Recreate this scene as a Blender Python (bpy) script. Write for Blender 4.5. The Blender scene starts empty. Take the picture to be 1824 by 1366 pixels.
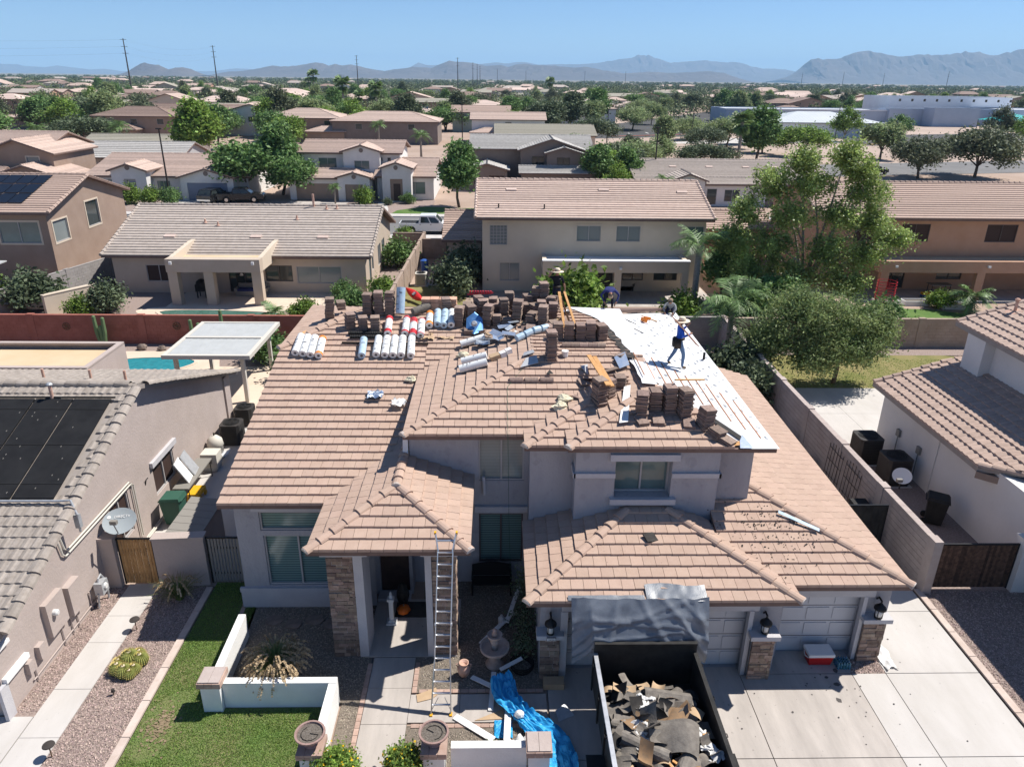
import bpy, bmesh, math, random
import numpy as np
from mathutils import Vector, Matrix, Euler, noise as mnoise
R = math.radians
random.seed(7)
rng = np.random.default_rng(7)
SC = bpy.context.scene
COL = SC.collection

# ------------------------------------------------------------------ camera, sky, sun, exposure
CAM_H = 15.0
HAZE = 6.5e-5
def make_camera():
    p, y, r = R(22.52), R(1.40), R(-0.70)
    cp, sp, c, s = math.cos(p), math.sin(p), math.cos(y), math.sin(y)
    r0 = Vector((c, -s, 0)); fw = Vector((cp*s, cp*c, -sp)); u0 = Vector((sp*s, sp*c, cp))
    rt = r0*math.cos(r) - u0*math.sin(r); up = u0*math.cos(r) + r0*math.sin(r)
    m = Matrix.Identity(4)
    for i in range(3):
        m[i][0] = rt[i]; m[i][1] = up[i]; m[i][2] = -fw[i]
    m[2][3] = CAM_H
    cd = bpy.data.cameras.new('camera'); o = bpy.data.objects.new('camera', cd); COL.objects.link(o)
    o.matrix_world = m
    cd.sensor_width = 36; cd.lens = 1310/1824*36; cd.clip_start = .1; cd.clip_end = 90000
    SC.camera = o
make_camera()
SUN_AZ, SUN_EL = R(67.0), R(55.8)           # azimuth from +Y towards +X
w = bpy.data.worlds.new('World'); SC.world = w; w.use_nodes = True
nt = w.node_tree; bg = nt.nodes['Background']
sky = nt.nodes.new('ShaderNodeTexSky'); sky.sky_type = 'NISHITA'; sky.sun_disc = False
sky.sun_elevation = SUN_EL; sky.sun_rotation = SUN_AZ
sky.air_density = 1.0; sky.dust_density = 0.0; sky.ozone_density = 8.0; sky.altitude = 2500
nt.links.new(sky.outputs[0], bg.inputs[0]); bg.inputs[1].default_value = 0.088
sd = bpy.data.lights.new('sun', 'SUN'); sd.energy = 5.0; sd.angle = R(.53); sd.color = (1, .955, .89)
so = bpy.data.objects.new('sun', sd); COL.objects.link(so); so.location = (0, 0, 60)
sdir = Vector((math.sin(SUN_AZ)*math.cos(SUN_EL), math.cos(SUN_AZ)*math.cos(SUN_EL), math.sin(SUN_EL)))
so.rotation_euler = sdir.to_track_quat('Z', 'Y').to_euler()
vs = SC.view_settings; vs.view_transform = 'Standard'; vs.look = 'None'; vs.gamma = 1; vs.exposure = 0.46; vs.use_curve_mapping = False
SC.render.engine = 'CYCLES'
cy = SC.cycles
cy.max_bounces = 6; cy.diffuse_bounces = 2; cy.glossy_bounces = 2; cy.transmission_bounces = 3; cy.volume_bounces = 2
cy.transparent_max_bounces = 8; cy.use_denoising = True; cy.caustics_reflective = False; cy.caustics_refractive = False
cy.sample_clamp_indirect = 4

# ------------------------------------------------------------------ materials
MT = {}
def mat(name, c, c2=None, rough=.85, scale=2.0, detail=4, bump=0., bscale=30., metal=0., rnd=0., spec=.3, transl=0., stripe=None, mixlo=.35, mixhi=.65, hue=0., spot=None, stretch=None):
    if name in MT: return MT[name]
    m = bpy.data.materials.new(name); m.use_nodes = True; t = m.node_tree; n = t.nodes; L = t.links
    b = n['Principled BSDF']; b.inputs['Roughness'].default_value = rough; b.inputs['Metallic'].default_value = metal
    b.inputs['Specular IOR Level'].default_value = spec
    col = None
    tc = n.new('ShaderNodeTexCoord')
    if c2 is not None:
        ns = n.new('ShaderNodeTexNoise'); ns.inputs['Scale'].default_value = scale; ns.inputs['Detail'].default_value = detail; ns.inputs['Roughness'].default_value = .65
        src = tc.outputs['Object']
        if stretch: mp = n.new('ShaderNodeMapping'); mp.inputs['Scale'].default_value = stretch; L.new(src, mp.inputs[0]); src = mp.outputs[0]
        L.new(src, ns.inputs['Vector'])
        mr = n.new('ShaderNodeMapRange'); mr.inputs[1].default_value = mixlo; mr.inputs[2].default_value = mixhi; L.new(ns.outputs[0], mr.inputs[0])
        mx = n.new('ShaderNodeMix'); mx.data_type = 'RGBA'; mx.inputs[6].default_value = (*c, 1); mx.inputs[7].default_value = (*c2, 1)
        L.new(mr.outputs[0], mx.inputs[0]); col = mx.outputs[2]
    if stripe:                                  # (axis, period, dark factor, duty)
        ax, per, dk, duty = stripe
        sx = n.new('ShaderNodeSeparateXYZ'); L.new(tc.outputs['Object'], sx.inputs[0])
        md = n.new('ShaderNodeMath'); md.operation = 'DIVIDE'; md.inputs[1].default_value = per; L.new(sx.outputs['XYZ'.index(ax)], md.inputs[0])
        fr = n.new('ShaderNodeMath'); fr.operation = 'FRACT'; L.new(md.outputs[0], fr.inputs[0])
        gt = n.new('ShaderNodeMath'); gt.operation = 'LESS_THAN'; gt.inputs[1].default_value = duty; L.new(fr.outputs[0], gt.inputs[0])
        mx = n.new('ShaderNodeMix'); mx.data_type = 'RGBA'; mx.blend_type = 'MULTIPLY'
        if col is None: mx.inputs[6].default_value = (*c, 1)
        else: L.new(col, mx.inputs[6])
        mx.inputs[7].default_value = (dk, dk, dk, 1); L.new(gt.outputs[0], mx.inputs[0]); col = mx.outputs[2]
    if spot:                                    # blotches: (scale, threshold, darkening)
        n3 = n.new('ShaderNodeTexNoise'); n3.inputs['Scale'].default_value = spot[0]; n3.inputs['Detail'].default_value = 3; L.new(tc.outputs['Object'], n3.inputs['Vector'])
        r3 = n.new('ShaderNodeMapRange'); r3.inputs[1].default_value = spot[1]; r3.inputs[2].default_value = spot[1]+.06; L.new(n3.outputs[0], r3.inputs[0])
        mx = n.new('ShaderNodeMix'); mx.data_type = 'RGBA'; mx.blend_type = 'MULTIPLY'; L.new(col, mx.inputs[6]); mx.inputs[7].default_value = (spot[2],)*3+(1,); L.new(r3.outputs[0], mx.inputs[0]); col = mx.outputs[2]
    if rnd:
        ge = n.new('ShaderNodeNewGeometry'); oi = n.new('ShaderNodeObjectInfo')
        ad = n.new('ShaderNodeMath'); ad.operation = 'ADD'; L.new(ge.outputs['Random Per Island'], ad.inputs[0]); L.new(oi.outputs['Random'], ad.inputs[1])
        fr = n.new('ShaderNodeMath'); fr.operation = 'FRACT'; L.new(ad.outputs[0], fr.inputs[0])
        hv = n.new('ShaderNodeHueSaturation')
        mr = n.new('ShaderNodeMapRange'); mr.inputs[3].default_value = 1-rnd; mr.inputs[4].default_value = 1+rnd; L.new(fr.outputs[0], mr.inputs[0]); L.new(mr.outputs[0], hv.inputs['Value'])
        if hue:
            m5 = n.new('ShaderNodeMath'); m5.operation = 'MULTIPLY'; m5.inputs[1].default_value = 7.31; L.new(fr.outputs[0], m5.inputs[0])
            f5 = n.new('ShaderNodeMath'); f5.operation = 'FRACT'; L.new(m5.outputs[0], f5.inputs[0])
            m6 = n.new('ShaderNodeMapRange'); m6.inputs[3].default_value = .5-hue; m6.inputs[4].default_value = .5+hue; L.new(f5.outputs[0], m6.inputs[0]); L.new(m6.outputs[0], hv.inputs['Hue'])
        if col is None: hv.inputs['Color'].default_value = (*c, 1)
        else: L.new(col, hv.inputs['Color'])
        col = hv.outputs[0]
    if col is None: b.inputs['Base Color'].default_value = (*c, 1)
    else: L.new(col, b.inputs['Base Color'])
    if bump:
        n2 = n.new('ShaderNodeTexNoise'); n2.inputs['Scale'].default_value = bscale; n2.inputs['Detail'].default_value = 5; L.new(tc.outputs['Object'], n2.inputs['Vector'])
        bp = n.new('ShaderNodeBump'); bp.inputs['Strength'].default_value = 1; bp.inputs['Distance'].default_value = bump; L.new(n2.outputs[0], bp.inputs['Height']); L.new(bp.outputs[0], b.inputs['Normal'])
    if transl:
        tr = n.new('ShaderNodeBsdfTranslucent'); ms = n.new('ShaderNodeMixShader'); ms.inputs[0].default_value = transl
        if col is None: tr.inputs[0].default_value = (*c, 1)
        else: L.new(col, tr.inputs[0])
        L.new(b.outputs[0], ms.inputs[1]); L.new(tr.outputs[0], ms.inputs[2]); L.new(ms.outputs[0], n['Material Output'].inputs[0])
    MT[name] = m
    return m
mat('tile', (.425,.30,.232), (.465,.335,.262), .85, 3, spot=(11, .67, .72), bump=.004, bscale=25, rnd=.05, hue=.002)
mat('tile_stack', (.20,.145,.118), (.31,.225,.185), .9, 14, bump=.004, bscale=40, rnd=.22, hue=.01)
mat('tile_fresh', (.52,.30,.20), (.62,.38,.27), .85, 12, rnd=.12)
mat('tile_grey', (.275,.235,.20), (.35,.305,.265), .88, 6, bump=.004, bscale=25, rnd=.14)
mat('tile_rose', (.39,.285,.23), (.45,.335,.275), .88, 6, bump=.004, bscale=25, rnd=.12)
mat('tile_taupe', (.37,.315,.27), (.46,.395,.345), .88, 3, rnd=.13)
mat('tile_pink', (.47,.355,.295), (.55,.425,.355), .88, 3, rnd=.12)
mat('tile_silver', (.36,.34,.315), (.46,.44,.41), .88, 3, rnd=.12)
mat('tile_sage', (.30,.28,.22), (.36,.33,.27), .88, 3, rnd=.10)
mat('tile_umber', (.23,.16,.13), (.30,.22,.18), .88, 3, rnd=.12)
mat('tile_pale', (.55,.42,.36), (.62,.49,.42), .88, 3, rnd=.10)
mat('mortar', (.42,.39,.36), (.52,.49,.46), .95, 12)
mat('fascia', (.16,.105,.085), (.20,.135,.11), .8, 3)
mat('fascia_grey', (.30,.26,.23), (.34,.30,.27), .8, 3)
mat('stucco', (.345,.335,.355), (.405,.395,.41), .95, 1.0, detail=8, spot=(3.0,.60,.9), bump=.02, bscale=14, stretch=(1.5,1.5,.5))
mat('stucco_trim', (.48,.465,.48), (.53,.515,.52), .95, 3, bump=.006, bscale=30)
mat('stucco_rose', (.42,.35,.315), (.46,.385,.35), .95, 1.2, bump=.010, bscale=12)
mat('stucco_white', (.68,.655,.62), (.74,.715,.68), .95, .8, bump=.01, bscale=10)
mat('stucco_tan', (.48,.395,.31), (.52,.43,.345), .95, .8, bump=.008, bscale=12)
mat('stucco_brown', (.30,.215,.165), (.34,.25,.195), .95, .8, bump=.008, bscale=12)
mat('stucco_orange', (.44,.265,.175), (.48,.30,.205), .95, .8, bump=.008, bscale=12)
mat('stucco_cream', (.59,.495,.385), (.63,.53,.42), .95, .8, bump=.008, bscale=12)
mat('stucco_dusk', (.22,.175,.15), (.25,.205,.18), .95, .8)
mat('stucco_grey', (.36,.345,.34), (.40,.385,.38), .95, .8)
mat('stucco_green', (.27,.33,.30), (.30,.36,.33), .95, .8)
mat('wall_paint', (.78,.77,.74), (.84,.83,.80), .9, 2, bump=.01, bscale=20)
mat('white', (.80,.79,.77), None, .6)
mat('white_trim', (.62,.61,.60), (.68,.67,.66), .8, 3)
mat('block_red', (.30,.105,.075), (.36,.135,.10), .95, 1.5, bump=.01, bscale=12, rnd=.06)
mat('block_tan', (.34,.255,.20), (.40,.31,.25), .95, 1.5, bump=.01, bscale=12, rnd=.06)
mat('block_grey', (.30,.275,.26), (.35,.325,.31), .95, 1.5, bump=.01, bscale=12, rnd=.06)
mat('block_rose', (.40,.33,.30), (.46,.39,.355), .95, 1.5, bump=.01, bscale=12, rnd=.05)
mat('stone', (.24,.17,.13), (.33,.25,.20), .95, 6, bump=.02, bscale=14, rnd=.38, hue=.015)
mat('concrete', (.47,.44,.405), (.56,.53,.50), .9, .7, detail=8, spot=(9, .70, .75), stretch=(1.6,.5,1), bump=.002, bscale=60, mixlo=.3, mixhi=.7)
mat('concrete_old', (.35,.315,.285), (.51,.46,.415), .9, .9, detail=9, spot=(7, .69, .6), stretch=(1.8,.4,1), bump=.002, bscale=60, mixlo=.3, mixhi=.7)
mat('joint', (.10,.09,.085), None, .95)
mat('curb', (.50,.40,.34), (.58,.48,.42), .95, 3, rnd=.07)
mat('brick', (.40,.27,.215), (.47,.34,.28), .95, 6, rnd=.12)
mat('asphalt', (.065,.063,.062), (.09,.087,.085), .95, .4)
mat('asphalt_old', (.16,.155,.15), (.20,.195,.19), .95, .2)
mat('dirt', (.20,.15,.09), (.29,.215,.14), .97, 6)
mat('soil', (.33,.24,.185), (.42,.32,.255), .97, .12, detail=8)
mat('scrub', (.15,.135,.085), (.24,.205,.14), .97, .01, detail=8)
mat('desert', (.37,.285,.23), (.46,.36,.295), .97, .05, detail=8)
mat('lawn_soil', (.11,.18,.045), (.21,.20,.09), .97, .8, detail=8, bump=.03, bscale=40)
mat('lawn_far', (.075,.15,.03), (.12,.19,.05), .97, .8, detail=6)
mat('lawn_dry', (.15,.16,.045), (.27,.22,.10), .97, .5, detail=6)
mat('grass', (.225,.335,.08), None, .7, rnd=.35, transl=.3, hue=.02)
mat('gravel_bed', (.24,.18,.155), (.36,.285,.25), .97, 14, detail=3, bump=.03, bscale=24)
mat('gravel', (.36,.275,.24), None, .95, rnd=.5, hue=.02)
mat('gravel_tan', (.27,.23,.185), None, .95, rnd=.45, hue=.02)
mat('gravel_bed_tan', (.15,.125,.10), (.24,.20,.16), .97, 14, detail=3, bump=.03, bscale=24)
mat('glass', (.035,.045,.045), None, .06, spec=.6)
mat('glass_teal', (.10,.15,.145), (.14,.20,.19), .08, .8, spec=.6)
mat('glass_shutter', (.16,.26,.25), None, .12, spec=.6, stripe=('Z', .085, .45, .35))
mat('glass_blind', (.24,.27,.265), None, .12, spec=.6, stripe=('Z', .05, .7, .4))
mat('glass_screen', (.055,.035,.03), None, .6, spec=.2)
mat('frame', (.42,.40,.39), None, .5)
mat('frame_dark', (.10,.085,.08), None, .5)
mat('garage', (.56,.555,.57), (.60,.595,.61), .6, 1)
mat('garage_brown', (.27,.205,.16), (.30,.23,.185), .6, 1)
mat('garage_blue', (.23,.25,.32), None, .6)
mat('door', (.055,.035,.03), (.08,.05,.04), .5, 6)
mat('iron', (.012,.012,.013), None, .45)
mat('black', (.012,.012,.012), (.03,.028,.026), .7, 3)
mat('black_gloss', (.01,.01,.011), None, .25, spec=.6)
mat('rubber', (.015,.015,.015), None, .8)
mat('solar_mat', (.007,.007,.008), (.014,.014,.015), .75, 2)
mat('solar_cell', (.006,.007,.011), None, .3, spec=.6)
mat('alu', (.62,.63,.65), None, .3, metal=.9)
mat('alu_dull', (.45,.46,.48), (.60,.61,.63), .45, 4, metal=.7)
mat('foil', (.55,.66,.80), (.80,.84,.88), .25, 5, metal=.75)
mat('foil_blue', (.09,.24,.52), (.16,.34,.62), .3, 5, metal=.5)  # bare metal; the blue is sky reflection painted into the base colour
mat('galv', (.42,.43,.44), (.52,.53,.54), .5, 8, metal=.4)
mat('roll_white', (.78,.78,.76), (.70,.72,.74), .55, 6, mixlo=.45, mixhi=.75)
mat('roll_blue', (.36,.50,.62), (.48,.60,.70), .5, 5)
mat('roll_red', (.50,.025,.035), None, .5)
mat('roll_orange', (.80,.23,.03), None, .5)
mat('ink', (.10,.10,.11), None, .6)
mat('ink_grey', (.34,.36,.39), None, .8)
mat('underlay', (.67,.67,.665), (.72,.72,.715), .6, 1.5, bump=.01, bscale=3)
mat('felt', (.15,.132,.115), (.23,.205,.175), .95, 5, bump=.01, bscale=20, rnd=.2)
mat('felt_dark', (.035,.032,.03), (.06,.055,.05), .95, 5)
mat('felt_rust', (.30,.185,.10), (.20,.14,.09), .95, 6)
mat('cardboard', (.44,.31,.19), (.50,.36,.23), .9, 4)
mat('lumber', (.52,.27,.10), (.62,.35,.15), .8, 7, rnd=.12)
mat('batten', (.42,.20,.11), None, .85, rnd=.2)
mat('wood_gate', (.36,.20,.08), (.46,.27,.115), .75, 6, rnd=.16)
mat('wood_dark', (.055,.032,.022), (.13,.075,.05), .8, 9, rnd=.45)
mat('foam', (.62,.56,.40), (.70,.64,.48), .9, 12, bump=.03, bscale=16)
mat('plastic_white', (.74,.73,.70), (.80,.79,.77), .5, 4, transl=.15)
mat('tarp_blue', (.02,.27,.56), (.04,.37,.68), .45, 3, bump=.02, bscale=6)
mat('tarp_grey', (.12,.135,.16), (.18,.20,.23), .38, 2.5, spec=.6, bump=.004, bscale=40)
mat('terracotta', (.50,.29,.21), (.60,.41,.33), .9, 8)
mat('cast_stone', (.42,.32,.27), (.52,.42,.37), .95, 8, bump=.01, bscale=30)
mat('urn', (.28,.175,.15), (.36,.25,.22), .9, 8, bump=.008, bscale=30)
mat('potting', (.10,.085,.07), (.19,.165,.14), .97, 22, bump=.02, bscale=40)
mat('pumpkin', (.62,.13,.01), None, .5)
mat('red', (.55,.02,.02), None, .45)
mat('yellow', (.75,.40,.02), None, .5)
mat('bin_green', (.035,.10,.07), None, .55)
mat('green_lid', (.12,.48,.28), None, .6)
mat('blue_plastic', (.03,.10,.35), None, .4)
mat('bottle', (.10,.25,.40), (.03,.12,.10), .2, 12, spec=.6)
mat('dish', (.33,.37,.39), None, .5)
mat('ac_dark', (.035,.032,.03), (.05,.045,.042), .6, 2)
mat('ac_grey', (.24,.225,.20), None, .6)
mat('pool_water', (.02,.20,.24), (.03,.28,.32), .04, 3, spec=.6, bump=.01, bscale=5)
mat('pool_green', (.06,.14,.11), (.09,.19,.15), .04, 3, spec=.6)
mat('deck', (.60,.48,.37), (.66,.54,.43), .9, .7)
mat('flat_roof', (.56,.42,.26), (.62,.48,.32), .95, .4)
mat('slat_white', (.42,.43,.42), (.46,.47,.46), .6, 2)
mat('pvc', (.60,.56,.49), None, .6)
mat('cable', (.02,.02,.02), None, .6)
mat('cord_green', (.02,.09,.05), None, .6)
mat('bark', (.13,.095,.07), (.20,.15,.115), .95, 6, bump=.03, bscale=10)
mat('bark_pale', (.26,.22,.185), (.34,.30,.26), .95, 6, bump=.02, bscale=10)
mat('leaf_ash', (0.2, 0.265, 0.075), (0.42, 0.53, 0.17), .45, scale=0.9, detail=2, mixlo=.4, mixhi=.6, rnd=.35, transl=.42, spec=.5, hue=.015)
mat('leaf_mesq', (0.166, 0.205, 0.094), (0.357, 0.442, 0.202), .6, scale=0.9, detail=2, mixlo=.4, mixhi=.6, rnd=.35, transl=.38, hue=.02)
mat('leaf_green', (0.1, 0.175, 0.055), (0.2, 0.33, 0.105), .6, scale=0.9, detail=2, mixlo=.4, mixhi=.6, rnd=.38, transl=.25, hue=.015)
mat('leaf_lime', (0.122, 0.187, 0.036), (0.264, 0.403, 0.078), .6, scale=0.9, detail=2, mixlo=.4, mixhi=.6, rnd=.35, transl=.3, hue=.015)
mat('leaf_dark', (0.085, 0.115, 0.062), (0.17, 0.215, 0.115), .65, scale=0.9, detail=2, mixlo=.4, mixhi=.6, rnd=.35, transl=.2, hue=.015)
mat('leaf_olive', (0.083, 0.097, 0.054), (0.178, 0.209, 0.116), .65, scale=0.9, detail=2, mixlo=.4, mixhi=.6, rnd=.35, transl=.2, hue=.015)
mat('leaf_acacia', (.15,.21,.075), (.30,.37,.15), .6, .9, 2, rnd=.35, transl=.38, hue=.02, mixlo=.4, mixhi=.6)
mat('leaf_palm', (0.094, 0.151, 0.05), (0.202, 0.326, 0.109), .5, scale=0.9, detail=2, mixlo=.4, mixhi=.6, rnd=.3, transl=.25, spec=.4)
mat('leaf_far', (0.085, 0.11, 0.052), (0.18, 0.22, 0.105), .8, scale=0.35, detail=2, mixlo=.4, mixhi=.6, rnd=.45, transl=.1, hue=.03)
mat('straw', (.58,.44,.27), None, .8, rnd=.3, transl=.2)
mat('reed', (.19,.25,.08), None, .7, rnd=.35, transl=.25)
mat('petal', (.80,.52,.02), None, .6, rnd=.15)
mat('cactus', (.20,.23,.06), (.29,.30,.09), .7, 10)
mat('cactus_spine', (.62,.50,.17), None, .8)
mat('saguaro', (.13,.20,.09), None, .8)
mat('rock', (.16,.125,.105), (.25,.20,.17), .95, 3, bump=.05, bscale=5)
mat('mountain', (.085,.068,.062), (.13,.105,.092), .98, .0025, detail=9)
mat('skin', (.36,.195,.125), None, .6)
mat('shirt_blue', (.01,.07,.42), (.015,.10,.52), .85, 6)
mat('shirt_black', (.012,.013,.018), None, .85)
mat('shirt_navy', (.02,.025,.11), (.03,.04,.16), .85, 8)
mat('shirt_grey', (.25,.26,.27), None, .85)
mat('jeans', (.10,.17,.29), (.15,.23,.36), .9, 8)
mat('jeans_dark', (.02,.025,.05), None, .9)
mat('boot', (.14,.085,.045), None, .8)
mat('leather', (.035,.026,.02), None, .6)
mat('straw_hat', (.68,.58,.44), (.74,.64,.50), .9, 14)
mat('straw_band', (.32,.23,.16), None, .9)
mat('hair', (.012,.01,.008), None, .7)
mat('car_white', (.72,.72,.72), None, .25, spec=.6)
mat('car_dark', (.015,.016,.018), None, .2, spec=.6)
mat('car_blue', (.03,.05,.08), None, .25, spec=.6)
mat('car_red', (.32,.02,.02), None, .25, spec=.6)
mat('chrome', (.6,.6,.6), None, .15, metal=1)
mat('lamp_red', (.45,.01,.01), None, .3)
mat('pole', (.05,.042,.038), None, .8)
mat('pole_steel', (.09,.085,.08), None, .7)
mat('school_blue', (.38,.44,.53), (.42,.48,.57), .9, .3)
mat('school_wall', (.66,.69,.73), (.71,.74,.78), .9, .3)
mat('school_dark', (.10,.105,.115), None, .7)
mat('roof_metal', (.50,.53,.54), (.56,.59,.60), .5, .3, stripe=('X', 1.0, .8, .1))
mat('teal', (.01,.36,.36), None, .7)
mat('road_paint', (.75,.73,.68), None, .8)
mat('road_yellow', (.62,.38,.06), None, .8)
mat('road_red', (.50,.16,.11), None, .8)
# ------------------------------------------------------------------ mesh and object helpers
class MB:
    def __init__(s): s.v = []; s.f = []; s.m = []
    def add(s, vs, fs, mi=0):
        o = len(s.v); s.v += [tuple(p) for p in vs]
        for f in fs: s.f.append([i+o for i in f]); s.m.append(mi)
        return s
    def box(s, x0, y0, z0, x1, y1, z1, mi=0):
        return s.add([(x0,y0,z0),(x1,y0,z0),(x1,y1,z0),(x0,y1,z0),(x0,y0,z1),(x1,y0,z1),(x1,y1,z1),(x0,y1,z1)],
                     [(3,2,1,0),(4,5,6,7),(0,1,5,4),(1,2,6,5),(2,3,7,6),(3,0,4,7)], mi)
    def obox(s, c, size, rot=(0,0,0), mi=0):          # box of full size about its centre
        m = Euler(rot).to_matrix(); c = Vector(c); h = [q/2 for q in size]
        vs = [c + m @ Vector((sx*h[0], sy*h[1], sz*h[2])) for sz in (-1,1) for sx, sy in ((-1,-1),(1,-1),(1,1),(-1,1))]
        return s.add(vs, [(3,2,1,0),(4,5,6,7),(0,1,5,4),(1,2,6,5),(2,3,7,6),(3,0,4,7)], mi)
    def bar(s, a, b, w, h=None, up=(0,0,1), mi=0):    # rectangular bar between two points
        a, b = Vector(a), Vector(b); h = h or w; d = (b-a).normalized(); u = Vector(up)
        if abs(d.dot(u)) > .98: u = Vector((0,1,0))
        x = d.cross(u).normalized()*w/2; y = x.cross(d).normalized()*h/2
        vs = [a-x-y, a+x-y, a+x+y, a-x+y, b-x-y, b+x-y, b+x+y, b-x+y]
        return s.add(vs, [(3,2,1,0),(4,5,6,7),(0,1,5,4),(1,2,6,5),(2,3,7,6),(3,0,4,7)], mi)
    def prism(s, poly, off, mi=0):                    # polygon swept along off
        n = len(poly); o = Vector(off); p = [Vector(q) for q in poly]
        return s.add(p + [q+o for q in p], [tuple(range(n))[::-1], tuple(range(n, 2*n))] + [(i, (i+1) % n, (i+1) % n+n, i+n) for i in range(n)], mi)
    def tube(s, pts, r, n=8, cap=True, mi=0):
        pts = [Vector(p) for p in pts]; k = len(pts); rs = r if isinstance(r, (list, tuple)) else [r]*k
        vs = []; x = None
        for i, p in enumerate(pts):
            d = (pts[min(i+1, k-1)] - pts[max(i-1, 0)])
            d = d.normalized() if d.length > 1e-9 else Vector((0,0,1))
            if x is None: x = d.orthogonal().normalized()
            x = (x - d*x.dot(d)); x = x.normalized() if x.length > 1e-6 else d.orthogonal().normalized()
            y = d.cross(x)
            vs += [p + (x*math.cos(2*math.pi*j/n) + y*math.sin(2*math.pi*j/n))*rs[i] for j in range(n)]
        fs = [(i*n+j, i*n+(j+1) % n, (i+1)*n+(j+1) % n, (i+1)*n+j) for i in range(k-1) for j in range(n)]
        if cap: fs += [tuple(range(n))[::-1], tuple(range((k-1)*n, k*n))]
        return s.add(vs, fs, mi)
    def lathe(s, prof, c=(0,0,0), n=20, axis=None, mi=0):   # prof: (radius, height)
        c = Vector(c); m = Matrix.Identity(3) if axis is None else Vector(axis).normalized().to_track_quat('Z','Y').to_matrix()
        k = len(prof); vs = [c + m @ Vector((r*math.cos(2*math.pi*j/n), r*math.sin(2*math.pi*j/n), z)) for r, z in prof for j in range(n)]
        fs = [(i*n+j, i*n+(j+1) % n, (i+1)*n+(j+1) % n, (i+1)*n+j) for i in range(k-1) for j in range(n)]
        fs += [tuple(range(n))[::-1], tuple(range((k-1)*n, k*n))]
        return s.add(vs, fs, mi)
    def ball(s, c, r, nu=12, nv=8, mi=0, jit=0, seed=0):
        c = Vector(c); r = r if isinstance(r, (tuple, list)) else (r, r, r); vs = []; q = random.Random(seed)
        for i in range(nv+1):
            t = math.pi*i/nv
            for j in range(nu):
                a = 2*math.pi*j/nu; k = 1 + (q.uniform(-jit, jit) if jit else 0)
                vs.append(c + Vector((r[0]*math.sin(t)*math.cos(a), r[1]*math.sin(t)*math.sin(a), r[2]*math.cos(t)))*k)
        return s.add(vs, [(i*nu+j, (i+1)*nu+j, (i+1)*nu+(j+1) % nu, i*nu+(j+1) % nu) for i in range(nv) for j in range(nu)], mi)
    def grid(s, fn, nu, nv, mi=0):                    # fn(u, v) -> point
        vs = [fn(i/nu, j/nv) for j in range(nv+1) for i in range(nu+1)]
        return s.add(vs, [(j*(nu+1)+i, j*(nu+1)+i+1, (j+1)*(nu+1)+i+1, (j+1)*(nu+1)+i) for j in range(nv) for i in range(nu)], mi)
    def quad(s, a, b, c, d, mi=0): return s.add([a, b, c, d], [(0,1,2,3)], mi)
    def mesh(s, name, mats, off=None, smooth=False):
        me = bpy.data.meshes.new(name)
        vs = s.v if off is None else [(a-off[0], b-off[1], c-off[2]) for a, b, c in s.v]
        me.from_pydata(vs, [], s.f)
        for m in (mats if isinstance(mats, (list, tuple)) else [mats]): me.materials.append(MT[m] if isinstance(m, str) else m)
        if any(s.m): me.polygons.foreach_set('material_index', s.m)
        if smooth: me.polygons.foreach_set('use_smooth', [True]*len(s.f))
        me.update()
        return me
WL = {}
def tag(o, label=None, cat=None, group=None, kind=None):
    if label: o['label'] = label
    if cat: o['category'] = cat
    if group: o['group'] = group
    if kind: o['kind'] = kind
    return o
def T(name, label, cat, loc=(0,0,0), group=None, kind=None):       # a thing: an Empty at its base
    o = bpy.data.objects.new(name, None); COL.objects.link(o); o.empty_display_size = .2
    o.location = loc; WL[o.name] = Vector(loc)
    return tag(o, label, cat, group, kind)
def P(name, mb, mats, parent, kind=None, smooth=False, label=None):  # a part, given in world coordinates
    me = mb.mesh(name, mats, None, smooth) if isinstance(mb, MB) else mb
    o = bpy.data.objects.new(name, me); COL.objects.link(o)
    if parent is not None:
        o.parent = parent; o.location = -WL[parent.name]
    WL[o.name] = Vector((0,0,0))
    return tag(o, label, None, None, kind)
def S(name, label, cat, mb, mats, loc=None, group=None, smooth=False, kind=None):  # a thing that is one mesh
    if loc is None:
        a = np.array(mb.v); loc = ((a[:,0].min()+a[:,0].max())/2, (a[:,1].min()+a[:,1].max())/2, a[:,2].min())
    o = bpy.data.objects.new(name, mb.mesh(name, mats, loc, smooth)); COL.objects.link(o); o.location = loc; WL[o.name] = Vector(loc)
    return tag(o, label, cat, group, kind)
def ST(name, mb, mats, kind='structure', smooth=False):             # a piece of the setting
    o = bpy.data.objects.new(name, mb.mesh(name, mats, None, smooth)); COL.objects.link(o); WL[o.name] = Vector((0,0,0))
    return tag(o, kind=kind)
def dup(root, loc, rotz=0., scale=1., label=None, group=None, mats=None, rot=None):
    def cp(o, parent):
        c = o.copy(); COL.objects.link(c); c.parent = parent
        if mats and c.type == 'MESH':
            for i, sl in enumerate(c.material_slots):
                nm = sl.material.name if sl.material else ''
                if nm in mats: sl.link = 'OBJECT'; sl.material = MT[mats[nm]]
        for ch in o.children: cp(ch, c)
        return c
    r = cp(root, None); r.location = loc; r.rotation_euler = rot if rot else (0, 0, rotz); r.scale = (scale,)*3 if not isinstance(scale, tuple) else scale
    WL[r.name] = Vector(loc)
    if label: r['label'] = label
    if group: r['group'] = group
    return r
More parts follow.
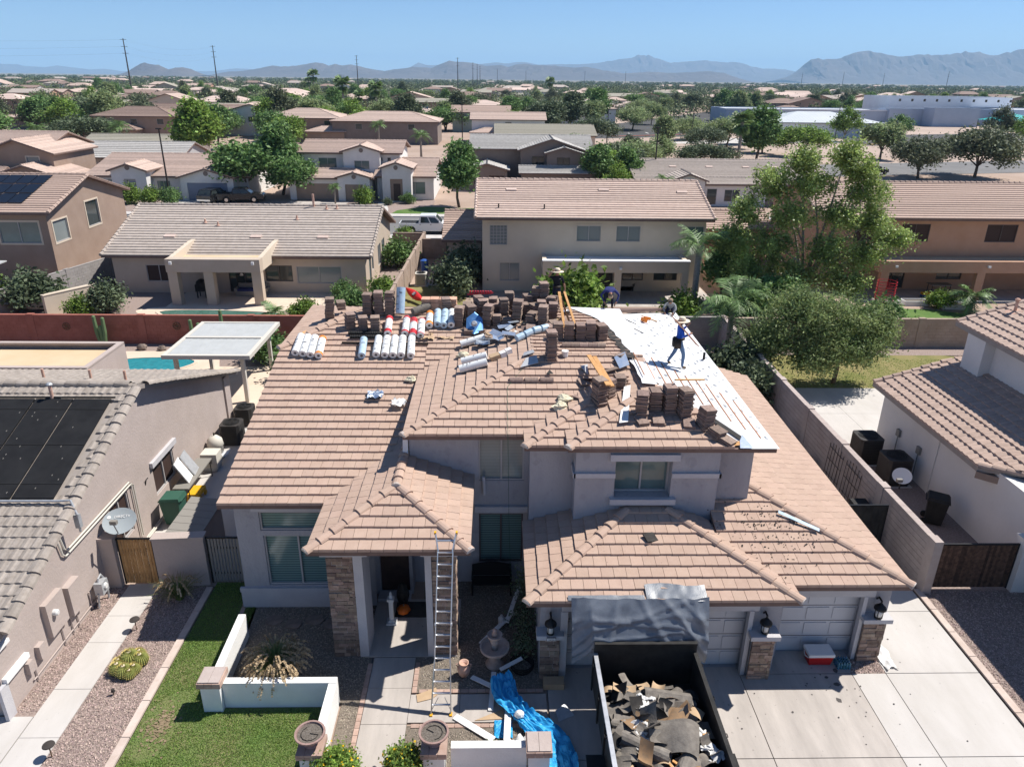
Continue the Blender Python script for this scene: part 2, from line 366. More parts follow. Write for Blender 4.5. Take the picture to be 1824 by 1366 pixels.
def quads_mesh(name, V, mats, mi=None, smooth=False):               # V: (n,4,3) array of quads
    n = len(V); me = bpy.data.meshes.new(name)
    me.vertices.add(n*4); me.vertices.foreach_set('co', V.reshape(-1).astype(np.float32))
    me.loops.add(n*4); me.loops.foreach_set('vertex_index', np.arange(n*4, dtype=np.int32))
    me.polygons.add(n); me.polygons.foreach_set('loop_start', np.arange(0, n*4, 4, dtype=np.int32))
    try: me.polygons.foreach_set('loop_total', np.full(n, 4, dtype=np.int32))
    except Exception: pass
    for m in (mats if isinstance(mats, (list, tuple)) else [mats]): me.materials.append(MT[m])
    if mi is not None: me.polygons.foreach_set('material_index', np.asarray(mi, dtype=np.int32))
    me.update(calc_edges=True); me.validate()
    return me
def meshobj(name, me, parent=None):
    o = bpy.data.objects.new(name, me); COL.objects.link(o)
    if parent is not None: o.parent = parent; o.location = -WL[parent.name]
    WL[o.name] = Vector((0,0,0))
    return o

# ------------------------------------------------------------------ polygon clipping and roofs
def clip(poly, sub):                     # clip convex 2-D polygon `sub` by convex polygon `poly` (ccw)
    out = sub; n = len(poly)
    for i in range(n):
        a, b = poly[i], poly[(i+1) % n]; inp = out; out = []
        if not inp: return []
        ex, ey = b[0]-a[0], b[1]-a[1]
        def sd(p): return ex*(p[1]-a[1]) - ey*(p[0]-a[0])
        for j in range(len(inp)):
            p, q = inp[j], inp[(j+1) % len(inp)]; dp, dq = sd(p), sd(q)
            if dp >= 0: out.append(p)
            if (dp >= 0) != (dq >= 0):
                t = dp/(dp-dq); out.append((p[0]+t*(q[0]-p[0]), p[1]+t*(q[1]-p[1])))
    return out
def area(p): return sum(p[i][0]*p[(i+1) % len(p)][1]-p[(i+1) % len(p)][0]*p[i][1] for i in range(len(p)))/2
class Plane:                             # z = a + bx*x + by*y over a convex polygon in plan
    def __init__(s, poly, a, bx, by):
        s.poly = poly if area(poly) > 0 else poly[::-1]; s.a, s.bx, s.by = a, bx, by
        g = math.hypot(bx, by) or 1; s.g = (bx/g, by/g) if bx or by else (0, 1); s.e = (s.g[1], -s.g[0])
        s.loc = [(p[0]*s.e[0]+p[1]*s.e[1], p[0]*s.g[0]+p[1]*s.g[1]) for p in s.poly]
        if area(s.loc) < 0: s.loc = s.loc[::-1]
        s.s0 = min(p[1] for p in s.loc); s.s1 = max(p[1] for p in s.loc)
        s.e0 = min(p[0] for p in s.loc); s.e1 = max(p[0] for p in s.loc)
    def z(s, x, y): return s.a+s.bx*x+s.by*y
    def w(s, e, t, lift=0):
        x = e*s.e[0]+t*s.g[0]; y = e*s.e[1]+t*s.g[1]
        return (x, y, s.z(x, y)+lift)
    def deck(s, mb, th=.16, drop=.012):
        p = [(x, y, s.z(x, y)-drop) for x, y in s.poly]; mb.prism([(a, b, c-th) for a, b, c in p], (0, 0, th))
def tiles(pl, w=.33, run=.345, k=1, wave=0., lift=.060, over=.05, seed=0, skip=None, ragged=.005):
    q = random.Random(seed); out = []; i = 0; s = pl.s0
    while s < pl.s1-.03:
        e = pl.e0-w + (w/2 if i % 2 else 0); top = s+run+over
        while e < pl.e1+w:
            js = q.uniform(-ragged, ragged)*(i > 0); jl = q.uniform(0, .008); sf = s+js
            c = pl.w(e+w/2, s+run/2)
            if not (skip and skip(c[0], c[1])):
                vs = []; fs = []
                for j in range(k):
                    a, b = e+w*j/k+(.005 if k == 1 else .003), e+w*(j+1)/k-(.005 if k == 1 else .003 if j == k-1 else -.003)
                    pg = clip(pl.loc, [(a, sf), (b, sf), (b, top), (a, top)])
                    if len(pg) < 3 or abs(area(pg)) < .0008: continue
                    def h(pe, ps): return (lift+jl)*(1-(ps-s)/(run+over)) + .006 + (wave*max(0, math.sin(math.pi*2*((pe-e)/w)-.6)) if wave else 0)
                    o = len(vs); n = len(pg)
                    vs += [pl.w(pe, ps, h(pe, ps)) for pe, ps in pg]; fs.append(tuple(range(o, o+n)))
                    vs += [pl.w(pe, ps, -.008) for pe, ps in pg]
                    for x in range(n):
                        y = (x+1) % n
                        if k == 1 or (abs(pg[x][1]-sf) < .02 and abs(pg[y][1]-sf) < .02) or j in (0, k-1): fs.append((o+x, o+n+x, o+n+y, o+y))
                if vs: out.append((Vector(c), vs, fs))
            e += w
        s += run; i += 1
    return out
def lay_tiles(tl, root, m, near=300, name='roof_tile', rest='roof_tiles'):
    tl.sort(key=lambda t: (t[0]-Vector((0, 0, CAM_H))).length)
    for c, vs, fs in tl[:near]:
        P(name, MB().add(vs, fs), m, root)
    b = MB()
    for c, vs, fs in tl[near:]: b.add(vs, fs)
    if b.v: P(rest, b, m, root, kind='stuff')
def caps(root, p0, p1, m='tile', L=.42, r=.142, name='ridge_tile', endcap=True, seed=0, lift=0.0, flat=.75):
    p0, p1 = Vector(p0), Vector(p1); d = p1-p0; n = max(1, int(d.length/L)); d = d.normalized(); x = d.cross(Vector((0,0,1))).normalized(); u = x.cross(d).normalized()
    q = random.Random(seed); pr = None
    for i in range(n):
        a = p0+d*(i*L); b = a+d*(L*1.14); mb = MB(); vs = []
        jr = q.uniform(-.01, .01)
        for p, rr, up in ((a, r*1.08, .045+jr), (b, r*.93, .012+jr)):
            for j in range(7):
                t = math.pi*j/6; vs.append(p + x*math.cos(t)*rr + u*(math.sin(t)*rr*flat+up+lift-.03))
        mb.add(vs, [(j, j+1, j+8, j+7) for j in range(6)] + [tuple(range(7))])
        o = P(name, mb, m, root)
        if i == 0 and endcap:
            vs = [a + x*math.cos(math.pi*j/8)*r*1.0 + u*(math.sin(math.pi*j/8)*r*.85+.0+lift) - d*.02 for j in range(9)]
            c2 = MB().prism([tuple(v) for v in vs], tuple(d*.08)); P('mortar_end', c2, 'mortar', o)
def courses(pl, mb, run=.36, lift=.06, mi=0):         # stepped courses for roofs further off
    s = pl.s0
    while s < pl.s1-.03:
        pg = clip(pl.loc, [(pl.e0-1, s), (pl.e1+1, s), (pl.e1+1, s+run+.03), (pl.e0-1, s+run+.03)])
        if len(pg) >= 3:
            n = len(pg); vs = [pl.w(a, b, lift*(1-(b-s)/(run+.03))+.004) for a, b in pg] + [pl.w(a, b, -.01) for a, b in pg]
            mb.add(vs, [tuple(range(n))] + [(x, n+x, n+(x+1) % n, (x+1) % n) for x in range(n)], mi)
        s += run

# ------------------------------------------------------------------ walls with openings
def wallface(mb, O, U, N, w, h, holes, depth=.12, gable=None):
    O, U, N = Vector(O), Vector(U), Vector(N); Z = Vector((0,0,1))
    us = sorted({0, w, *[v for q in holes for v in (q[0], q[1])]}); zs = sorted({0, h, *[v for q in holes for v in (q[2], q[3])]})
    pt = lambda u, z, d=0: O+U*u+Z*z-N*d
    for i in range(len(us)-1):
        for j in range(len(zs)-1):
            cu, cz = (us[i]+us[i+1])/2, (zs[j]+zs[j+1])/2
            if any(q[0] < cu < q[1] and q[2] < cz < q[3] for q in holes): continue
            mb.quad(pt(us[i], zs[j]), pt(us[i+1], zs[j]), pt(us[i+1], zs[j+1]), pt(us[i], zs[j+1]))
    for q in holes:
        a, b, c, d = q[:4]
        for (u0, z0), (u1, z1) in (((a,c),(b,c)), ((b,c),(b,d)), ((b,d),(a,d)), ((a,d),(a,c))):
            mb.quad(pt(u0, z0), pt(u1, z1), pt(u1, z1, depth), pt(u0, z0, depth))
    if gable: mb.add([pt(0, h), pt(w, h), pt(gable[0], h+gable[1])], [(0,1,2)])
def opening(root, O, U, N, q, depth=.12):             # q: (u0,u1,z0,z1,kind[,pane])
    O, U, N = Vector(O), Vector(U), Vector(N); Z = Vector((0,0,1)); a, b, c, d, k = q[:5]; pane = q[5] if len(q) > 5 else 'glass_teal'
    pt = lambda u, z, dd=0: O+U*u+Z*z-N*dd
    def bx(mb, u0, u1, z0, z1, d0, d1): mb.prism([pt(u0,z0,d1), pt(u1,z0,d1), pt(u1,z1,d1), pt(u0,z1,d1)], N*(d1-d0))
    if k[0] == 'w':
        f = .05; mb = MB(); d0 = max(.03, depth-.1)
        bx(mb, a, b, c, c+f, d0, depth); bx(mb, a, b, d-f, d, d0, depth); bx(mb, a, a+f, c+f, d-f, d0, depth); bx(mb, b-f, b, c+f, d-f, d0, depth)
        if 'm' in k: bx(mb, (a+b)/2-f*.5, (a+b)/2+f*.5, c+f, d-f, d0+.005, depth)
        if 'g' in k:
            for i in range(1, 5): bx(mb, a+(b-a)*i/5-.02, a+(b-a)*i/5+.02, c+f, d-f, .035, depth)
            for i in range(1, 6): bx(mb, a+f, b-f, c+(d-c)*i/6-.02, c+(d-c)*i/6+.02, .04, depth)
        win = P('window', mb, 'frame_dark' if 'k' in k else 'frame', root)
        P('pane', MB().add([pt(a+f,c+f,depth-.03), pt(b-f,c+f,depth-.03), pt(b-f,d-f,depth-.03), pt(a+f,d-f,depth-.03)], [(0,1,2,3)]), pane, win)
        if 't' in k:
            tb = MB(); t = .12
            bx(tb, a-t, b+t, d, d+t, -.03, .02); bx(tb, a-t, b+t, c-t, c, -.03, .02); bx(tb, a-t, a, c, d, -.03, .02); bx(tb, b, b+t, c, d, -.03, .02)
            P('window_trim', tb, 'stucco_cream', win)
    elif k == 'void':
        P('recess', MB().add([pt(a,c,depth), pt(b,c,depth), pt(b,d,depth), pt(a,d,depth)], [(0,1,2,3)]), pane, root)
    elif k == 'g':
        g = P('garage_door', MB().add([pt(a,c,depth), pt(b,c,depth), pt(b,d,depth), pt(a,d,depth)], [(0,1,2,3)]), pane, root)
        nr, nc = 4, max(2, int((b-a)/.6))
        for i in range(nr):
            for j in range(nc):
                mb = MB(); u0, u1 = a+(b-a)*j/nc+.06, a+(b-a)*(j+1)/nc-.06; z0, z1 = c+(d-c)*i/nr+.07, c+(d-c)*(i+1)/nr-.07
                bx(mb, u0, u1, z0, z1, depth-.022, depth); P('panel', mb, pane, g)
        for i in range(1, nr):
            mb = MB(); z = c+(d-c)*i/nr; bx(mb, a, b, z-.009, z+.009, depth-.004, depth); P('panel_joint', mb, 'joint', g)
    elif k == 'G':                                    # plain far garage door
        P('garage_door', MB().add([pt(a,c,depth), pt(b,c,depth), pt(b,d,depth), pt(a,d,depth)], [(0,1,2,3)]), pane, root)
    elif k == 'd':
        P('door', MB().add([pt(a,c,depth), pt(b,c,depth), pt(b,d,depth), pt(a,d,depth)], [(0,1,2,3)]), pane, root)
def gplane(poly, eave_z, kind, ref, p):               # slope rising from an eave line: kind is the direction it faces
    s = {'S': (0, p), 'N': (0, -p), 'E': (-p, 0), 'W': (p, 0)}[kind]
    return Plane(poly, eave_z-s[0]*ref-s[1]*ref, *s) if kind in 'SN' else Plane(poly, eave_z-s[0]*ref, *s)
def vol(root, x0, x1, y0, y1, z0, z1, roof='gx', pitch=.33, ov=.45, wall='stucco_tan', tile='tile_taupe', op=None, ridge=True, run=.36, fas='fascia', detail=True, wallname='wall'):
    """walls z0..z1 with openings op={'S':[...]} and a gable (gx, gy: ridge along that axis), hip or flat roof"""
    op = op or {}; mb = MB(); X, Y = x1-x0, y1-y0; h = z1-z0
    G = {'S': None, 'N': None, 'E': None, 'W': None}
    if roof == 'gx': G['E'] = G['W'] = (Y/2, Y/2*pitch)
    if roof == 'gy': G['S'] = G['N'] = (X/2, X/2*pitch)
    F = {'S': ((x0,y0,z0),(1,0,0),(0,-1,0),X), 'N': ((x1,y1,z0),(-1,0,0),(0,1,0),X), 'E': ((x1,y0,z0),(0,1,0),(1,0,0),Y), 'W': ((x0,y1,z0),(0,-1,0),(-1,0,0),Y)}
    for k, (O, U, N, wd) in F.items():
        hs = op.get(k, []); wallface(mb, O, U, N, wd, h, hs, gable=G[k])
    P(wallname, mb, wall, root)
    for k, (O, U, N, wd) in F.items():
        for q in op.get(k, []): opening(root, O, U, N, q)
    a0, a1, b0, b1 = x0-ov, x1+ov, y0-ov, y1+ov; e = z1-ov*pitch+.10; pls = []; rid = []
    if roof == 'gx':
        m = (y0+y1)/2; zt = e+(m-b0)*pitch
        pls = [gplane([(a0,b0),(a1,b0),(a1,m),(a0,m)], e, 'S', b0, pitch), gplane([(a0,m),(a1,m),(a1,b1),(a0,b1)], e, 'N', b1, pitch)]
        rid = [((a0,m,zt),(a1,m,zt))] + ([((a1,b0,e),(a1,m,zt)), ((a0,b0,e),(a0,m,zt))] if ridge == 2 else [])
    elif roof == 'gy':
        m = (x0+x1)/2; zt = e+(m-a0)*pitch
        pls = [gplane([(a0,b0),(m,b0),(m,b1),(a0,b1)], e, 'W', a0, pitch), gplane([(m,b0),(a1,b0),(a1,b1),(m,b1)], e, 'E', a1, pitch)]
        rid = [((m,b0,zt),(m,b1,zt))]
    elif roof == 'hip':
        W, D = a1-a0, b1-b0; r = min(W, D)/2; zt = e+r*pitch
        if W >= D:
            m = (b0+b1)/2
            pls = [gplane([(a0,b0),(a1,b0),(a1-r,m),(a0+r,m)], e,'S',b0,pitch), gplane([(a0,b1),(a0+r,m),(a1-r,m),(a1,b1)], e,'N',b1,pitch), gplane([(a0,b0),(a0+r,m),(a0,b1)], e,'W',a0,pitch), gplane([(a1,b0),(a1,b1),(a1-r,m)], e,'E',a1,pitch)]
            A, B = (a0+r,m,zt), (a1-r,m,zt); rid = [(A,B)]
        else:
            m = (a0+a1)/2
            pls = [gplane([(a0,b0),(m,b0+r),(m,b1-r),(a0,b1)], e,'W',a0,pitch), gplane([(a1,b0),(a1,b1),(m,b1-r),(m,b0+r)], e,'E',a1,pitch), gplane([(a0,b0),(a1,b0),(m,b0+r)], e,'S',b0,pitch), gplane([(a0,b1),(m,b1-r),(a1,b1)], e,'N',b1,pitch)]
            A, B = (m,b0+r,zt), (m,b1-r,zt); rid = [(A,B)]
        rid += [((a0,b0,e),A), ((a1,b0,e), B if W >= D else A), ((a0,b1,e), A if W >= D else B), ((a1,b1,e),B)]
    if roof == 'flat':
        t = MB(); t.box(x0+.25,y0+.25,z1-.35,x1-.25,y1-.25,z1-.25); P('roof', t, tile, root)
        t = MB(); t.box(x0,y0,z1-.02,x1,y0+.25,z1+.08); t.box(x0,y1-.25,z1-.02,x1,y1,z1+.08); t.box(x0,y0+.25,z1-.02,x0+.25,y1-.25,z1+.078); t.box(x1-.25,y0+.25,z1-.02,x1,y1-.25,z1+.078)
        P('parapet', t, wall, root); return pls
    dk = MB(); t = MB()
    for p in pls: p.deck(dk, .17); courses(p, t, run)
    r = P('roof', t, tile, root); P('eaves', dk, fas, r)
    if ridge:
        t = MB()
        for A, B in rid:
            A, B = Vector(A), Vector(B); n = max(1, int((B-A).length/.45)); d = (B-A)/n
            for i in range(n): t.tube([A+d*i+Vector((0,0,.03)), A+d*(i+1.1)+Vector((0,0,.0))], [.13,.10], 6)
        P('ridge_tiles', t, tile, r, kind='stuff')
    return pls
def blockwall(name, label, a, b, h, m, cap=None, th=.19, group=None, posts=3.8, rows=True, bl=.4, bh=.2, maxb=110, z0=0., cat='wall'):
    """a block wall from a to b (plan points): core, cap, posts and individual face blocks"""
    a, b = Vector((*a, z0)), Vector((*b, z0)); L = (b-a).length; d = (b-a)/L; n = Vector((-d.y, d.x, 0)); root = T(name, label, cat, tuple((a+b)/2), group)
    c = MB(); c.prism([a-n*th/2, b-n*th/2, b+n*th/2, a+n*th/2], (0,0,h)); P('core', c, m, root)
    t = MB(); k = int(L/.4)
    for i in range(max(1, k)):
        p, q = a+d*(L*i/max(1,k)+.004), a+d*(L*(i+1)/max(1,k)-.004); u = Vector((0,0,h))
        t.prism([p-n*(th/2+.01)+u, q-n*(th/2+.01)+u, q+n*(th/2+.01)+u, p+n*(th/2+.01)+u], (0,0,.05))
    P('coping', t, cap or m, root, kind='stuff' if k > 6 else None)
    if posts:
        np_ = max(1, round(L/posts))
        for i in range(np_+1):
            p = a+d*(L*i/np_); t = MB(); t.prism([p-d*.2-n*(th/2+.035), p+d*.2-n*(th/2+.035), p+d*.2+n*(th/2+.035), p-d*.2+n*(th/2+.035)], (0,0,h+.09)); P('pilaster', t, m, root)
    if rows:
        camp = Vector((0,0,CAM_H)); sgn = 1 if (camp-a).dot(n) > 0 else -1; nb = 0; rest = MB(); bl_ = []
        for r in range(int(h/bh)):
            x = -(bl/2 if r % 2 else 0)
            while x < L:
                x0, x1 = max(0, x)+.006, min(L, x+bl)-.006
                if x1-x0 > .04: bl_.append((x0, x1, r*bh+.006, (r+1)*bh-.006))
                x += bl
        bl_.sort(key=lambda q: (a+d*q[0]-camp).length)
        for i, (x0, x1, u0, u1) in enumerate(bl_):
            o = n*sgn*(th/2-.004); pg = [a+d*x0+o+Vector((0,0,u0)), a+d*x1+o+Vector((0,0,u0)), a+d*x1+o+Vector((0,0,u1)), a+d*x0+o+Vector((0,0,u1))]
            if i < maxb: P('block', MB().prism(pg, n*sgn*.014), m, root)
            else: rest.prism(pg, n*sgn*.014)
        if rest.v: P('blocks', rest, m, root, kind='stuff')
    return root
# ------------------------------------------------------------------ the ground and everything laid on it
def sheet(name, pts, m, z=0., kind='structure'):
    return ST(name, MB().add([(x, y, z) for x, y in pts], [tuple(range(len(pts)))]), m, kind)
def rect(x0, x1, y0, y1): return [(x0,y0),(x1,y0),(x1,y1),(x0,y1)]
def slabs(name, rects, m, z=.02, gap=.012, th=.12, under=True, piece='slab'):
    if under:
        x0 = min(r[0] for r in rects); x1 = max(r[1] for r in rects); y0 = min(r[2] for r in rects); y1 = max(r[3] for r in rects)
    root = None; b = MB()
    for r in rects: b.box(r[0], r[2], -.1, r[1], r[3], z-.03)
    root = ST(name, b, 'joint')
    for i, r in enumerate(rects):
        P(piece, MB().box(r[0]+gap/2, r[2]+gap/2, z-.06, r[1]-gap/2, r[3]-gap/2, z+.001*(i % 3)), r[4] if len(r) > 4 else m, root)
    return root
def pebbles(name, regions, n, m, size=.03, z=.0):
    A = np.array([(r[1]-r[0])*(r[3]-r[2]) for r in regions]); idx = rng.choice(len(regions), n, p=A/A.sum()); R_ = np.array([r[:4] for r in regions])[idx]
    c = np.stack([rng.uniform(R_[:,0], R_[:,1]), rng.uniform(R_[:,2], R_[:,3]), np.full(n, z)], 1)
    a = rng.uniform(0, 2*np.pi, n); s = rng.uniform(.5, 1.25, n)*size
    d = np.stack([np.cos(a), np.sin(a), 0*a], 1)*s[:,None]; e = np.stack([-np.sin(a), np.cos(a), 0*a], 1)*s[:,None]*.75
    h = np.stack([rng.normal(0,.15,n)*s, rng.normal(0,.15,n)*s, s*rng.uniform(.4,.8,n)], 1)
    q1 = np.stack([c-d-e, c+d-e, c+d*.6+h, c-d*.6+h], 1); q2 = np.stack([c+d+e, c-d+e, c-d*.6+h, c+d*.6+h], 1)
    V = np.stack([q1, q2], 1).reshape(-1, 4, 3)
    o = meshobj(name, quads_mesh(name, V, m)); tag(o, kind='stuff'); return o
def blades(name, regions, n, m, h=.05, wd=.012, keep=None, lean=.5, kind='stuff'):
    A = np.array([(r[1]-r[0])*(r[3]-r[2]) for r in regions]); idx = rng.choice(len(regions), n, p=A/A.sum()); R_ = np.array(regions)[idx]
    c = np.stack([rng.uniform(R_[:,0], R_[:,1]), rng.uniform(R_[:,2], R_[:,3]), np.zeros(n)], 1)
    if keep is not None: c = c[[keep(x, y) for x, y in c[:,:2]]]; n = len(c)
    a = rng.uniform(0, 2*np.pi, n); d = np.stack([np.cos(a), np.sin(a), 0*a], 1)*wd
    t = np.stack([rng.normal(0, lean, n), rng.normal(0, lean, n), np.ones(n)], 1)*(h*rng.uniform(.5, 1.2, n))[:,None]
    V = np.stack([c-d, c+d, c+t+d*.25, c+t-d*.25], 1)
    o = meshobj(name, quads_mesh(name, V, m)); tag(o, kind=kind); return o

g = MB(); N_ = 24
g.add([(-30000,-400,-.03),(30000,-400,-.03),(30000,30000,-.03),(-30000,30000,-.03)], [(0,1,2,3)])
ST('ground', g, 'soil')
ST('plain', MB().add([(-29000,560,.0),(29000,560,.0),(29000,29500,.0),(-29000,29500,.0)], [(0,1,2,3)]), 'scrub')
# front yard of the house being re-roofed
sheet('lawn', [(-8.88,10.6),(-4.2,10.6),(-4.2,14.4),(-7.0,14.4),(-7.35,19.5),(-8.88,19.5)], 'lawn_soil', .004)
def bare(x, y):
    k = mnoise.noise(Vector((x*.9, y*.9, 3.1))); d1 = ((x+8.35)/.55)**2+((y-13.9)/.9)**2; d2 = ((x+5.75)/.35)**2+((y-12.75)/.5)**2
    return random.random() > (.66 if d1 < 1+2*k else .7 if d2 < .6+2*k else .10-k*.35)
def inlawn(x, y): return (y < 14.35 or x < -7.1-(y-14.4)*.05) and bare(x, y)
blades('lawn_grass', [(-8.86,-4.22,10.7,14.4),(-8.86,-7.3,14.4,19.45)], 85000, 'grass', .032, .012, inlawn)
BS = MB(); qb = random.Random(2)
for k in range(260):
    a, d = qb.uniform(0,6.28), abs(qb.gauss(0,.55)); x, y = -8.3+.5*d*math.cos(a), 13.9+.85*d*math.sin(a); r_ = qb.uniform(.012,.05)
    if x > -8.86: BS.add([(x+r_*qb.uniform(.6,1.2)*math.cos(t), y+r_*qb.uniform(.6,1.2)*math.sin(t), .006+.0001*k) for t in (0,1,2,3,4,5)], [(0,1,2,3,4,5)])
ST('bare_soil', BS, 'dirt', 'stuff')
sheet('planting_bed', [(-7.3,14.5),(-3.42,14.5),(-3.42,18.5),(-7.5,18.5)], 'gravel_bed_tan', .004)
sheet('planting_bed', [(-3.95,10.6),(-3.5,10.6),(-3.5,14.5),(-3.95,14.5)], 'gravel_bed_tan', .006)
sheet('planting_bed', rect(-2.2,1.3,14.85,19.6), 'gravel_bed_tan', .004)
sheet('planting_bed', rect(-2.2,1.3,12.3,13.78), 'gravel_bed_tan', .004)
pebbles('gravel', [(-7.2,-3.5,14.75,18.3),(-3.95,-3.5,10.7,14.6),(-2.0,1.2,14.95,16.3),(-2.0,1.2,12.7,13.6),(-2.0,1.2,16.3,19.4)], 16000, 'gravel_tan', .022, .006)
slabs('garden_path', [(-3.36,-2.2,10.4,12.2),(-3.36,-2.2,12.2,13.82),(-3.36,-2.2,13.82,15.0),(-3.36,-2.2,15.0,16.12),(-2.2,-.9,13.86,14.78),(-.9,.4,13.86,14.78),(.4,1.36,13.86,14.78)], 'concrete_old', .02)
b = MB(); P_ = ST('brick_edging', MB().box(-3.5,10.4,-.05,-3.38,16.1,.0), 'joint')
def edging(x0, y0, x1, y1, wd=.12, L=.22):
    a, bb = Vector((x0,y0,0)), Vector((x1,y1,0)); d = bb-a; n = int(d.length/L); d.normalize(); k = Vector((-d.y,d.x,0))*wd
    for i in range(n):
        p, q = a+d*(i*L+.006), a+d*((i+1)*L-.006); P('brick', MB().prism([p,q,q+k,p+k], (0,0,.026)), 'brick', P_)
edging(-3.37,10.4,-3.37,16.1); edging(-2.06,14.83,-2.06,16.1); edging(1.3,14.83,-2.05,14.83,-.12); edging(-2.1,13.7,1.3,13.7); edging(-7.38,15.4,-7.62,18.6)
slabs('porch_floor', [(-3.62,-1.04,16.14,18.6)], 'concrete_old', .035)
S('doormat', 'dark rectangular doormat in front of the shaded front door', 'doormat', MB().box(-3.0,17.75,.037,-2.0,18.45,.055), 'felt_dark')
for i, (x, y) in enumerate([(-6.55,17.68),(-5.95,17.5),(-5.38,17.67),(-4.85,17.5)]):
    b = MB(); q = random.Random(i); b.prism([(x+(.26+q.uniform(-.04,.04))*math.cos(t*math.pi/4), y+(.24+q.uniform(-.04,.04))*math.sin(t*math.pi/4), .0) for t in range(8)], (0,0,.04))
    S('stepping_stone', ['leftmost dark stepping stone under the front window','second dark stepping stone from the left under the front window','third dark stepping stone from the left under the front window','dark stepping stone nearest the left stone porch column'][i], 'stone', b, 'rock', group='stepping stones under the front window')
dr = [(1.4,4.05,9.2,12.72,'concrete_old'),(4.05,6.7,9.2,12.72,'concrete_old'),(6.7,9.8,9.2,12.72,'concrete_old'),(1.4,4.05,12.72,15.7,'concrete_old'),(4.05,6.7,12.72,15.7,'concrete_old'),(6.7,9.8,12.72,15.42,'concrete_old'),(6.7,9.8,15.42,16.3,'concrete_old'),
      (9.8,10.75,9.2,12.72,'concrete'),(10.75,13.36,9.2,12.72,'concrete'),(9.8,10.75,12.72,15.42,'concrete'),(10.75,13.36,12.72,15.42,'concrete'),(10.75,13.36,15.42,17.95,'concrete'),(10.75,13.36,17.95,20.2,'concrete')]
slabs('driveway', dr, 'concrete', .02, .022)
sheet('gravel_patch', rect(9.8,10.75,15.42,16.1), 'gravel_bed', .006); pebbles('gravel', [(9.82,10.73,15.45,16.05)], 700, 'gravel', .03, .008)
P_ = ST('concrete_edging', MB().box(13.42,10,-.05,13.62,19,.0), 'joint')
for i in range(9): P('curb_stone', MB().box(13.42,10+i*1.0+.01,-.03,13.62,10+(i+1)*1.0-.01,.06), 'curb', P_)
sheet('gravel_yard', rect(13.64,40,8,19.0), 'gravel_bed', .002); sheet('side_yard', rect(13.8,17.2,19.0,32), 'gravel_bed', .003)
pebbles('gravel', [(13.7,17.6,12.3,18.95)], 14000, 'gravel', .026, .004)
# left neighbour's front yard
sheet('gravel_yard', rect(-10.62,-9.12,9.5,19.4), 'gravel_bed', .003); sheet('gravel_yard', rect(-12.2,-11.6,14.15,19.4), 'gravel_bed', .003)
pebbles('gravel', [(-10.6,-9.14,11.5,19.3),(-12.15,-11.62,14.3,19.3)], 17000, 'gravel', .024, .005)
slabs('side_path', [(-11.6,-10.62,17.9+.4*0,19.4),(-11.6,-10.62,16.77,17.9),(-11.6,-10.62,15.04,16.77),(-11.6,-10.62,13.49,15.04),(-11.6,-10.62,11.9,13.49),(-11.6,-10.62,10.3,11.9)], 'concrete', .02)
slabs('neighbour_driveway', [(-14.2,-11.62,12.6,14.15),(-14.2,-11.62,10.2,12.6)], 'concrete', .018)
P_ = ST('concrete_edging', MB().box(-9.1,10,-.05,-8.9,19.3,.0), 'joint')
for i in range(8): P('curb_stone', MB().box(-9.1,10+i*1.15+.01,-.03,-8.9,10+(i+1)*1.15-.01,.065), 'curb', P_)
# back yards
sheet('side_yard', rect(-12.2,-7.6,19.6,33), 'concrete', .004)
sheet('side_yard', rect(10.9,13.6,20.2,42), 'gravel_bed', .003)
sheet('back_yard', rect(-30,-7.9,33,42.2), 'gravel_bed', .003); sheet('back_yard', rect(-7.9,13.6,30,42.2), 'gravel_bed', .004)
sheet('pool_deck', [(-21.6,36.6),(-16.2,36.0),(-15.2,38.0),(-16.0,40.4),(-18.5,41.0),(-21.6,40.9)], 'deck', .010); sheet('pool_deck', rect(-16.4,-11.6,31.8,38.5), 'deck', .007)
def blob(cx, cy, rx, ry, n=28, k=.12, s=0): return [(cx+rx*math.cos(2*math.pi*i/n)*(1+k*math.sin(3*2*math.pi*i/n+s)), cy+ry*math.sin(2*math.pi*i/n)*(1+k*math.cos(2*2*math.pi*i/n+s))) for i in range(n)]
def pool(name, pts, m):
    c = sheet(name, pts, m, .018); b = MB(); n = len(pts); cx = sum(p[0] for p in pts)/n; cy = sum(p[1] for p in pts)/n
    o = [(cx+(x-cx)*1.08, cy+(y-cy)*1.08) for x, y in pts]
    b.add([(x,y,.05) for x,y in pts]+[(x,y,.05) for x,y in o]+[(x,y,.0) for x,y in o]+[(x,y,.0) for x,y in pts], [(i,(i+1)%n,n+(i+1)%n,n+i) for i in range(n)]+[(n+i,n+(i+1)%n,2*n+(i+1)%n,2*n+i) for i in range(n)]+[(i,3*n+i,3*n+(i+1)%n,(i+1)%n) for i in range(n)])
    P('coping', b, 'deck', c)
pool('pool_water', blob(-19.2,38.7,2.15,1.25), 'pool_water')
slabs('patio', [(14.3,17.2,29.2,32.4),(17.2,20.4,29.2,32.4),(14.3,17.2,32.4,35.6),(17.2,20.4,32.4,35.6)], 'concrete', .02)
sheet('lawn', [(14.2,35.6),(20.4,35.6),(21,33),(29,33),(30,39.8),(26,40.9),(15,40.9)], 'lawn_dry', .006); sheet('gravel_yard', rect(14,34,40.7,42.2), 'gravel_bed', .009)
blades('lawn_grass', [(14.3,20.4,35.7,40.8),(20.4,29,34,40)], 9000, 'grass', .05, .02)
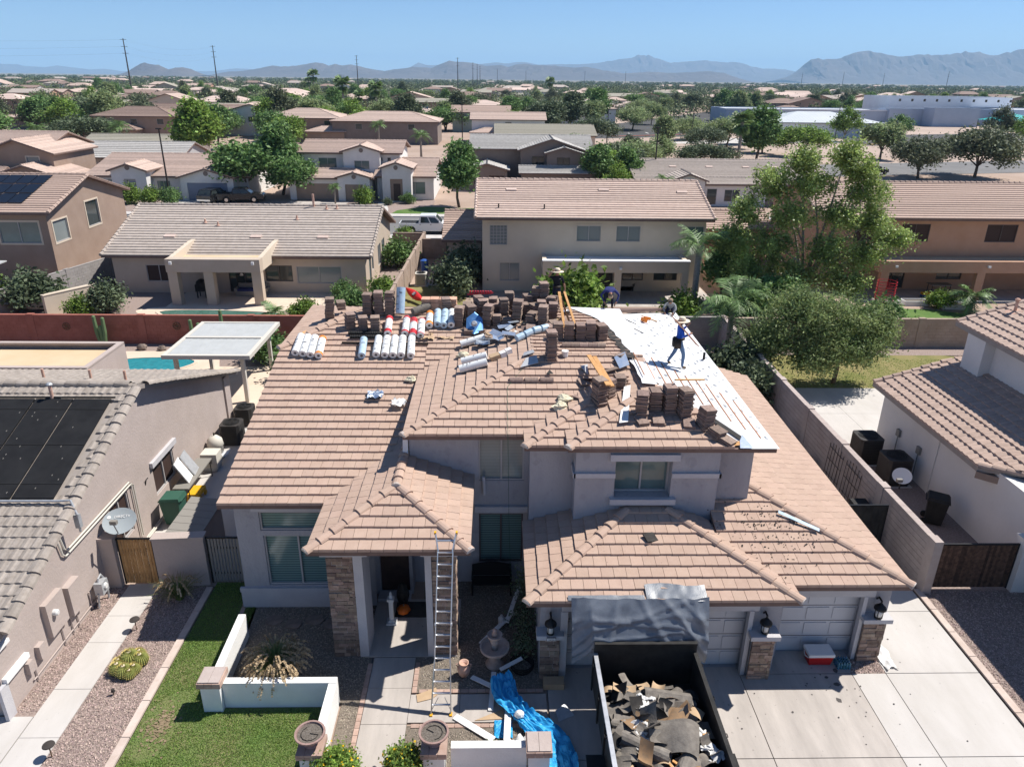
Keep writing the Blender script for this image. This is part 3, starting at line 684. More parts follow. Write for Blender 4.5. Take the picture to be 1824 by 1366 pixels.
# behind the rear walls
sheet('back_yard', rect(-60,-7.4,42.4,72.5), 'gravel_bed', .002); sheet('lawn', rect(-7.0,-2.2,43.0,56), 'lawn_dry', .005)
sheet('back_yard', rect(-2.2,17.5,42.4,56), 'soil', .003); sheet('lawn', [(24.5,44),(36,44),(34.5,48.6),(31,50.3),(26,50.6),(24.5,49)], 'lawn_far', .006); sheet('back_yard', rect(17.6,60,42.4,73), 'soil', .002)
sheet('patio', rect(-23,-15,49.6,54.2), 'deck', .009); sheet('patio', rect(-15,-9.4,47.2,54), 'deck', .012); sheet('patio', rect(3,16,50.5,56), 'concrete_old', .008); sheet('patio', rect(27,52,52.0,57), 'concrete_old', .008)
pool('pool_water', blob(-19.2,48.2,3.9,.95,28,.16,1.0), 'pool_green'); sheet('pool_deck', blob(-19.0,48.5,5.4,1.9), 'deck', .011)
# street behind, verges and yards across it
sheet('street', rect(-400,60,75.6,86.2), 'asphalt_old', .004)
for y, n in ((73.7,'pavement'),(86.5,'pavement')):
    slabs(n, [(-70+i*6, -70+(i+1)*6, y, y+1.4) for i in range(19)], 'concrete', .13, .03)
for y in (75.1, 86.2): ST('kerb', MB().box(-70,y,-.05,44,y+.35,.125), 'concrete')
sheet('front_yard', rect(-75,-8,88,99), 'gravel_bed', .003); sheet('lawn', [(-12.5,88.2),(-5.2,88.2),(-5.4,93.5),(-9,93.9),(-12.0,91.0)], 'lawn_far', .008); sheet('lawn', rect(-5,-1,88.2,93), 'lawn_far', .009); sheet('front_yard', rect(-5,60,88,99), 'soil', .004)
sheet('driveway', rect(-42,-35,87.9,97.6), 'concrete', .012); sheet('driveway', rect(-26.5,-19,87.9,97.6), 'concrete_old', .012); sheet('footpath', [(-14.3,88),(-12.8,88),(-13.2,92),(-14.2,97),(-15.2,97),(-14.6,92)], 'concrete', .014)
# school grounds, road and car park to the right
sheet('desert', [(16,184),(60,150),(140,160),(260,240),(260,380),(40,380),(14,260)], 'desert', .002)
sheet('school_road', [(52,128),(220,166),(220,188),(52,146)], 'asphalt_old', .008); sheet('car_park', [(14,206),(64,226),(84,262),(175,420),(118,420),(44,285),(12,240)], 'asphalt', .010); sheet('car_park', [(95,196),(190,222),(196,262),(100,232)], 'asphalt', .012)
sheet('pavement', [(40,196),(92,204),(100,236),(78,226)], 'concrete', .014)
for i, (x, y) in enumerate(((34,226),(40,230),(46,234),(52,239),(110,205),(122,209),(134,213))): S('parking_line', ['first','second','third','fourth','fifth','sixth','seventh'][i]+' pale painted bay line from the left on the school car park', 'road marking', MB().box(x,y,.016,x+.35,y+5,.02), 'road_paint', group='painted bay lines on the school car park')
S('crossing_stripe', 'yellow painted stripe on the school drive', 'road marking', MB().prism([(96,200,.016),(108,203,.016),(108,204,.016),(96,201,.016)],(0,0,.004)), 'road_yellow')
S('painted_kerb', 'red painted kerb line beside the school car park', 'road marking', MB().prism([(33,219,.02),(60,232,.02),(60,232.8,.02),(33,219.8,.02)],(0,0,.1)), 'road_red')
ST_ = MB(); qs = random.Random(21)
for k in range(60):
    x, y = (qs.gauss(9.0,.5), qs.gauss(15.0,.4)) if k < 22 else (qs.uniform(5.3,13.1), qs.uniform(11.5,17.5)); r_ = qs.uniform(.008,.03) if k > 4 else qs.uniform(.05,.11)
    ST_.add([(x+r_*qs.uniform(.5,1.3)*math.cos(t), y+r_*qs.uniform(.5,1.3)*math.sin(t), .0245+.0002*k) for t in (0,1,2,3,4,5)], [(0,1,2,3,4,5)])
ST('oil_stains', ST_, 'joint', 'stuff')
# ------------------------------------------------------------------ the house being re-roofed
def main_house():
    root = T('house', 'two-storey stucco house with half stripped brown tile roof and roofing materials on top', 'house', (1.5, 20, 0))
    # ---- walls
    def face(name, O, U, N, w, h, holes=(), m='stucco', gable=None, depth=.14):
        mb = MB(); wallface(mb, O, U, N, w, h, list(holes), depth, gable); o = P(name, mb, m, root)
        for q in holes: opening(root, O, U, N, q, depth)
        return o
    S_, E_, W_ = (0,-1,0), (1,0,0), (-1,0,0)
    # left wing front with tall window
    face('wall', (-7.55,18.35,0), (1,0,0), S_, 3.95, 3.85, [(.75,2.75,.78,2.55,'wm','glass_shutter'),(.7,2.8,2.72,3.35,'w','glass_shutter')])
    b = MB(); b.box(-7.68,18.26,.58,-4.4,18.36,.72); b.box(-7.66,18.28,0,-4.4,18.352,.585); P('base_band', b, 'stucco_trim', root)
    b = MB(); b.box(-7.02,18.25,3.42,-4.5,18.36,3.62); P('lintel', b, 'stucco_trim', root)
    face('wall', (-7.55,30.5,0), (0,-1,0), W_, 12.15, 3.88)
    b = MB(); b.add([(-7.552,18.35,3.88),(-7.552,30.5,3.88),(-7.552,30.5,5.7),(-7.552,25.3,5.7)], [(0,1,2,3)]); P('wall', b, 'stucco', root)
    # upper-left wall with windows above and below, side wall of the middle bay
    face('wall', (-2.55,19.5,0), (1,0,0), S_, 3.55, 5.5, [(2.05,3.42,3.72,5.2,'wm','glass_blind'),(2.05,3.42,.75,2.55,'wmk','glass_shutter')])
    b = MB(); b.box(-.62,19.38,2.66,1.0,19.5,2.86); P('lintel', b, 'stucco_trim', root)
    face('wall', (-2.55,24.5,3.5), (0,-1,0), W_, 5.0, 2.0)
    face('wall', (1.0,19.5,0), (0,-1,0), W_, .85, 5.5)
    face('wall', (1.0,18.65,0), (1,0,0), S_, 1.25, 5.5)
    face('wall', (2.25,18.65,2.4), (0,-1,0), W_, .6, 3.2)
    face('wall', (2.25,18.05,2.4), (1,0,0), S_, 4.05, 3.2, [(1.12,2.72,1.62,2.78,'wm','glass_teal')], depth=.45)
    face('wall', (6.3,18.05,2.4), (0,1,0), E_, .42, 3.2)
    face('wall', (6.3,18.47,2.4), (1,0,0), S_, 1.08, 3.2)
    face('wall', (7.38,18.47,2.4), (0,1,0), E_, 12, 3.2)
    b = MB()
    b.box(2.2,17.97,4.68,3.37,18.05,4.82); b.box(4.97,17.97,4.68,6.36,18.05,4.82); b.box(6.302,17.97,4.68,6.36,18.4,4.818); b.box(2.18,17.97,4.68,2.25,18.6,4.818)
    P('string_course', b, 'stucco_trim', root)
    P('lintel', MB().box(3.2,17.95,5.22,5.15,18.05,5.42), 'stucco_trim', root); P('sill', MB().box(3.25,17.9,3.85,5.12,18.06,4.02), 'stucco_trim', root)
    # garage block
    face('wall', (1.2,15.55,0), (1,0,0), S_, 6.4, 2.9, [(.72,5.58,.0,2.12,'g','garage')], depth=.28)
    face('wall', (1.2,19.5,0), (0,-1,0), W_, 3.95, 2.9)
    face('wall', (7.6,16.1,0), (1,0,0), S_, 3.2, 2.9, [(.3,2.5,.0,2.12,'g','garage')], depth=.25)
    face('wall', (7.6,15.55,0), (0,1,0), E_, .55, 2.9)
    face('wall', (10.8,16.1,0), (0,1,0), E_, 14.2, 2.85)
    b = MB(); b.box(1.75,15.42,2.16,6.95,15.55,2.36); P('lintel', b, 'stucco_trim', root)
    b = MB(); b.box(7.75,15.97,2.16,10.3,16.1,2.36); P('lintel', b, 'stucco_trim', root)
    # stone-faced piers: core, cap, return trims and stones
    st = [0]
    def pier(x0, x1, y0, y1, h, cap=True, trim=None, wallz=None):
        pr = P('pier', MB().box(x0+.03,y0+.03,0,x1-.03,y1,h), 'stucco_trim', root)
        q = random.Random(int(x0*10))
        def stones(ax, lo, hi, fixed, out):
            z = 0.0
            while z < h-.02:
                hh = min(q.choice((.07,.09,.11,.13)), h-z); u = lo
                while u < hi-.02:
                    ww = min(q.uniform(.12,.40), hi-u); ww = hi-u if hi-u-ww < .08 else ww; d = q.uniform(.012,.05)
                    a, b_ = u+.004, u+ww-.004
                    mb = MB().box(a, fixed-d, z+.004, b_, fixed+.04, z+hh-.004) if ax == 'S' else MB().box(fixed-.04, a, z+.004, fixed+d, b_, z+hh-.004)
                    st[0] += 1
                    if st[0] <= 300: P('stone', mb, 'stone', pr)
                    else: REST.add(mb.v, mb.f)
                    u += ww
                z += hh
        REST = MB()
        stones('S', x0, x1, y0+.04, 1); stones('E', y0, y1, x1-.04, 1)
        if REST.v: P('stones', REST, 'stone', pr, kind='stuff')
        if cap: P('pier_cap', MB().box(x0-.10,y0-.10,h,x1+.10,y1+.02,h+.13), 'stucco_trim', pr)
    pier(1.2,1.72,15.3,15.56,1.42); pier(6.83,7.42,15.22,15.56,1.42); pier(10.12,10.72,15.86,16.11,1.42)
    P('pier_trim', MB().box(1.73,15.4,0,1.92,15.56,2.17), 'stucco_trim', root); P('pier_trim', MB().box(6.7,15.4,0,6.82,15.56,2.17), 'stucco_trim', root); P('pier_trim', MB().box(10.0,15.96,0,10.11,16.11,2.17), 'stucco_trim', root)
    pier(-4.46,-3.75,16.18,17.05,3.42,False); pier(-1.68,-1.04,16.18,16.95,3.42,False)
    for x0, x1 in ((-4.58,-3.35),(-1.95,-.98)): P('portico_cap', MB().box(x0,16.08,3.42,x1,17.0,3.58), 'stucco_trim', root)
    P('pier_trim', MB().box(-3.745,16.16,0,-3.5,17.1,3.42), 'stucco_trim', root); P('pier_trim', MB().box(-1.86,16.16,0,-1.685,16.95,3.42), 'stucco_trim', root)
    P('portico_beam', MB().box(-4.4,16.2,3.58,-1.1,16.5,3.85), 'stucco', root); P('portico_beam', MB().box(-1.4,16.5,3.45,-1.1,19.45,3.85), 'stucco', root)
    P('portico_side', MB().box(-4.4,17.05,0,-3.9,19.9,3.8), 'stucco', root); P('portico_soffit', MB().box(-3.9,16.5,3.46,-1.4,19.4,3.5), 'stucco', root)
    face('wall', (-3.9,18.9,0), (1,0,0), S_, 1.35, 3.46, [(.35,1.25,.04,2.35,'d','door')]); P('threshold', MB().box(-3.6,18.5,.035,-2.6,18.9,.12), 'stucco_trim', root)
    face('wall', (-2.55,19.5,0), (0,-1,0), E_, .6, 3.46)
    # house number plate
    pl = P('number_plate', MB().box(1.36,15.16,1.43,1.60,15.185,1.535), 'frame_dark', root)
    P('number_field', MB().box(1.372,15.152,1.442,1.588,15.162,1.523), 'white', pl)
    tx = bpy.data.curves.new('number', 'FONT'); tx.body = '3454'; tx.size = .085; tx.align_x = 'CENTER'; tx.extrude = .002; to = bpy.data.objects.new('number_text', tx); COL.objects.link(to)
    me = bpy.data.meshes.new_from_object(to); bpy.data.objects.remove(to); me.materials.clear(); me.materials.append(MT['black'])
    me.transform(Matrix.Translation((1.48,15.149,1.452)) @ Matrix.Rotation(R(90),4,'X')); P('number', me, None, pl)
    # ---- roofs
    pz = .265; q = .27
    M1 = Plane([(-7.8,17.86),(-2.5,17.86),(-2.5,28.0),(-5.1,28.0),(-7.8,25.3)], 3.88-17.86*pz, 0, pz)
    M2 = Plane([(-2.5,23.2),(1.4,23.2),(1.4,28.0),(-2.5,28.0)], 3.88-17.86*pz, 0, pz)
    LH = Plane([(-7.85,25.25),(-5.1,28.0),(-7.85,30.75)], 5.86+7.8*pz, pz, 0)
    BK = Plane([(-7.85,30.75),(-5.1,28.0),(5.0,28.0),(7.8,30.75)], 6.567+28*pz, 0, -pz)
    ULF = Plane([(-2.68,19.05),(4.9,19.05),(4.9,22.95),(1.22,22.95)], 5.45-19.05*q, 0, q)
    ULL = Plane([(-2.68,19.05),(1.3,23.03),(1.3,28.0),(-2.68,24.2)], 5.45+2.68*q, q, 0)
    TOP = Plane([(1.22,22.95),(4.9,22.95),(4.9,28),(1.22,28)], 6.5-.02*22.95, 0, .02)
    MDF = Plane([(.82,18.3),(2.6,18.3),(4.2,20.0),(4.2,21.7)], 5.48-18.3*q, 0, q)
    MDL = Plane([(.82,18.3),(3.6,21.08),(3.6,22.0),(.82,19.3)], 5.48-.82*q, q, 0)
    WGF = Plane([(2.0,17.95),(7.8,17.95),(4.9,20.85)], 5.62-17.95*q, 0, q)
    WGL = Plane([(2.0,17.95),(4.9,20.85),(4.9,24.0),(2.0,19.6)], 5.62-2.0*q, q, 0)
    WGR = Plane([(7.8,17.95),(7.8,30.75),(4.9,28.0),(4.9,20.85)], 5.62+7.8*q, -q, 0)
    pq = .35
    POF = Plane([(-4.8,15.65),(-.62,15.65),(-2.71,17.74)], 3.88-15.65*pq, 0, pq)
    POL = Plane([(-4.8,15.65),(-2.71,17.74),(-2.71,20.7),(-4.8,18.3)], 3.88+4.8*pq, pq, 0)
    POR = Plane([(-.62,15.65),(-.62,19.5),(-2.71,19.5),(-2.71,17.74)], 3.88-.62*pq, -pq, 0)
    g = .31
    G1F = Plane([(.8,15.0),(7.84,15.0),(4.8,18.04),(3.84,18.04)], 2.78-15*g, 0, g)
    G1L = Plane([(.8,15.0),(3.84,18.04),(2.24,18.64),(.8,18.64)], 2.78-.8*g, g, 0)
    G1R = Plane([(7.84,15.0),(7.84,16.2),(5.9,18.04),(4.8,18.04)], 2.78+7.84*g, -g, 0)
    G2F = Plane([(6.2,15.6),(11.0,15.6),(7.7,18.9),(6.35,18.9),(6.2,18.0)], 2.78-15.6*g, 0, g)
    G2R = Plane([(11.0,15.6),(11.35,30.6),(7.39,30.6),(7.39,19.21)], 2.78+11.0*g, -g, 0)
    dk = MB()
    for p in (M1,M2,LH,BK,ULF,ULL,TOP,MDF,MDL,WGF,WGL,WGR,POF,POL,POR,G1F,G1L,G1R,G2F,G2R): p.deck(dk, .11)
    P('roof_deck', dk, 'fascia', root)
    def xl(y):
        L_ = [(20.6,4.5),(22,4.46),(23.4,4.5),(24.5,4.3),(25.8,4.12),(26.6,3.8),(27.4,3.25),(28.1,2.7)]
        for (y0,x0),(y1,x1) in zip(L_, L_[1:]):
            if y <= y1: return x0+(x1-x0)*(y-y0)/(y1-y0)
        return 2.7
    def white(x, y):                       # where the tiles have been stripped
        if y > 20.6: return x > xl(y)+.12
        lim = [(17.9,6.85),(18.2,6.7),(19.0,6.3),(19.8,5.75),(20.6,5.0)]
        for (y0,x0),(y1,x1) in zip(lim, lim[1:]):
            if y0 <= y <= y1: return x > x0+(x1-x0)*(y-y0)/(y1-y0)
        return False
    tl = []
    for i, p in enumerate((M1,M2,LH,ULF,ULL,TOP,MDF,MDL,WGF,WGL,POF,POL,POR,G1F,G1L,G1R,G2F,G2R)):
        sk = white if p in (WGF, TOP, WGL) else None
        if p is ULF: sk = lambda x, y: x > y-18.1+.9 and x > 2.6
        if p is M2: sk = lambda x, y: 3.88+pz*(y-17.86) < 5.45+q*(x+2.68)-.12
        tl += tiles(p, seed=i, skip=sk)
    lay_tiles(tl, root, 'tile')
    for a, bb, m in [((-4.8,15.65,3.88),(-2.71,17.74,4.62),1),((-.62,15.65,3.88),(-2.71,17.74,4.62),1),((-2.71,17.6,4.62),(-2.71,20.4,4.62),1),((.8,15.0,2.78),(3.84,18.0,3.72),1),((7.84,15.0,2.78),(4.85,18.0,3.72),1),((11.0,15.6,2.78),(7.5,19.1,3.87),1),
                    ((-2.68,19.05,5.45),(.95,22.7,6.43),1),((.82,18.3,5.48),(2.95,20.4,6.05),1),((2.0,17.95,5.62),(4.1,20.05,6.19),1),((-7.85,25.25,5.86),(-5.5,27.6,6.48),1)]:
        caps(root, a, bb, seed=int(a[0]*7))
    # underlayment on the stripped right slope, with its printed marks and battens
    u = MB(); us = [4.9+2.97*i/10 for i in range(11)]
    for i in range(10):
        for j in range(24):
            pt = lambda x, t: (x, (17.93+7.87-x)+((30.74-(7.87-x)*.97)-(17.93+7.87-x))*t, 5.62+q*(7.8-x)+.022+.008*mnoise.noise(Vector((x*1.7, t*14, 0))))
            u.quad(pt(us[i],j/24), pt(us[i+1],j/24), pt(us[i+1],(j+1)/24), pt(us[i],(j+1)/24))
    und = P('underlayment', u, 'underlay', root, smooth=True)
    rr = random.Random(3); u = MB(); ed = [(xl(20.6+k*.37)+rr.uniform(-.07,.07), 20.6+k*.37) for k in range(21)]
    for k in range(20):
        zt = lambda x, y: (6.5+.02*(y-22.95) if y > 22.95 else 6.41)+.075
        (xa,ya),(xb,yb) = ed[k], ed[k+1]; u.quad((xa,ya,zt(xa,ya)),(4.93,ya,6.44 if ya<22.9 else 6.60),(4.93,yb,6.44 if yb<22.9 else 6.60),(xb,yb,zt(xb,yb)))
    P('underlayment', u, 'underlay', root)
    u2 = MB(); f = lambda x, y: (x, y, 5.62+q*(y-17.95)+.02)
    u2.add([f(6.8,17.93),f(7.86,17.93),f(5.05,20.75),f(4.85,20.6),f(5.7,19.85),f(6.25,19.05)], [(0,1,2,3,4,5)]); P('underlayment', u2, 'underlay', root)
    ink = MB(); rr = random.Random(5)
    for i in range(26):
        for j in range(34):
            x = 4.6+i*.126+(.06 if j % 2 else 0)+rr.uniform(-.02,.02); y = 18.4+j*.36+rr.uniform(-.05,.05)
            if x > 7.7 or y < 18.2+(7.8-x) or y > 30.4-(7.8-x): continue
            if (i+2*j) % 4: continue
            z = lambda xx: (5.62+q*(7.8-xx) if xx > 4.9 else 6.50)+.031
            for k in range(3):
                if rr.random() < .35: continue
                yy = y+k*.065; L = rr.uniform(.035,.055); w_ = rr.uniform(.07,.13); ink.quad((x,yy,z(x)),(x+w_,yy,z(x+w_)),(x+w_,yy+L,z(x+w_)),(x,yy+L,z(x)))
    P('printed_marks', ink, 'ink_grey', und, kind='stuff')
    for x, y0, y1 in [(4.62,21.1,24.0),(4.95,21.1,23.4),(5.27,20.9,23.2),(5.55,20.6,22.9),(5.9,20.2,22.5),(6.2,19.9,22.2),(6.52,19.6,22.1),(6.82,19.1,21.9),(7.14,18.75,21.4),(7.46,18.35,20.95)]:
        z = 5.62+q*(7.8-x) if x > 4.9 else 6.52; P('batten', MB().bar((x,y0,z+.035),(x,y1,z+.035),.028,.022), 'batten', root)
    b = MB(); f = lambda x, y, d=0: (x, y, 5.62+q*(y-17.95)+d)
    b.add([f(6.0,19.35,.055),f(6.1,19.45,.055),f(6.95,18.35,.055),f(6.82,18.25,.055)], [(0,1,2,3)]); P('flashing', b, 'black', root)
    b = MB(); b.add([f(6.82,18.2,.06),f(6.95,18.45,.06),f(7.12,17.9,.06),f(6.75,17.9,.06)], [(0,1,2,3)]); P('flashing', b, 'foil', root)
    P('flashing', MB().add([f(6.55,18.0,.05),f(6.85,18.05,.05),f(6.8,18.2,.05),f(6.6,18.2,.05)], [(0,1,2,3)]), 'lumber', root)
    P('vent_pipe', MB().tube([(7.45,24.5,5.7),(7.45,24.5,6.05)], .045, 10), 'black', root); P('vent_collar', MB().lathe([(.16,0),(.06,.06)], (7.45,24.5,5.73), 12), 'galv', root)
    P('valley_liner', MB().add([(-2.75,19.4,4.45),(-2.58,19.4,4.45),(-2.58,19.48,5.4),(-2.72,19.48,5.4)], [(0,1,2,3)]), 'white', root)
    P('downpipe', MB().tube([(-.35,19.42,3.9),(-.33,19.40,3.5),(-.33,19.4,3.3)], .05, 8), 'stucco_trim', root)
    for x, y in ((-4.86,17.72),(.76,19.0),(7.95,15.85)): P('valley_board', MB().add([(x,y,{-4.86:3.86,.76:5.42,7.95:2.80}[x]),(x+.32,y-.05,{-4.86:3.80,.76:5.40,7.95:2.82}[x]),(x+.22,y+.3,{-4.86:3.95,.76:5.5,7.95:2.95}[x])],[(0,1,2)]), 'lumber', root)
    for k in range(12):
        y0, y1 = 22.6+k*.3, 22.9+k*.3; z0 = lambda y: 6.5+.02*(y-22.95)+.055
        P('black_underlay', MB().quad((xl(y0)-.16-.16*abs(math.sin(k*1.9)),y0,z0(y0)+.02),(xl(y0)+.1,y0,z0(y0)),(xl(y1)+.1,y1,z0(y1)),(xl(y1)-.16-.16*abs(math.sin(k*1.9+1.9)),y1,z0(y1)+.02)), 'felt_dark', root)
    # wall lanterns beside the garage doors
    for x, y, lb in ((1.46,15.3,'black wall lantern with glass cylinder above the number plate pier'),(7.12,15.3,'black wall lantern on the pier between the two garage doors'),(10.42,15.86,'black wall lantern on the rightmost garage pier')):
        t = T('wall_lantern', lb, 'lantern', (x, y, 1.6), 'lanterns on the garage piers')
        yl = y-.02
        P('bracket', MB().tube([(x,y+.22,2.02),(x,y+.12,2.14),(x,yl,2.12),(x,yl,2.03)], .028, 6), 'iron', t)
        P('hood', MB().lathe([(.03,.36),(.075,.30),(.155,.22),(.16,.17)], (x,yl,1.70), 14), 'iron', t, smooth=True)
        P('glass', MB().lathe([(.085,.0),(.085,.24)], (x,yl,1.63), 12), 'plastic_white', t, smooth=True); P('base', MB().lathe([(.1,0),(.1,.05)], (x,yl,1.58), 12), 'iron', t)
        for k in range(4): P('cage_bar', MB().tube([(x+.1*math.cos(k*1.57+.8),yl+.1*math.sin(k*1.57+.8),1.6),(x+.1*math.cos(k*1.57+.8),yl+.1*math.sin(k*1.57+.8),1.9)], .01, 4), 'iron', t)
    return root
main_house()
# ------------------------------------------------------------------ left neighbour
def left_house():
    root = T('house', 'single-storey rosy stucco house with rounded grey tiles and black solar mats on its roof', 'house', (-17, 22, 0))
    x1, y0, y1, yr, zr, p = -12.2, 14.2, 31.2, 22.85, 5.46, .34
    mb = MB(); O = (x1, y0, 0); ez = zr-p*(yr-y0)-.12
    hol = [(23.25-y0,24.95-y0,.92,2.1,'wm','glass_screen'),(20.2-y0,21.4-y0,.75,2.25,'wm','glass_screen')]
    wallface(mb, O, (0,1,0), (1,0,0), y1-y0, ez, hol); mb.add([(x1,y0,ez),(x1,y1,ez),(x1,yr,zr-.12)], [(0,1,2)]); mb.box(-26,y0,0,x1-.01,y0+.2,ez); mb.box(-26,y1-.2,0,x1-.01,y1,ez)
    P('wall', mb, 'stucco_rose', root)
    for q in hol: opening(root, O, (0,1,0), (1,0,0), q)
    P('window_hood', MB().box(x1,23.1,2.12,x1+.12,25.15,2.32), 'stucco_trim', root)
    P('corner_trim', MB().box(x1,30.6,0,x1+.08,31.2,2.5), 'stucco_rose', root)
    P('base_trim', MB().box(x1,14.0,.0,x1+.09,14.3,1.0), 'stucco_trim', root); P('sill', MB().box(x1,14.25,.98,x1+.12,15.2,1.12), 'white', root); P('sill', MB().box(x1,14.3,1.9,x1+.1,14.75,2.0), 'white', root)
    F = Plane([(-26,14.2),(-11.9,14.2),(-11.9,yr),(-26,yr)], zr-p*yr, 0, p); B = Plane([(-26,yr),(-11.9,yr),(-11.9,31.7),(-26,31.7)], zr+p*yr, 0, -p)
    dk = MB(); F.deck(dk); B.deck(dk); P('roof_deck', dk, 'fascia_grey', root)
    mats = lambda x, y: x < -12.25 and 18.2 < y < 21.9
    tl = [t for t in tiles(Plane([(-17.6,14.2),(-11.9,14.2),(-11.9,yr),(-17.6,yr)], zr-p*yr, 0, p), .27, .34, 5, .02, skip=mats, lift=.034)]
    lay_tiles(tl, root, 'tile_grey')
    t = MB(); courses(Plane([(-26,14.2),(-17.6,14.2),(-17.6,yr),(-26,yr)], zr-p*yr, 0, p), t); P('roof', t, 'tile_grey', root)
    tb = MB()
    for c, v, f in tiles(Plane([(-24,yr),(-11.9,yr),(-11.9,31.7),(-24,31.7)], zr+p*yr, 0, -p), .30, .36, 3, .03, lift=.04): tb.add(v, f)
    P('roof_tiles', tb, 'tile_grey', root, kind='stuff')
    caps(root, (-11.9,14.3,ez+.12-.02), (-11.9,22.7,zr-.03), 'tile_grey', .42, .175, 'rake_tile', False, 1, -.03); caps(root, (-11.9,31.7,zr-p*(31.7-yr)), (-11.9,23.0,zr-.03), 'tile_grey', .42, .175, 'rake_tile', False, 2, -.03); caps(root, (-19,yr,zr), (-11.95,yr,zr), 'tile_grey', .40, .16, 'ridge_tile', False, 3)
    P('vent_pipe', MB().tube([(-14.3,22.05,5.1),(-14.3,22.05,5.75)], .055, 10), 'terracotta', root); P('vent_cap', MB().lathe([(.09,0),(.1,.04),(.06,.09)], (-14.3,22.05,5.74), 12), 'galv', root); P('vent_flashing', MB().obox((-14.3,21.95,5.22), (.5,.5,.03), (math.atan(p),0,0)), 'mortar', root)
    for x, y in ((-13.1,24.4),(-14.6,24.9),(-16.6,25.4)): P('vent_pipe', MB().tube([(x,y,zr-p*(y-yr)),(x,y,zr-p*(y-yr)+.4)], .05, 8), 'terracotta', root)
    # pipes on the wall
    b = MB()
    for k in (0,.12):
        b.tube([(x1+.06,17.45-k,3.45),(x1+.06,17.6-k,2.62-k),(x1+.06,17.72-k,2.5-k),(x1+.06,21.5+k,2.5-k),(x1+.06,21.62+k,2.38-k),(x1+.06,21.62+k,.3)], .03, 6)
        b.tube([(x1+.1+k*.6,21.8,.12),(x1+.1+k*.6,24.0,.12)], .03, 6)
    P('pipe', b, 'pvc', root); b = MB()
    for y in (15.35,16.7,17.15,17.45,18.2): b.tube([(x1+.04,y,.05),(x1+.04,y,.65)], .022, 6)
    b.tube([(x1+.04,15.2,.18),(x1+.04,18.9,.18)], .02, 6); P('conduit', b, 'stucco_rose', root)
    P('wall_bracket', MB().tube([(x1,22.6,1.75),(x1+.05,22.6,1.95),(x1+.05,22.75,1.95)], .02, 6), 'iron', root)
    # boxes on the wall
    t = T('electric_panel', 'tall rosy electric meter panel with white meter on the neighbour wall', 'electric panel', (x1+.08,16.5,.8)); P('cabinet', MB().box(x1,16.15,.75,x1+.16,16.95,1.8), 'stucco_rose', t); P('meter', MB().lathe([(.09,0),(.09,.1),(.06,.13)], (x1+.16,16.4,1.4), 12, (1,0,0)), 'plastic_white', t)
    S('junction_box', 'larger rosy steel service box next to the electric meter panel', 'service box', MB().box(x1,17.13,.66,x1+.2,17.72,1.62), 'stucco_rose')
    S('junction_box', 'small rosy wall box second from the gravel corner', 'service box', MB().box(x1,15.55,.55,x1+.14,15.8,.95), 'stucco_rose', group='small wall boxes'); S('junction_box', 'smallest rosy wall box nearest the front wall corner', 'service box', MB().box(x1,15.05,.5,x1+.13,15.25,.85), 'stucco_rose', group='small wall boxes')
    t = T('gas_meter', 'grey gas meter with looping pipes by the neighbour wall', 'gas meter', (x1+.3,18.5,0)); P('body', MB().box(x1+.15,18.3,.45,x1+.4,18.65,.85), 'galv', t); P('dial', MB().lathe([(.1,0),(.08,.05)], (x1+.4,18.48,.68), 12, (1,0,0)), 'plastic_white', t); P('pipes', MB().tube([(x1+.25,18.75,.0),(x1+.28,18.8,.6),(x1+.25,18.6,1.0),(x1+.25,18.45,.95),(x1+.25,18.4,.8)], .03, 8).tube([(x1+.2,18.25,.0),(x1+.25,18.3,.5)], .03, 8), 'galv', t)
    # black solar pool heater mats
    t = T('solar_pool_heater', 'black solar pool heating mats covering the neighbour roof slope', 'solar mats', (-15,20,4.6))
    zp = lambda y, d=.1: zr-p*(yr-y)+d
    for i in range(7):
        a, c = -12.4-i*1.22, -12.4-(i+1)*1.22+.05; m = P('mat', MB().prism([(c,18.1,zp(18.1)),(a,18.1,zp(18.1)),(a,22.0,zp(22.0)),(c,22.0,zp(22.0))], (0,0,.03)), 'solar_mat', t)
        for k in range(1,8,3): y = 18.1+k*.49; P('strap', MB().box(c,y-.012,zp(y,.131),a,y+.012,zp(y,.14)), 'rubber', m)
        b = MB(); q = random.Random(i)
        for k in range(4):
            x = c+.25+k*.25
            for l in range(24): 
                if q.random() < .14: y = 18.25+l*.155; b.box(x,y,zp(y,.131),x+.012,y+.06,zp(y+.06,.134))
        P('seams', b, 'ac_grey', m, kind='stuff')
    P('header_pipe', MB().tube([(-21,18.0,zp(18.0,.13)),(-12.15,18.0,zp(18.0,.13)),(-11.85,17.95,zp(17.95,.2)),(-11.7,17.85,3.6),(-11.75,17.9,3.0)], .035, 8), 'galv', t); P('header_pipe', MB().tube([(-21,22.06,zp(22.06,.13)),(-12.3,22.06,zp(22.06,.13))], .035, 8), 'black', t)
    P('coupling', MB().obox((-11.75,17.9,3.35),(.14,.14,.4)), 'galv', t)
left_house()
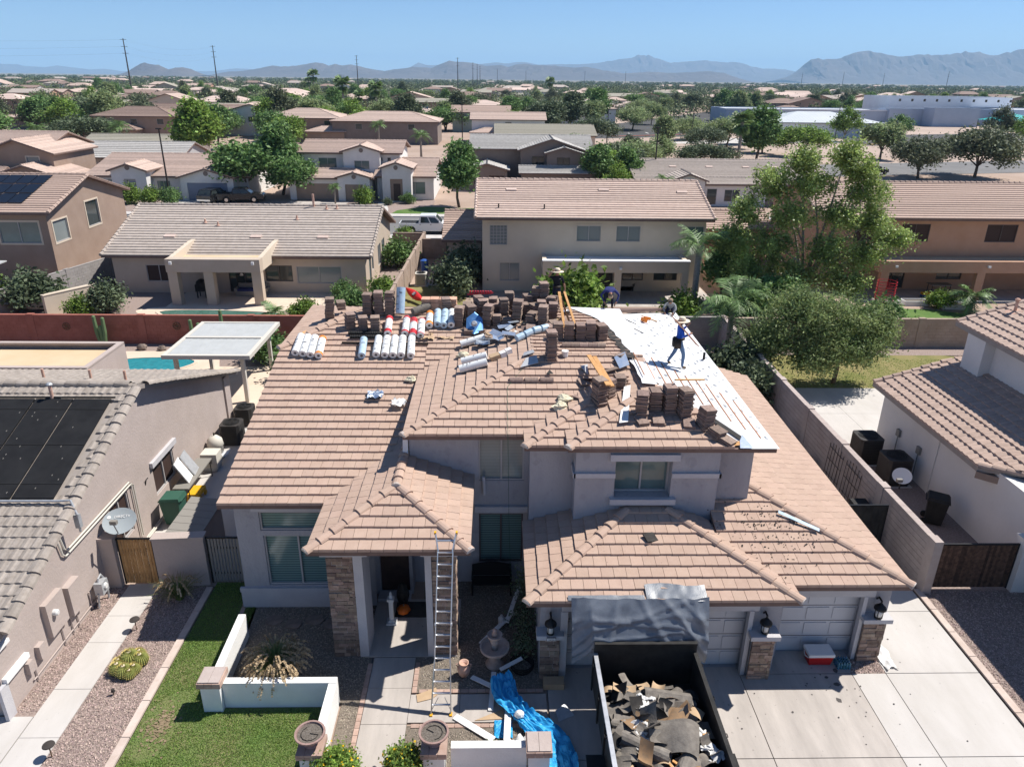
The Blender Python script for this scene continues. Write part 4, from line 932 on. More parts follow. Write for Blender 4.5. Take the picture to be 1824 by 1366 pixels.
def dish(loc, face, label, word=None, mat_='dish', r=.42, pole=.5, tilt=25):
    t = T('satellite_dish', label, 'satellite dish', loc); c = Vector(loc)+Vector((0,0,pole)); d = Vector(face).normalized(); b = MB(); n = 24
    qt = d.to_track_quat('Z','Y').to_matrix(); X = Vector((0,0,1)).cross(d).normalized(); Yv = d.cross(X)
    vs = []; fs = []
    for k in range(6):
        rr = r*k/5
        for j in range(n): a = 2*math.pi*j/n; vs.append(c + X*rr*1.12*math.cos(a) + Yv*rr*math.sin(a) + d*(rr*rr*.35))
    for k in range(5): fs += [(k*n+j, k*n+(j+1)%n, (k+1)*n+(j+1)%n, (k+1)*n+j) for j in range(n)]
    b.add(vs, fs); rf = P('reflector', b, mat_, t, smooth=True)
    P('mast', MB().tube([Vector(loc), c-d*.05], .03, 8), 'iron', t); P('feed_arm', MB().tube([c-Yv*r*.9+d*.05, c-Yv*r*.75+d*.55], .02, 6), 'galv', t); P('feed_horn', MB().obox(c-Yv*r*.6+d*.58, (.2,.12,.12)), 'ac_grey', t)
    if word:
        tx = bpy.data.curves.new('logo','FONT'); tx.body = word; tx.size = r*.26; tx.align_x = 'CENTER'; tx.extrude = .002; to = bpy.data.objects.new('logo_text', tx); COL.objects.link(to); me = bpy.data.meshes.new_from_object(to); bpy.data.objects.remove(to); me.materials.clear(); me.materials.append(MT['white'])
        m = Matrix.Identity(4)
        for i in range(3): m[i][0] = X[i]; m[i][1] = Yv[i]; m[i][2] = d[i]; m[i][3] = (c+Yv*r*.28+X*r*.12+d*(.35*r*r*.16+.02))[i]
        me.transform(m); P('lettering', me, None, rf)
        P('emblem', MB().lathe([(r*.13,0),(r*.13,.004)], c+Yv*r*.37-X*r*.72+d*(.35*r*r*.5+.012), 16, d), 'white', rf)
    return t
dish((-11.6,19.62,1.75), (.12,-.55,.8), 'grey oval satellite dish with white lettering above the wooden side gate', 'DIRECTV', 'dish', .44, .45)
# side gates and short walls between the houses
def picket_gate(name, label, x0, x1, y, h, m, n, frame='iron', th=.03, gap=.006):
    t = T(name, label, 'gate', ((x0+x1)/2, y, 0)); w_ = (x1-x0-.08)/n
    for i in range(n): P('board', MB().box(x0+.04+i*w_+gap/2, y-.02+.004*(i%2), .08, x0+.04+(i+1)*w_-gap/2, y+.01, h-.05), m, t)
    b = MB(); b.box(x0,y-.03,.04,x0+.04,y+.03,h); b.box(x1-.04,y-.03,.04,x1,y+.03,h); b.box(x0,y-.03,h-.045,x1,y+.03,h+.002); b.box(x0+.04,y+.012,.35,x1-.04,y+.04,.42); b.box(x0+.04,y+.012,h-.45,x1-.04,y+.04,h-.38); P('frame', b, frame, t); return t
picket_gate('wooden_gate', 'golden wooden plank gate in a black frame beside the neighbour path', -11.72,-10.62,19.4,1.75,'wood_gate',11,gap=.016)
picket_gate('slatted_gate', 'black slatted metal gate at the left corner of the stucco house', -9.0,-7.75,19.45,1.75,'ac_grey',12,'iron',gap=.03)
picket_gate('slatted_gate', 'black slatted metal gate between the house and the right boundary wall', 11.0,13.35,21.2,1.8,'black',15,'iron',gap=.012)
picket_gate('wooden_gate', 'dark weathered wooden double gate beside the right neighbour', 13.95,16.45,19.05,1.72,'wood_dark',26)
def stucco_wall(name, label, a, b, h, m, th=.2, capm=None, ov=.03):
    a, b = Vector((*a,0)), Vector((*b,0)); d = (b-a).normalized(); n = Vector((-d.y,d.x,0)); t = T(name, label, 'wall', tuple((a+b)/2)); q = MB(); q.prism([a-n*th/2,b-n*th/2,b+n*th/2,a+n*th/2],(0,0,h)); P('core', q, m, t)
    q = MB(); e = th/2+ov; q.prism([a-n*e-d*ov+Vector((0,0,h)),b-n*e+d*ov+Vector((0,0,h)),b+n*e+d*ov+Vector((0,0,h)),a+n*e-d*ov+Vector((0,0,h))],(0,0,.06)); P('coping', q, capm or m, t); return t
stucco_wall('garden_wall', 'short rosy stucco wall between neighbour house and wooden gate', (-12.2,19.4), (-11.76,19.4), 1.78, 'stucco_rose', .35)
stucco_wall('garden_wall', 'rosy stucco wall between the wooden gate and the black slatted gate', (-10.58,19.4), (-9.05,19.5), 1.76, 'stucco_rose', .3)
stucco_wall('garden_wall', 'white stucco gate post at the right end of the dark gate', (16.48,19.05), (17.05,19.05), 1.9, 'stucco_white', .4)
blockwall('boundary_wall', 'long rosy block boundary wall running back along the right driveway', (13.72,19.0), (13.72,42.2), 1.85, 'block_rose', th=.2, posts=3.3, rows=True, maxb=300)
blockwall('boundary_wall', 'low rosy block boundary wall between the left neighbour and the main house', (-7.95,30.0), (-7.95,42.2), 1.7, 'block_rose', posts=4)
blockwall('rear_wall', 'red painted block wall behind the left neighbour pool', (-34,42.3), (-8.1,42.3), 1.75, 'block_red', th=.2, posts=6.4)
blockwall('rear_wall', 'brown block wall behind the right neighbour lawn', (13.9,42.3), (44,42.3), 1.75, 'block_tan', th=.2, posts=6.4)
blockwall('rear_wall', 'grey block wall behind the re-roofed house', (-7.8,42.3), (13.6,42.3), 1.8, 'block_grey', th=.2, posts=6.4)
for i, (x, z) in enumerate(((-25.5,1.1),(-19.0,1.15),(-17.5,1.1),(-16.4,1.2))):
    b = MB(); c = Vector((x,42.17,z)); rr = .22 if i < 3 else .15
    for k in range(8): a = k*math.pi/4; b.tube([c, c+Vector((math.cos(a)*rr,0,math.sin(a)*rr))], .018, 5)
    b.tube([c+Vector((math.cos(a*math.pi/8)*rr,0,math.sin(a*math.pi/8)*rr)) for a in range(17)], .018, 5, False)
    S('wall_ornament', ['round rusty metal sun ornament leftmost on the red wall','round dark metal ornament above the cactus pair on the red wall','small metal star ornament between round ones on the red wall','smallest metal flower ornament rightmost on the red wall'][i], 'ornament', b, 'boot', group='metal ornaments on the red wall')
# flat-roofed wing, pergola, pool kit of the left neighbour
t = T('flat_roofed_wing', 'flat-roofed stucco wing with tan roof behind the neighbour house', 'building', (-22,33.3,0)); vol(t, -30,-18.5,31.4,35.0,0,2.6,'flat',wall='stucco_rose',tile='flat_roof')
t = T('pergola', 'beige pergola with pale corrugated roof beside the blue pool', 'pergola', (-13.9,35.8,0))
for x, y in ((-12.3,33.7),(-15.6,33.9),(-12.3,38.0),(-15.6,38.1)): P('post', MB().box(x-.09,y-.09,0,x+.09,y+.09,2.42), 'pvc', t)
b = MB(); b.box(-15.95,33.2,2.42,-11.75,33.4,2.62); b.box(-15.95,38.3,2.42,-11.75,38.5,2.62); b.box(-15.95,33.4,2.42,-15.75,38.3,2.618); b.box(-11.95,33.4,2.42,-11.75,38.3,2.618); b.box(-15.75,35.75,2.44,-11.95,35.95,2.66); P('frame', b, 'pvc', t)
for i in range(20): x = -15.74+i*.19; P('roof_slat', MB().box(x,33.42,2.56,x+.188,38.28,2.59+.006*(i%2)), 'slat_white', t)
# things along the neighbour's side wall
def wheelie(loc, label, m, group=None, w_=.6, h=1.05, lid=None, rz=0):
    t = T('wheelie_bin', label, 'bin', (0,0,0), group); b = MB(); b.add([(-w_*.4,-w_*.42,.05),(w_*.4,-w_*.42,.05),(w_*.4,w_*.42,.05),(-w_*.4,w_*.42,.05),(-w_/2,-w_*.55,h-.1),(w_/2,-w_*.55,h-.1),(w_/2,w_*.5,h-.1),(-w_/2,w_*.5,h-.1)], [(3,2,1,0),(4,5,6,7),(0,1,5,4),(1,2,6,5),(2,3,7,6),(3,0,4,7)]); P('body', b, m, t)
    b = MB(); b.add([(-w_*.54,-w_*.62,h-.1),(w_*.54,-w_*.62,h-.1),(w_*.54,w_*.56,h-.1),(-w_*.54,w_*.56,h-.1),(-w_*.48,-w_*.5,h),(w_*.48,-w_*.5,h),(w_*.48,w_*.5,h+.02),(-w_*.48,w_*.5,h+.02)], [(4,5,6,7),(0,1,5,4),(1,2,6,5),(2,3,7,6),(3,0,4,7)]); P('lid', b, lid or m, t)
    for s in (-1,1): P('wheel', MB().lathe([(.12,-.03),(.12,.03)], (s*w_*.42,w_*.48,.12), 12, (1,0,0)), 'rubber', t)
    P('handle', MB().tube([(-w_*.4,w_*.6,h-.1),(w_*.4,w_*.6,h-.1)], .02, 6), m, t); t.location = loc; t.rotation_euler = (0,0,rz); WL[t.name] = Vector(loc); return t
wheelie((-11.55,23.0,0), 'dark green wheelie bin against the rosy neighbour wall', 'bin_green', None, .65, 1.1, rz=R(-90))
wheelie((16.2,22.9,0), 'black wheelie bin with white emblem behind the dark gate', 'black', None, .65, 1.1, rz=R(60))
wheelie((12.6,22.1,0), 'grey topped bin just behind the right black gate', 'ac_grey', 'bins behind the right gate', .7, 1.0, 'galv')
wheelie((13.2,22.6,0), 'black bin beside the grey one behind the right gate', 'black', 'bins behind the right gate', .6, 1.0)
S('green_tray', 'flat green plastic tray on the concrete behind the wooden gate', 'tray', MB().box(-11.3,20.9,.02,-10.9,21.9,.12), 'green_lid')
t = T('folding_table', 'grey folding table with white panels against the neighbour wall', 'table', (-11.7,25.2,0)); P('top', MB().box(-12.0,24.0,.72,-11.4,26.4,.77), 'ac_grey', t)
for x, y in ((-11.95,24.1),(-11.45,24.1),(-11.95,26.3),(-11.45,26.3)): P('leg', MB().tube([(x,y,0),(x,y,.72)], .02, 6), 'iron', t)
for i, (y, m) in enumerate(((24.7,'white'),(25.3,'galv'))): S('leaning_panel', ['plain white panel leaning on the folding table','framed grey panel leaning on the folding table'][i], 'panel', MB().obox((-11.8,y,1.15),(.04,.62,.95),(0,R(-28),R(8))), m)
t = T('toy_wagon', 'small yellow toy wagon under the folding table', 'toy', (-11.4,24.6,0)); P('tray', MB().box(-11.65,24.3,.2,-11.2,25.0,.34), 'yellow', t)
for x in (-11.65,-11.2):
    for y in (24.4,24.9): P('wheel', MB().lathe([(.1,-.03),(.1,.03)], (x,y,.1), 12, (1,0,0)), 'yellow', t)
t = T('pool_filter', 'cream dome-topped pool filter beside the neighbour wall', 'pool filter', (-11.8,27.9,0)); P('tank', MB().lathe([(.3,0),(.3,.55),(.34,.6),(.3,.85),(.15,1.0),(.04,1.03)], (-11.8,27.9,0), 20), 'pvc', t, smooth=True); P('gauge', MB().tube([(-11.8,27.9,1.0),(-11.8,27.9,1.15)], .03, 8), 'iron', t)
t = T('pool_heater', 'boxy cream pool pump unit in front of the dome filter', 'pool heater', (-11.6,26.9,0)); P('cabinet', MB().box(-11.95,26.6,.2,-11.3,27.2,.8), 'pvc', t); P('control_panel', MB().box(-11.75,26.585,.4,-11.5,26.6,.65), 'ac_grey', t); P('base', MB().box(-11.9,26.65,0,-11.35,27.15,.2), 'galv', t)
for i in range(3): P('pipe', MB().tube([(-11.3-.1*i,27.2,.4),(-11.2,27.6+.15*i,.35),(-11.5,27.8,.3)], .035, 6), 'white', t)
def ac_unit(loc, label, group, w_=.85, h=.95, m='ac_dark', rz=0):
    t = T('air_conditioner', label, 'air conditioner', (0,0,0), group); k = w_/2
    P('cabinet', MB().prism([(-k,-k+.1,.03),(-k+.1,-k,.03),(k-.1,-k,.03),(k,-k+.1,.03),(k,k-.1,.03),(k-.1,k,.03),(-k+.1,k,.03),(-k,k-.1,.03)], (0,0,h)), m, t); b = MB()
    for i in range(14): z = .1+i*(h-.12)/14; b.box(-k-.012,-k+.12,z,k+.012,k-.12,z+.02); b.box(-k+.12,-k-.012,z+.004,k-.12,k+.012,z+.022)
    P('louvres', b, 'black', t); b = MB()
    for r_ in (.12,.2,.28,.36): b.tube([(r_*w_*1.1*math.cos(a*math.pi/8), r_*w_*1.1*math.sin(a*math.pi/8), h+.05) for a in range(17)], .008, 4, False)
    P('fan_guard', b, 'iron', t); P('fan_well', MB().lathe([(.40*w_,0),(.40*w_,.006)], (0,0,h+.032), 24), 'black', t)
    for i in range(4): a = i*math.pi/2; P('fan_blade', MB().obox((.17*w_*math.cos(a),.17*w_*math.sin(a),h+.046),(.3*w_,.1,.01),(.0,.0,a)), 'black', t)
    P('pad', MB().box(-k-.08,-k-.08,0,k+.08,k+.08,.03), 'concrete', t); t.location = loc; t.rotation_euler = (0,0,rz); WL[t.name] = Vector(loc); return t
ac_unit((-11.55,29.3,0), 'nearer dark air conditioner in the left side yard', 'dark air conditioners in the left side yard')
ac_unit((-11.6,31.2,0), 'farther dark air conditioner in the left side yard, partly hidden by the roof', 'dark air conditioners in the left side yard', .8, .85)
ac_unit((15.85,27.7,0), 'taller black air conditioner nearer the patio of the white neighbour', 'black air conditioners by the white neighbour wall', 1.0, 1.15)
ac_unit((16.15,25.9,0), 'black air conditioner nearer the black bin of the white neighbour', 'black air conditioners by the white neighbour wall', 1.0, 1.15)
t = T('storage_shed', 'low shed with grey sheet roof behind the rosy wall', 'shed', (-9.95,21.2,0)); P('wall', MB().box(-10.4,19.95,0,-9.5,22.1,1.35), 'stucco_rose', t)
for i in range(6): P('roof_sheet', MB().obox((-9.95,20.0+i*.4,1.47),(1.1,.385,.03),(0,R(6),0)), 'ac_grey', t)
# ------------------------------------------------------------------ right neighbour
def right_house():
    root = T('house', 'white stucco two-storey house with rosy rounded tile roofs at the right edge', 'house', (20, 24, 0)); p = .34
    mb = MB(); mb.box(17.1,10,0,20.2,29.3,2.84); P('wall', mb, 'stucco_white', root)
    P('wall', MB().box(20.2,14,0,32,29.2,5.6), 'stucco_white', root); P('chimney_breast', MB().box(19.75,27.6,3.3,20.2,28.8,5.5), 'stucco_white', root); P('flashing', MB().box(19.55,27.4,3.55,20.2,29.0,3.6), 'white', root); P('flashing', MB().box(20.05,14,3.85,20.2,27.4,3.95), 'white', root)
    L1 = Plane([(16.65,22.0),(18.4,20.2),(20.25,20.2),(20.25,29.65),(16.65,29.65)], 2.8-16.65*p, p, 0); L2 = Plane([(17.6,12),(20.25,12),(20.25,20.2),(17.6,20.2)], 2.8-17.6*p, p, 0)
    U1 = Plane([(19.7,14),(25,14),(25,29.7),(19.7,29.7)], 5.6-19.7*p, p, 0); dk = MB(); tl = []
    for i, pl in enumerate((L1, L2, U1)): pl.deck(dk); tl += tiles(pl, .30, .37, 4, .032, seed=i, lift=.058)
    P('roof_deck', dk, 'fascia_grey', root); lay_tiles(tl, root, 'tile_rose')
    caps(root, (16.7,22.05,2.85), (19.0,19.75,3.25), 'tile_rose', .42, .17, 'ridge_tile', False, 5); caps(root, (16.65,29.6,2.85), (20.2,29.6,4.02), 'tile_rose', .42, .12, 'rake_tile', False, 6); caps(root, (19.7,29.65,5.64), (24.9,29.65,7.4), 'tile_rose', .42, .12, 'rake_tile', False, 7)
    vol(root, 17.35,27,6,19.5,0,4.75,'hip',.34,.45,'stucco_white','tile_rose',{})
    P('eave_return', MB().obox((17.0,21.9,2.55),(.7,.5,.25),(0,0,R(-40))), 'stucco_brown', root)
    P('vent_pipe', MB().tube([(21.6,29.0,6.2),(21.6,29.0,6.75)], .06, 10), 'terracotta', root); P('vent_cap', MB().lathe([(.1,0),(.11,.05),(.06,.1)], (21.6,29.0,6.74), 12), 'terracotta', root); P('vent_flashing', MB().obox((21.55,29.0,6.27),(.5,.5,.03),(0,-math.atan(p),0)), 'terracotta', root)
    for y in (27.6,26.0): P('meter_box', MB().box(17.0,y-.12,1.2,17.1,y+.12,1.5), 'ac_grey', root); P('conduit', MB().tube([(17.05,y,.2),(17.05,y,1.2)], .02, 6), 'ac_grey', root)
    P('hose_tap', MB().tube([(17.1,18.3,.5),(16.95,18.3,.5),(16.92,18.3,.35)], .025, 6), 'white', root)
    P('corner_trim', MB().box(17.06,24.9,0,17.1,25.0,2.8), 'stucco_white', root)
right_house()
dish((15.1,23.6,1.0), (-.55,-.72,.42), 'white satellite dish standing behind the rosy boundary wall', None, 'white', .3, .55)
t = T('garden_trellis', 'two black wire trellis panels leaning on the rosy boundary wall', 'trellis', (13.45,24.6,0))
for y in (23.6,25.1):
    b = MB()
    for k in range(6): b.tube([(13.5,y+k*.24,.1),(13.58,y+k*.24,1.55+.15*math.sin(k*math.pi/5))], .012, 5)
    for z in (.3,.9,1.4): b.tube([(13.5+z*.05,y,z),(13.5+z*.05,y+1.2,z)], .012, 5)
    P('panel', b, 'iron', t)
for i, (x, y) in enumerate(((13.1,27.2),(13.0,29.3),(13.0,32.0))): S('garden_pot', ['black pot nearest the trellis along the right wall','middle black pot along the right boundary wall','farthest black pot along the right boundary wall'][i], 'pot', MB().lathe([(.16,0),(.25,.4),(.27,.42),(.22,.42),(.2,.3)], (x,y,0), 14), 'black', group='black pots along the right wall')
# ------------------------------------------------------------------ houses in the row behind
def house_b():
    r = T('house', 'single-storey tan house with long taupe roof and square patio porch behind the red wall', 'house', (-18.5,60,0))
    S0 = [(2.35,4.2,.85,2.1,'wm','glass_screen'),(5.2,5.9,1.9,2.2,'w','glass'),(13.3,16.6,.75,2.05,'wm','glass_blind'),(8.3,10.6,.1,2.2,'wmk','glass'),(11.0,13.0,.9,2.1,'wmk','glass')]
    E0 = [(1.6,2.5,.3,2.2,'w','glass_teal'),(2.9,3.7,1.0,2.2,'w','glass_teal'),(6.0,7.6,.6,2.3,'wm','glass_blind'),(8.2,9.8,.6,2.3,'wm','glass_blind')]
    vol(r, -28.0,-9.6,53.6,67.2,0,2.95,'gx',.34,.5,'stucco_tan','tile_taupe',{'S':S0,'E':E0},ridge=2)
    # patio porch
    for x in (-22.35,-19.9,-16.6): P('porch_column', MB().box(x-.32,50.3,0,x+.32,50.9,2.4), 'stucco_tan', r)
    P('porch_beam', MB().box(-22.7,50.2,2.4,-16.25,50.95,3.3), 'stucco_tan', r)
    for x in (-22.7,-16.55): P('porch_parapet', MB().prism([(x,50.95,2.4),(x,54.0,2.4),(x,55.6,3.65),(x,54.6,3.65),(x,50.95,3.3)], (.3,0,0)), 'stucco_cream', r)
    P('porch_roof', MB().box(-22.4,50.95,2.85,-16.55,54.6,2.95), 'flat_roof', r)
    for x in (-22.3,-16.7): P('porch_light', MB().box(x-.09,50.05,2.95,x+.09,50.2,3.15), 'white', r)
    for x, z in ((-20.5,.35),(-15.5,.5)): pass
    pl = lambda y: 2.88+.34*(y-53.1)
    for x, y in ((-21.3,57.2),(-22.4,57.6),(-13.5,59.8),(-12.7,59.9),(-15.5,58.2)): P('roof_vent', MB().lathe([(.16,0),(.08,.08),(.06,.3)], (x,y,pl(y)+.04), 10), 'terracotta', r)
    P('vent_pipe', MB().tube([(-14.6,60.2,5.1),(-14.6,60.2,6.3)], .09, 8), 'terracotta', r)
    for x in (-24.4,-18.0,-13.0): P('vent_tile', MB().obox((x,55.6,pl(55.6)+.1),(.8,.35,.08),(math.atan(.34),0,0)), 'tile_pale', r)
house_b()
def sofa(loc, label, m, cush, w_=1.9):
    t = T('patio_sofa', label, 'sofa', (0,0,0)); P('base', MB().box(-w_/2,-.4,.05,w_/2,.4,.4), m, t); P('backrest', MB().box(-w_/2,.25,.4,w_/2,.42,.85), m, t)
    for s in (-1,1): P('armrest', MB().box(s*w_/2-.1,-.4,.4,s*w_/2+.1,.4,.62), m, t)
    for i in range(3): x = -w_/2+.12+i*(w_-.24)/3; P('cushion', MB().box(x,-.38,.4,x+(w_-.24)/3-.02,.24,.54), cush, t)
    t.location = loc; WL[t.name] = Vector(loc); return t
sofa((-17.9,53.0,0), 'dark blue cushioned sofa under the tan porch', 'ac_grey', 'shirt_navy', 2.2)
sofa((9.6,55.0,0), 'black sofa with red cushions under the long patio roof', 'black', 'roll_red', 1.9)
sofa((12.4,55.2,0), 'plain black sofa right of the red cushioned one', 'black', 'black', 1.6)
t = T('covered_grill', 'dark covered grill leaning under the tan porch', 'grill', (-21.3,52.4,0)); P('body', MB().box(-21.7,52.1,.5,-20.9,52.7,1.0), 'black', t); P('lid', MB().lathe([(.42,0),(.36,.2),(.15,.35)], (-21.3,52.4,1.0), 14), 'black', t)
for x in (-21.6,-21.0):
    for y in (52.15,52.65): P('leg', MB().box(x-.03,y-.03,0,x+.03,y+.03,.5), 'iron', t)
t = T('floor_lamp', 'thin arched outdoor lamp between the porch columns', 'lamp', (-18.9,53.0,0)); P('pole', MB().tube([(-18.9,53,0),(-18.9,53,1.5),(-18.75,53,1.75),(-18.55,53,1.7)], .025, 6), 'iron', t); P('shade', MB().lathe([(.14,0),(.06,.16)], (-18.55,53,1.5), 12), 'plastic_white', t)
def house_c():
    r = T('house', 'cream two-storey house with rosy roof and wide patio behind the workers', 'house', (7.2,60,0))
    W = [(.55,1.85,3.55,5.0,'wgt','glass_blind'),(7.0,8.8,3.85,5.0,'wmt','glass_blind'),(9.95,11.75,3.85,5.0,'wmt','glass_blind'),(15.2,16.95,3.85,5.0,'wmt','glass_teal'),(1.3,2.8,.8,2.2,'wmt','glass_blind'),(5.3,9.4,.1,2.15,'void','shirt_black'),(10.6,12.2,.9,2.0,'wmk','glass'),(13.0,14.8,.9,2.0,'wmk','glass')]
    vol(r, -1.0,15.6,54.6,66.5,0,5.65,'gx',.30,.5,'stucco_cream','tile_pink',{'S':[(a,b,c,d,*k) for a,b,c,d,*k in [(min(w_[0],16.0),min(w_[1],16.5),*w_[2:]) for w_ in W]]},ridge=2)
    P('patio_roof', MB().box(3.4,52.2,2.6,14.0,54.55,2.72), 'white', r); b = MB(); b.box(3.4,52.0,2.1,14.0,52.3,2.9); b.box(3.4,52.3,2.1,3.7,54.6,2.9); b.box(13.7,52.3,2.1,14.0,54.6,2.9); P('patio_beam', b, 'stucco_cream', r); P('patio_coping', MB().box(3.35,51.95,2.9,14.05,52.45,2.98), 'white', r)
    for x in (3.4,8.6,13.5): P('patio_column', MB().box(x,52.0,0,x+.5,52.4,2.1), 'stucco_cream', r)
    for x in (4.3,9.0): P('patio_light', MB().box(x-.09,51.85,2.35,x+.09,52.0,2.5), 'white', r)
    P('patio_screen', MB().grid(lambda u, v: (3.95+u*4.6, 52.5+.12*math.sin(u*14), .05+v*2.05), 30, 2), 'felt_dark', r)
    vol(r, -4.0,-1.2,60.0,69.0,0,2.85,'gx',.33,.4,'stucco_tan','tile_rose',{})
    for x, y in ((1.2,58.6),(8.4,58.7),(14.5,58.4)): P('vent_tile', MB().obox((x,y,5.6+.3*(y-54.1)+.08),(.8,.35,.08),(math.atan(.3),0,0)), 'tile_pale', r)
    for x, y in ((.2,55.6),(3.6,55.5)): P('vent_pipe', MB().tube([(x,y,5.9),(x,y,6.4)], .05, 8), 'iron', r)
house_c()
def house_d():
    r = T('house', 'orange stucco two-storey house with brown screened windows and shaded patio', 'house', (36,60,0))
    W = [(2.4,4.6,3.75,5.1,'wmk','glass_screen'),(6.0,8.2,3.75,5.1,'wmk','glass_screen'),(12.6,15,3.75,5.1,'wmk','glass_screen'),(5.0,7.0,.1,2.1,'wmk','glass'),(9.5,11.5,.8,2.0,'wmk','glass')]
    vol(r, 25.0,48,55.8,67,0,5.65,'gx',.31,.5,'stucco_orange','tile_rose',{'S':W},ridge=2)
    P('patio_roof', MB().box(28.6,53.2,2.5,47,55.75,2.6), 'flat_roof', r); b = MB(); b.box(28.2,52.6,2.1,47,52.95,2.95); b.box(28.2,52.95,2.1,28.55,55.8,2.95); P('patio_beam', b, 'stucco_orange', r)
    for x in (28.4,35.6,42.5): P('patio_column', MB().box(x,52.6,0,x+.6,53.0,2.1), 'stucco_orange', r)
    for x in (29.4,36.3): P('patio_light', MB().box(x-.1,52.45,2.5,x+.1,52.6,2.65), 'white', r)
    vol(r, 17.6,24.6,66,72,0,2.8,'gx',.33,.4,'stucco_orange','tile_rose',{})
house_d()
t = T('patio_table', 'pale patio table under the orange patio', 'table', (34.2,54.6,0)); P('top', MB().box(33.4,54.2,.7,35.0,55.0,.76), 'ac_grey', t)
for x in (33.5,34.9):
    for y in (54.3,54.9): P('leg', MB().tube([(x,y,0),(x,y,.7)], .03, 6), 'iron', t)
t = T('toy_rider', 'small yellow ride-on toy on the shaded orange patio', 'toy', (32.6,53.4,0)); P('seat', MB().box(32.25,53.2,.25,32.95,53.6,.4), 'yellow', t)
for x in (32.35,32.85):
    for y in (53.2,53.6): P('wheel', MB().lathe([(.13,-.05),(.13,.05)], (x,y,.13), 10, (1,0,0)), 'blue_plastic', t)
for i, (x, y) in enumerate(((28.6,51.6),(30.7,51.5),(33.0,50.6))):
    t = T('raised_planter', ['white raised planter left of the orange patio lawn','white raised planter right beside the leftmost one','white raised planter next to the small palm'][i], 'planter', (x,y,0), 'white raised planters'); b = MB(); b.box(x-.9,y-.4,0,x+.9,y-.34,.35); b.box(x-.9,y+.34,0,x+.9,y+.4,.35); b.box(x-.9,y-.34,0,x-.84,y+.34,.348); b.box(x+.84,y-.34,0,x+.9,y+.34,.348); P('frame', b, 'white', t); P('soil', MB().box(x-.84,y-.34,0,x+.84,y+.34,.28), 'potting', t)
t = T('string_tower', 'round red wire tower by the orange patio', 'play tower', (27.9,50.6,0))
for k in range(10): P('hoop', MB().tube([(27.9+.65*math.cos(a*math.pi/8),50.6+.65*math.sin(a*math.pi/8),.15+k*.2) for a in range(17)], .018, 5, False), 'roll_red', t)
for a in range(6): P('rod', MB().tube([(27.9+.65*math.cos(a*math.pi/3),50.6+.65*math.sin(a*math.pi/3),0),(27.9+.65*math.cos(a*math.pi/3),50.6+.65*math.sin(a*math.pi/3),2.1)], .015, 5), 'roll_red', t)
def house_a():
    r = T('house', 'brown two-storey house with rosy roof and dark solar panels at the left edge', 'house', (-40,60,0))
    vol(r, -52,-33.5,56.0,68.2,0,5.5,'gx',.30,.5,'stucco_brown','tile_rose',{'E':[(.6,2.6,3.0,4.6,'wt','glass_blind'),(5.6,7.6,3.3,5.3,'wt','glass')],'S':[(14.8,17.8,3.1,4.7,'wmt','glass_teal')]},ridge=2)
    t = T('solar_array', 'dark blue rooftop solar panels on the brown house', 'solar panels', (-39,60,6.5)); a = math.atan(.30)
    for i in range(6):
        for j in range(3):
            x = -35.6-i*1.12-j*.35*0; y = 57.0+j*1.65; z = 5.45+.30*(y-55.5)+.28
            P('panel', MB().obox((x-.5,y+.6,z),(1.05,1.55,.04),(a,0,0)), 'solar_cell', t)
house_a()
t = T('pergola_roof', 'white corrugated patio cover beside the brown house', 'patio cover', (-37.5,51,0)); P('sheet', MB().box(-41,49.5,2.4,-35.2,53,2.48), 'slat_white', t)
for x in (-35.4,-40.8): P('post', MB().box(x-.06,49.6,0,x+.06,49.72,2.4), 'pvc', t)
stucco_wall('garden_wall', 'tan stucco screen wall end in the yard behind the red wall', (-29.9,47.6), (-28.0,50.6), 1.4, 'stucco_cream', .3)
blockwall('side_wall', 'grey block wall between the brown house and the long tan house', (-33.6,45), (-29.2,62), 1.7, 'block_grey', posts=4, maxb=0)
blockwall('side_wall', 'tan block wall running back beside the red kayak', (-7.1,42.6), (-6.6,68), 1.75, 'block_tan', posts=3.6, maxb=60)
blockwall('side_wall', 'tan block wall with gate closing the kayak side yard', (-6.6,65.5), (-3.6,65.5), 1.7, 'block_tan', posts=0, maxb=0)
blockwall('side_wall', 'tan block wall at the street end beside the long tan house', (-9.5,68.2), (-6.6,68.2), 1.7, 'block_tan', posts=0, maxb=0)
blockwall('side_wall', 'block wall between the cream house and the orange house', (17.3,42.5), (17.3,66), 1.75, 'block_tan', posts=4, maxb=0)
picket_gate('slatted_gate', 'dark slatted gate at the end of the kayak side yard', -4.4,-3.0,65.2,1.7,'black',9,'iron',gap=.05)
# red kayak and bits of yard gear
t = T('kayak', 'bright red kayak leaning on the tan side wall', 'kayak', (0,0,0)); b = MB(); n = 14; vs = []; 
for i in range(n+1):
    u = i/n*2-1; wd = .36*(1-abs(u)**2.3); vs += [(wd*math.cos(a*math.pi/5-math.pi/2)*1.0 if True else 0, u*1.45, .18*math.sin(a*math.pi/5-math.pi/2)+.06*u*u) for a in range(10)]
b.add(vs, [(i*10+j, i*10+(j+1)%10, (i+1)*10+(j+1)%10, (i+1)*10+j) for i in range(n) for j in range(10)]); P('hull', b, 'red', t, smooth=True); P('cockpit', MB().lathe([(.24,0),(.2,.03)], (0,-.1,.17), 16), 'black', t); P('seat', MB().box(-.15,-.3,.19,.15,-.05,.3), 'galv', t)
t.location = (-5.85,51.6,.5); t.rotation_euler = (R(10),R(-38),R(28)); t.scale = (.85,)*3; WL[t.name] = Vector(t.location)
ac_unit((-5.8,56.2,0), 'pale air conditioner on the kayak side yard', None, .9, .95, 'pvc'); ac_unit((-28.9,54.0,0), 'tan air conditioner at the left end of the long tan house', None, .9, .85, 'ac_grey')
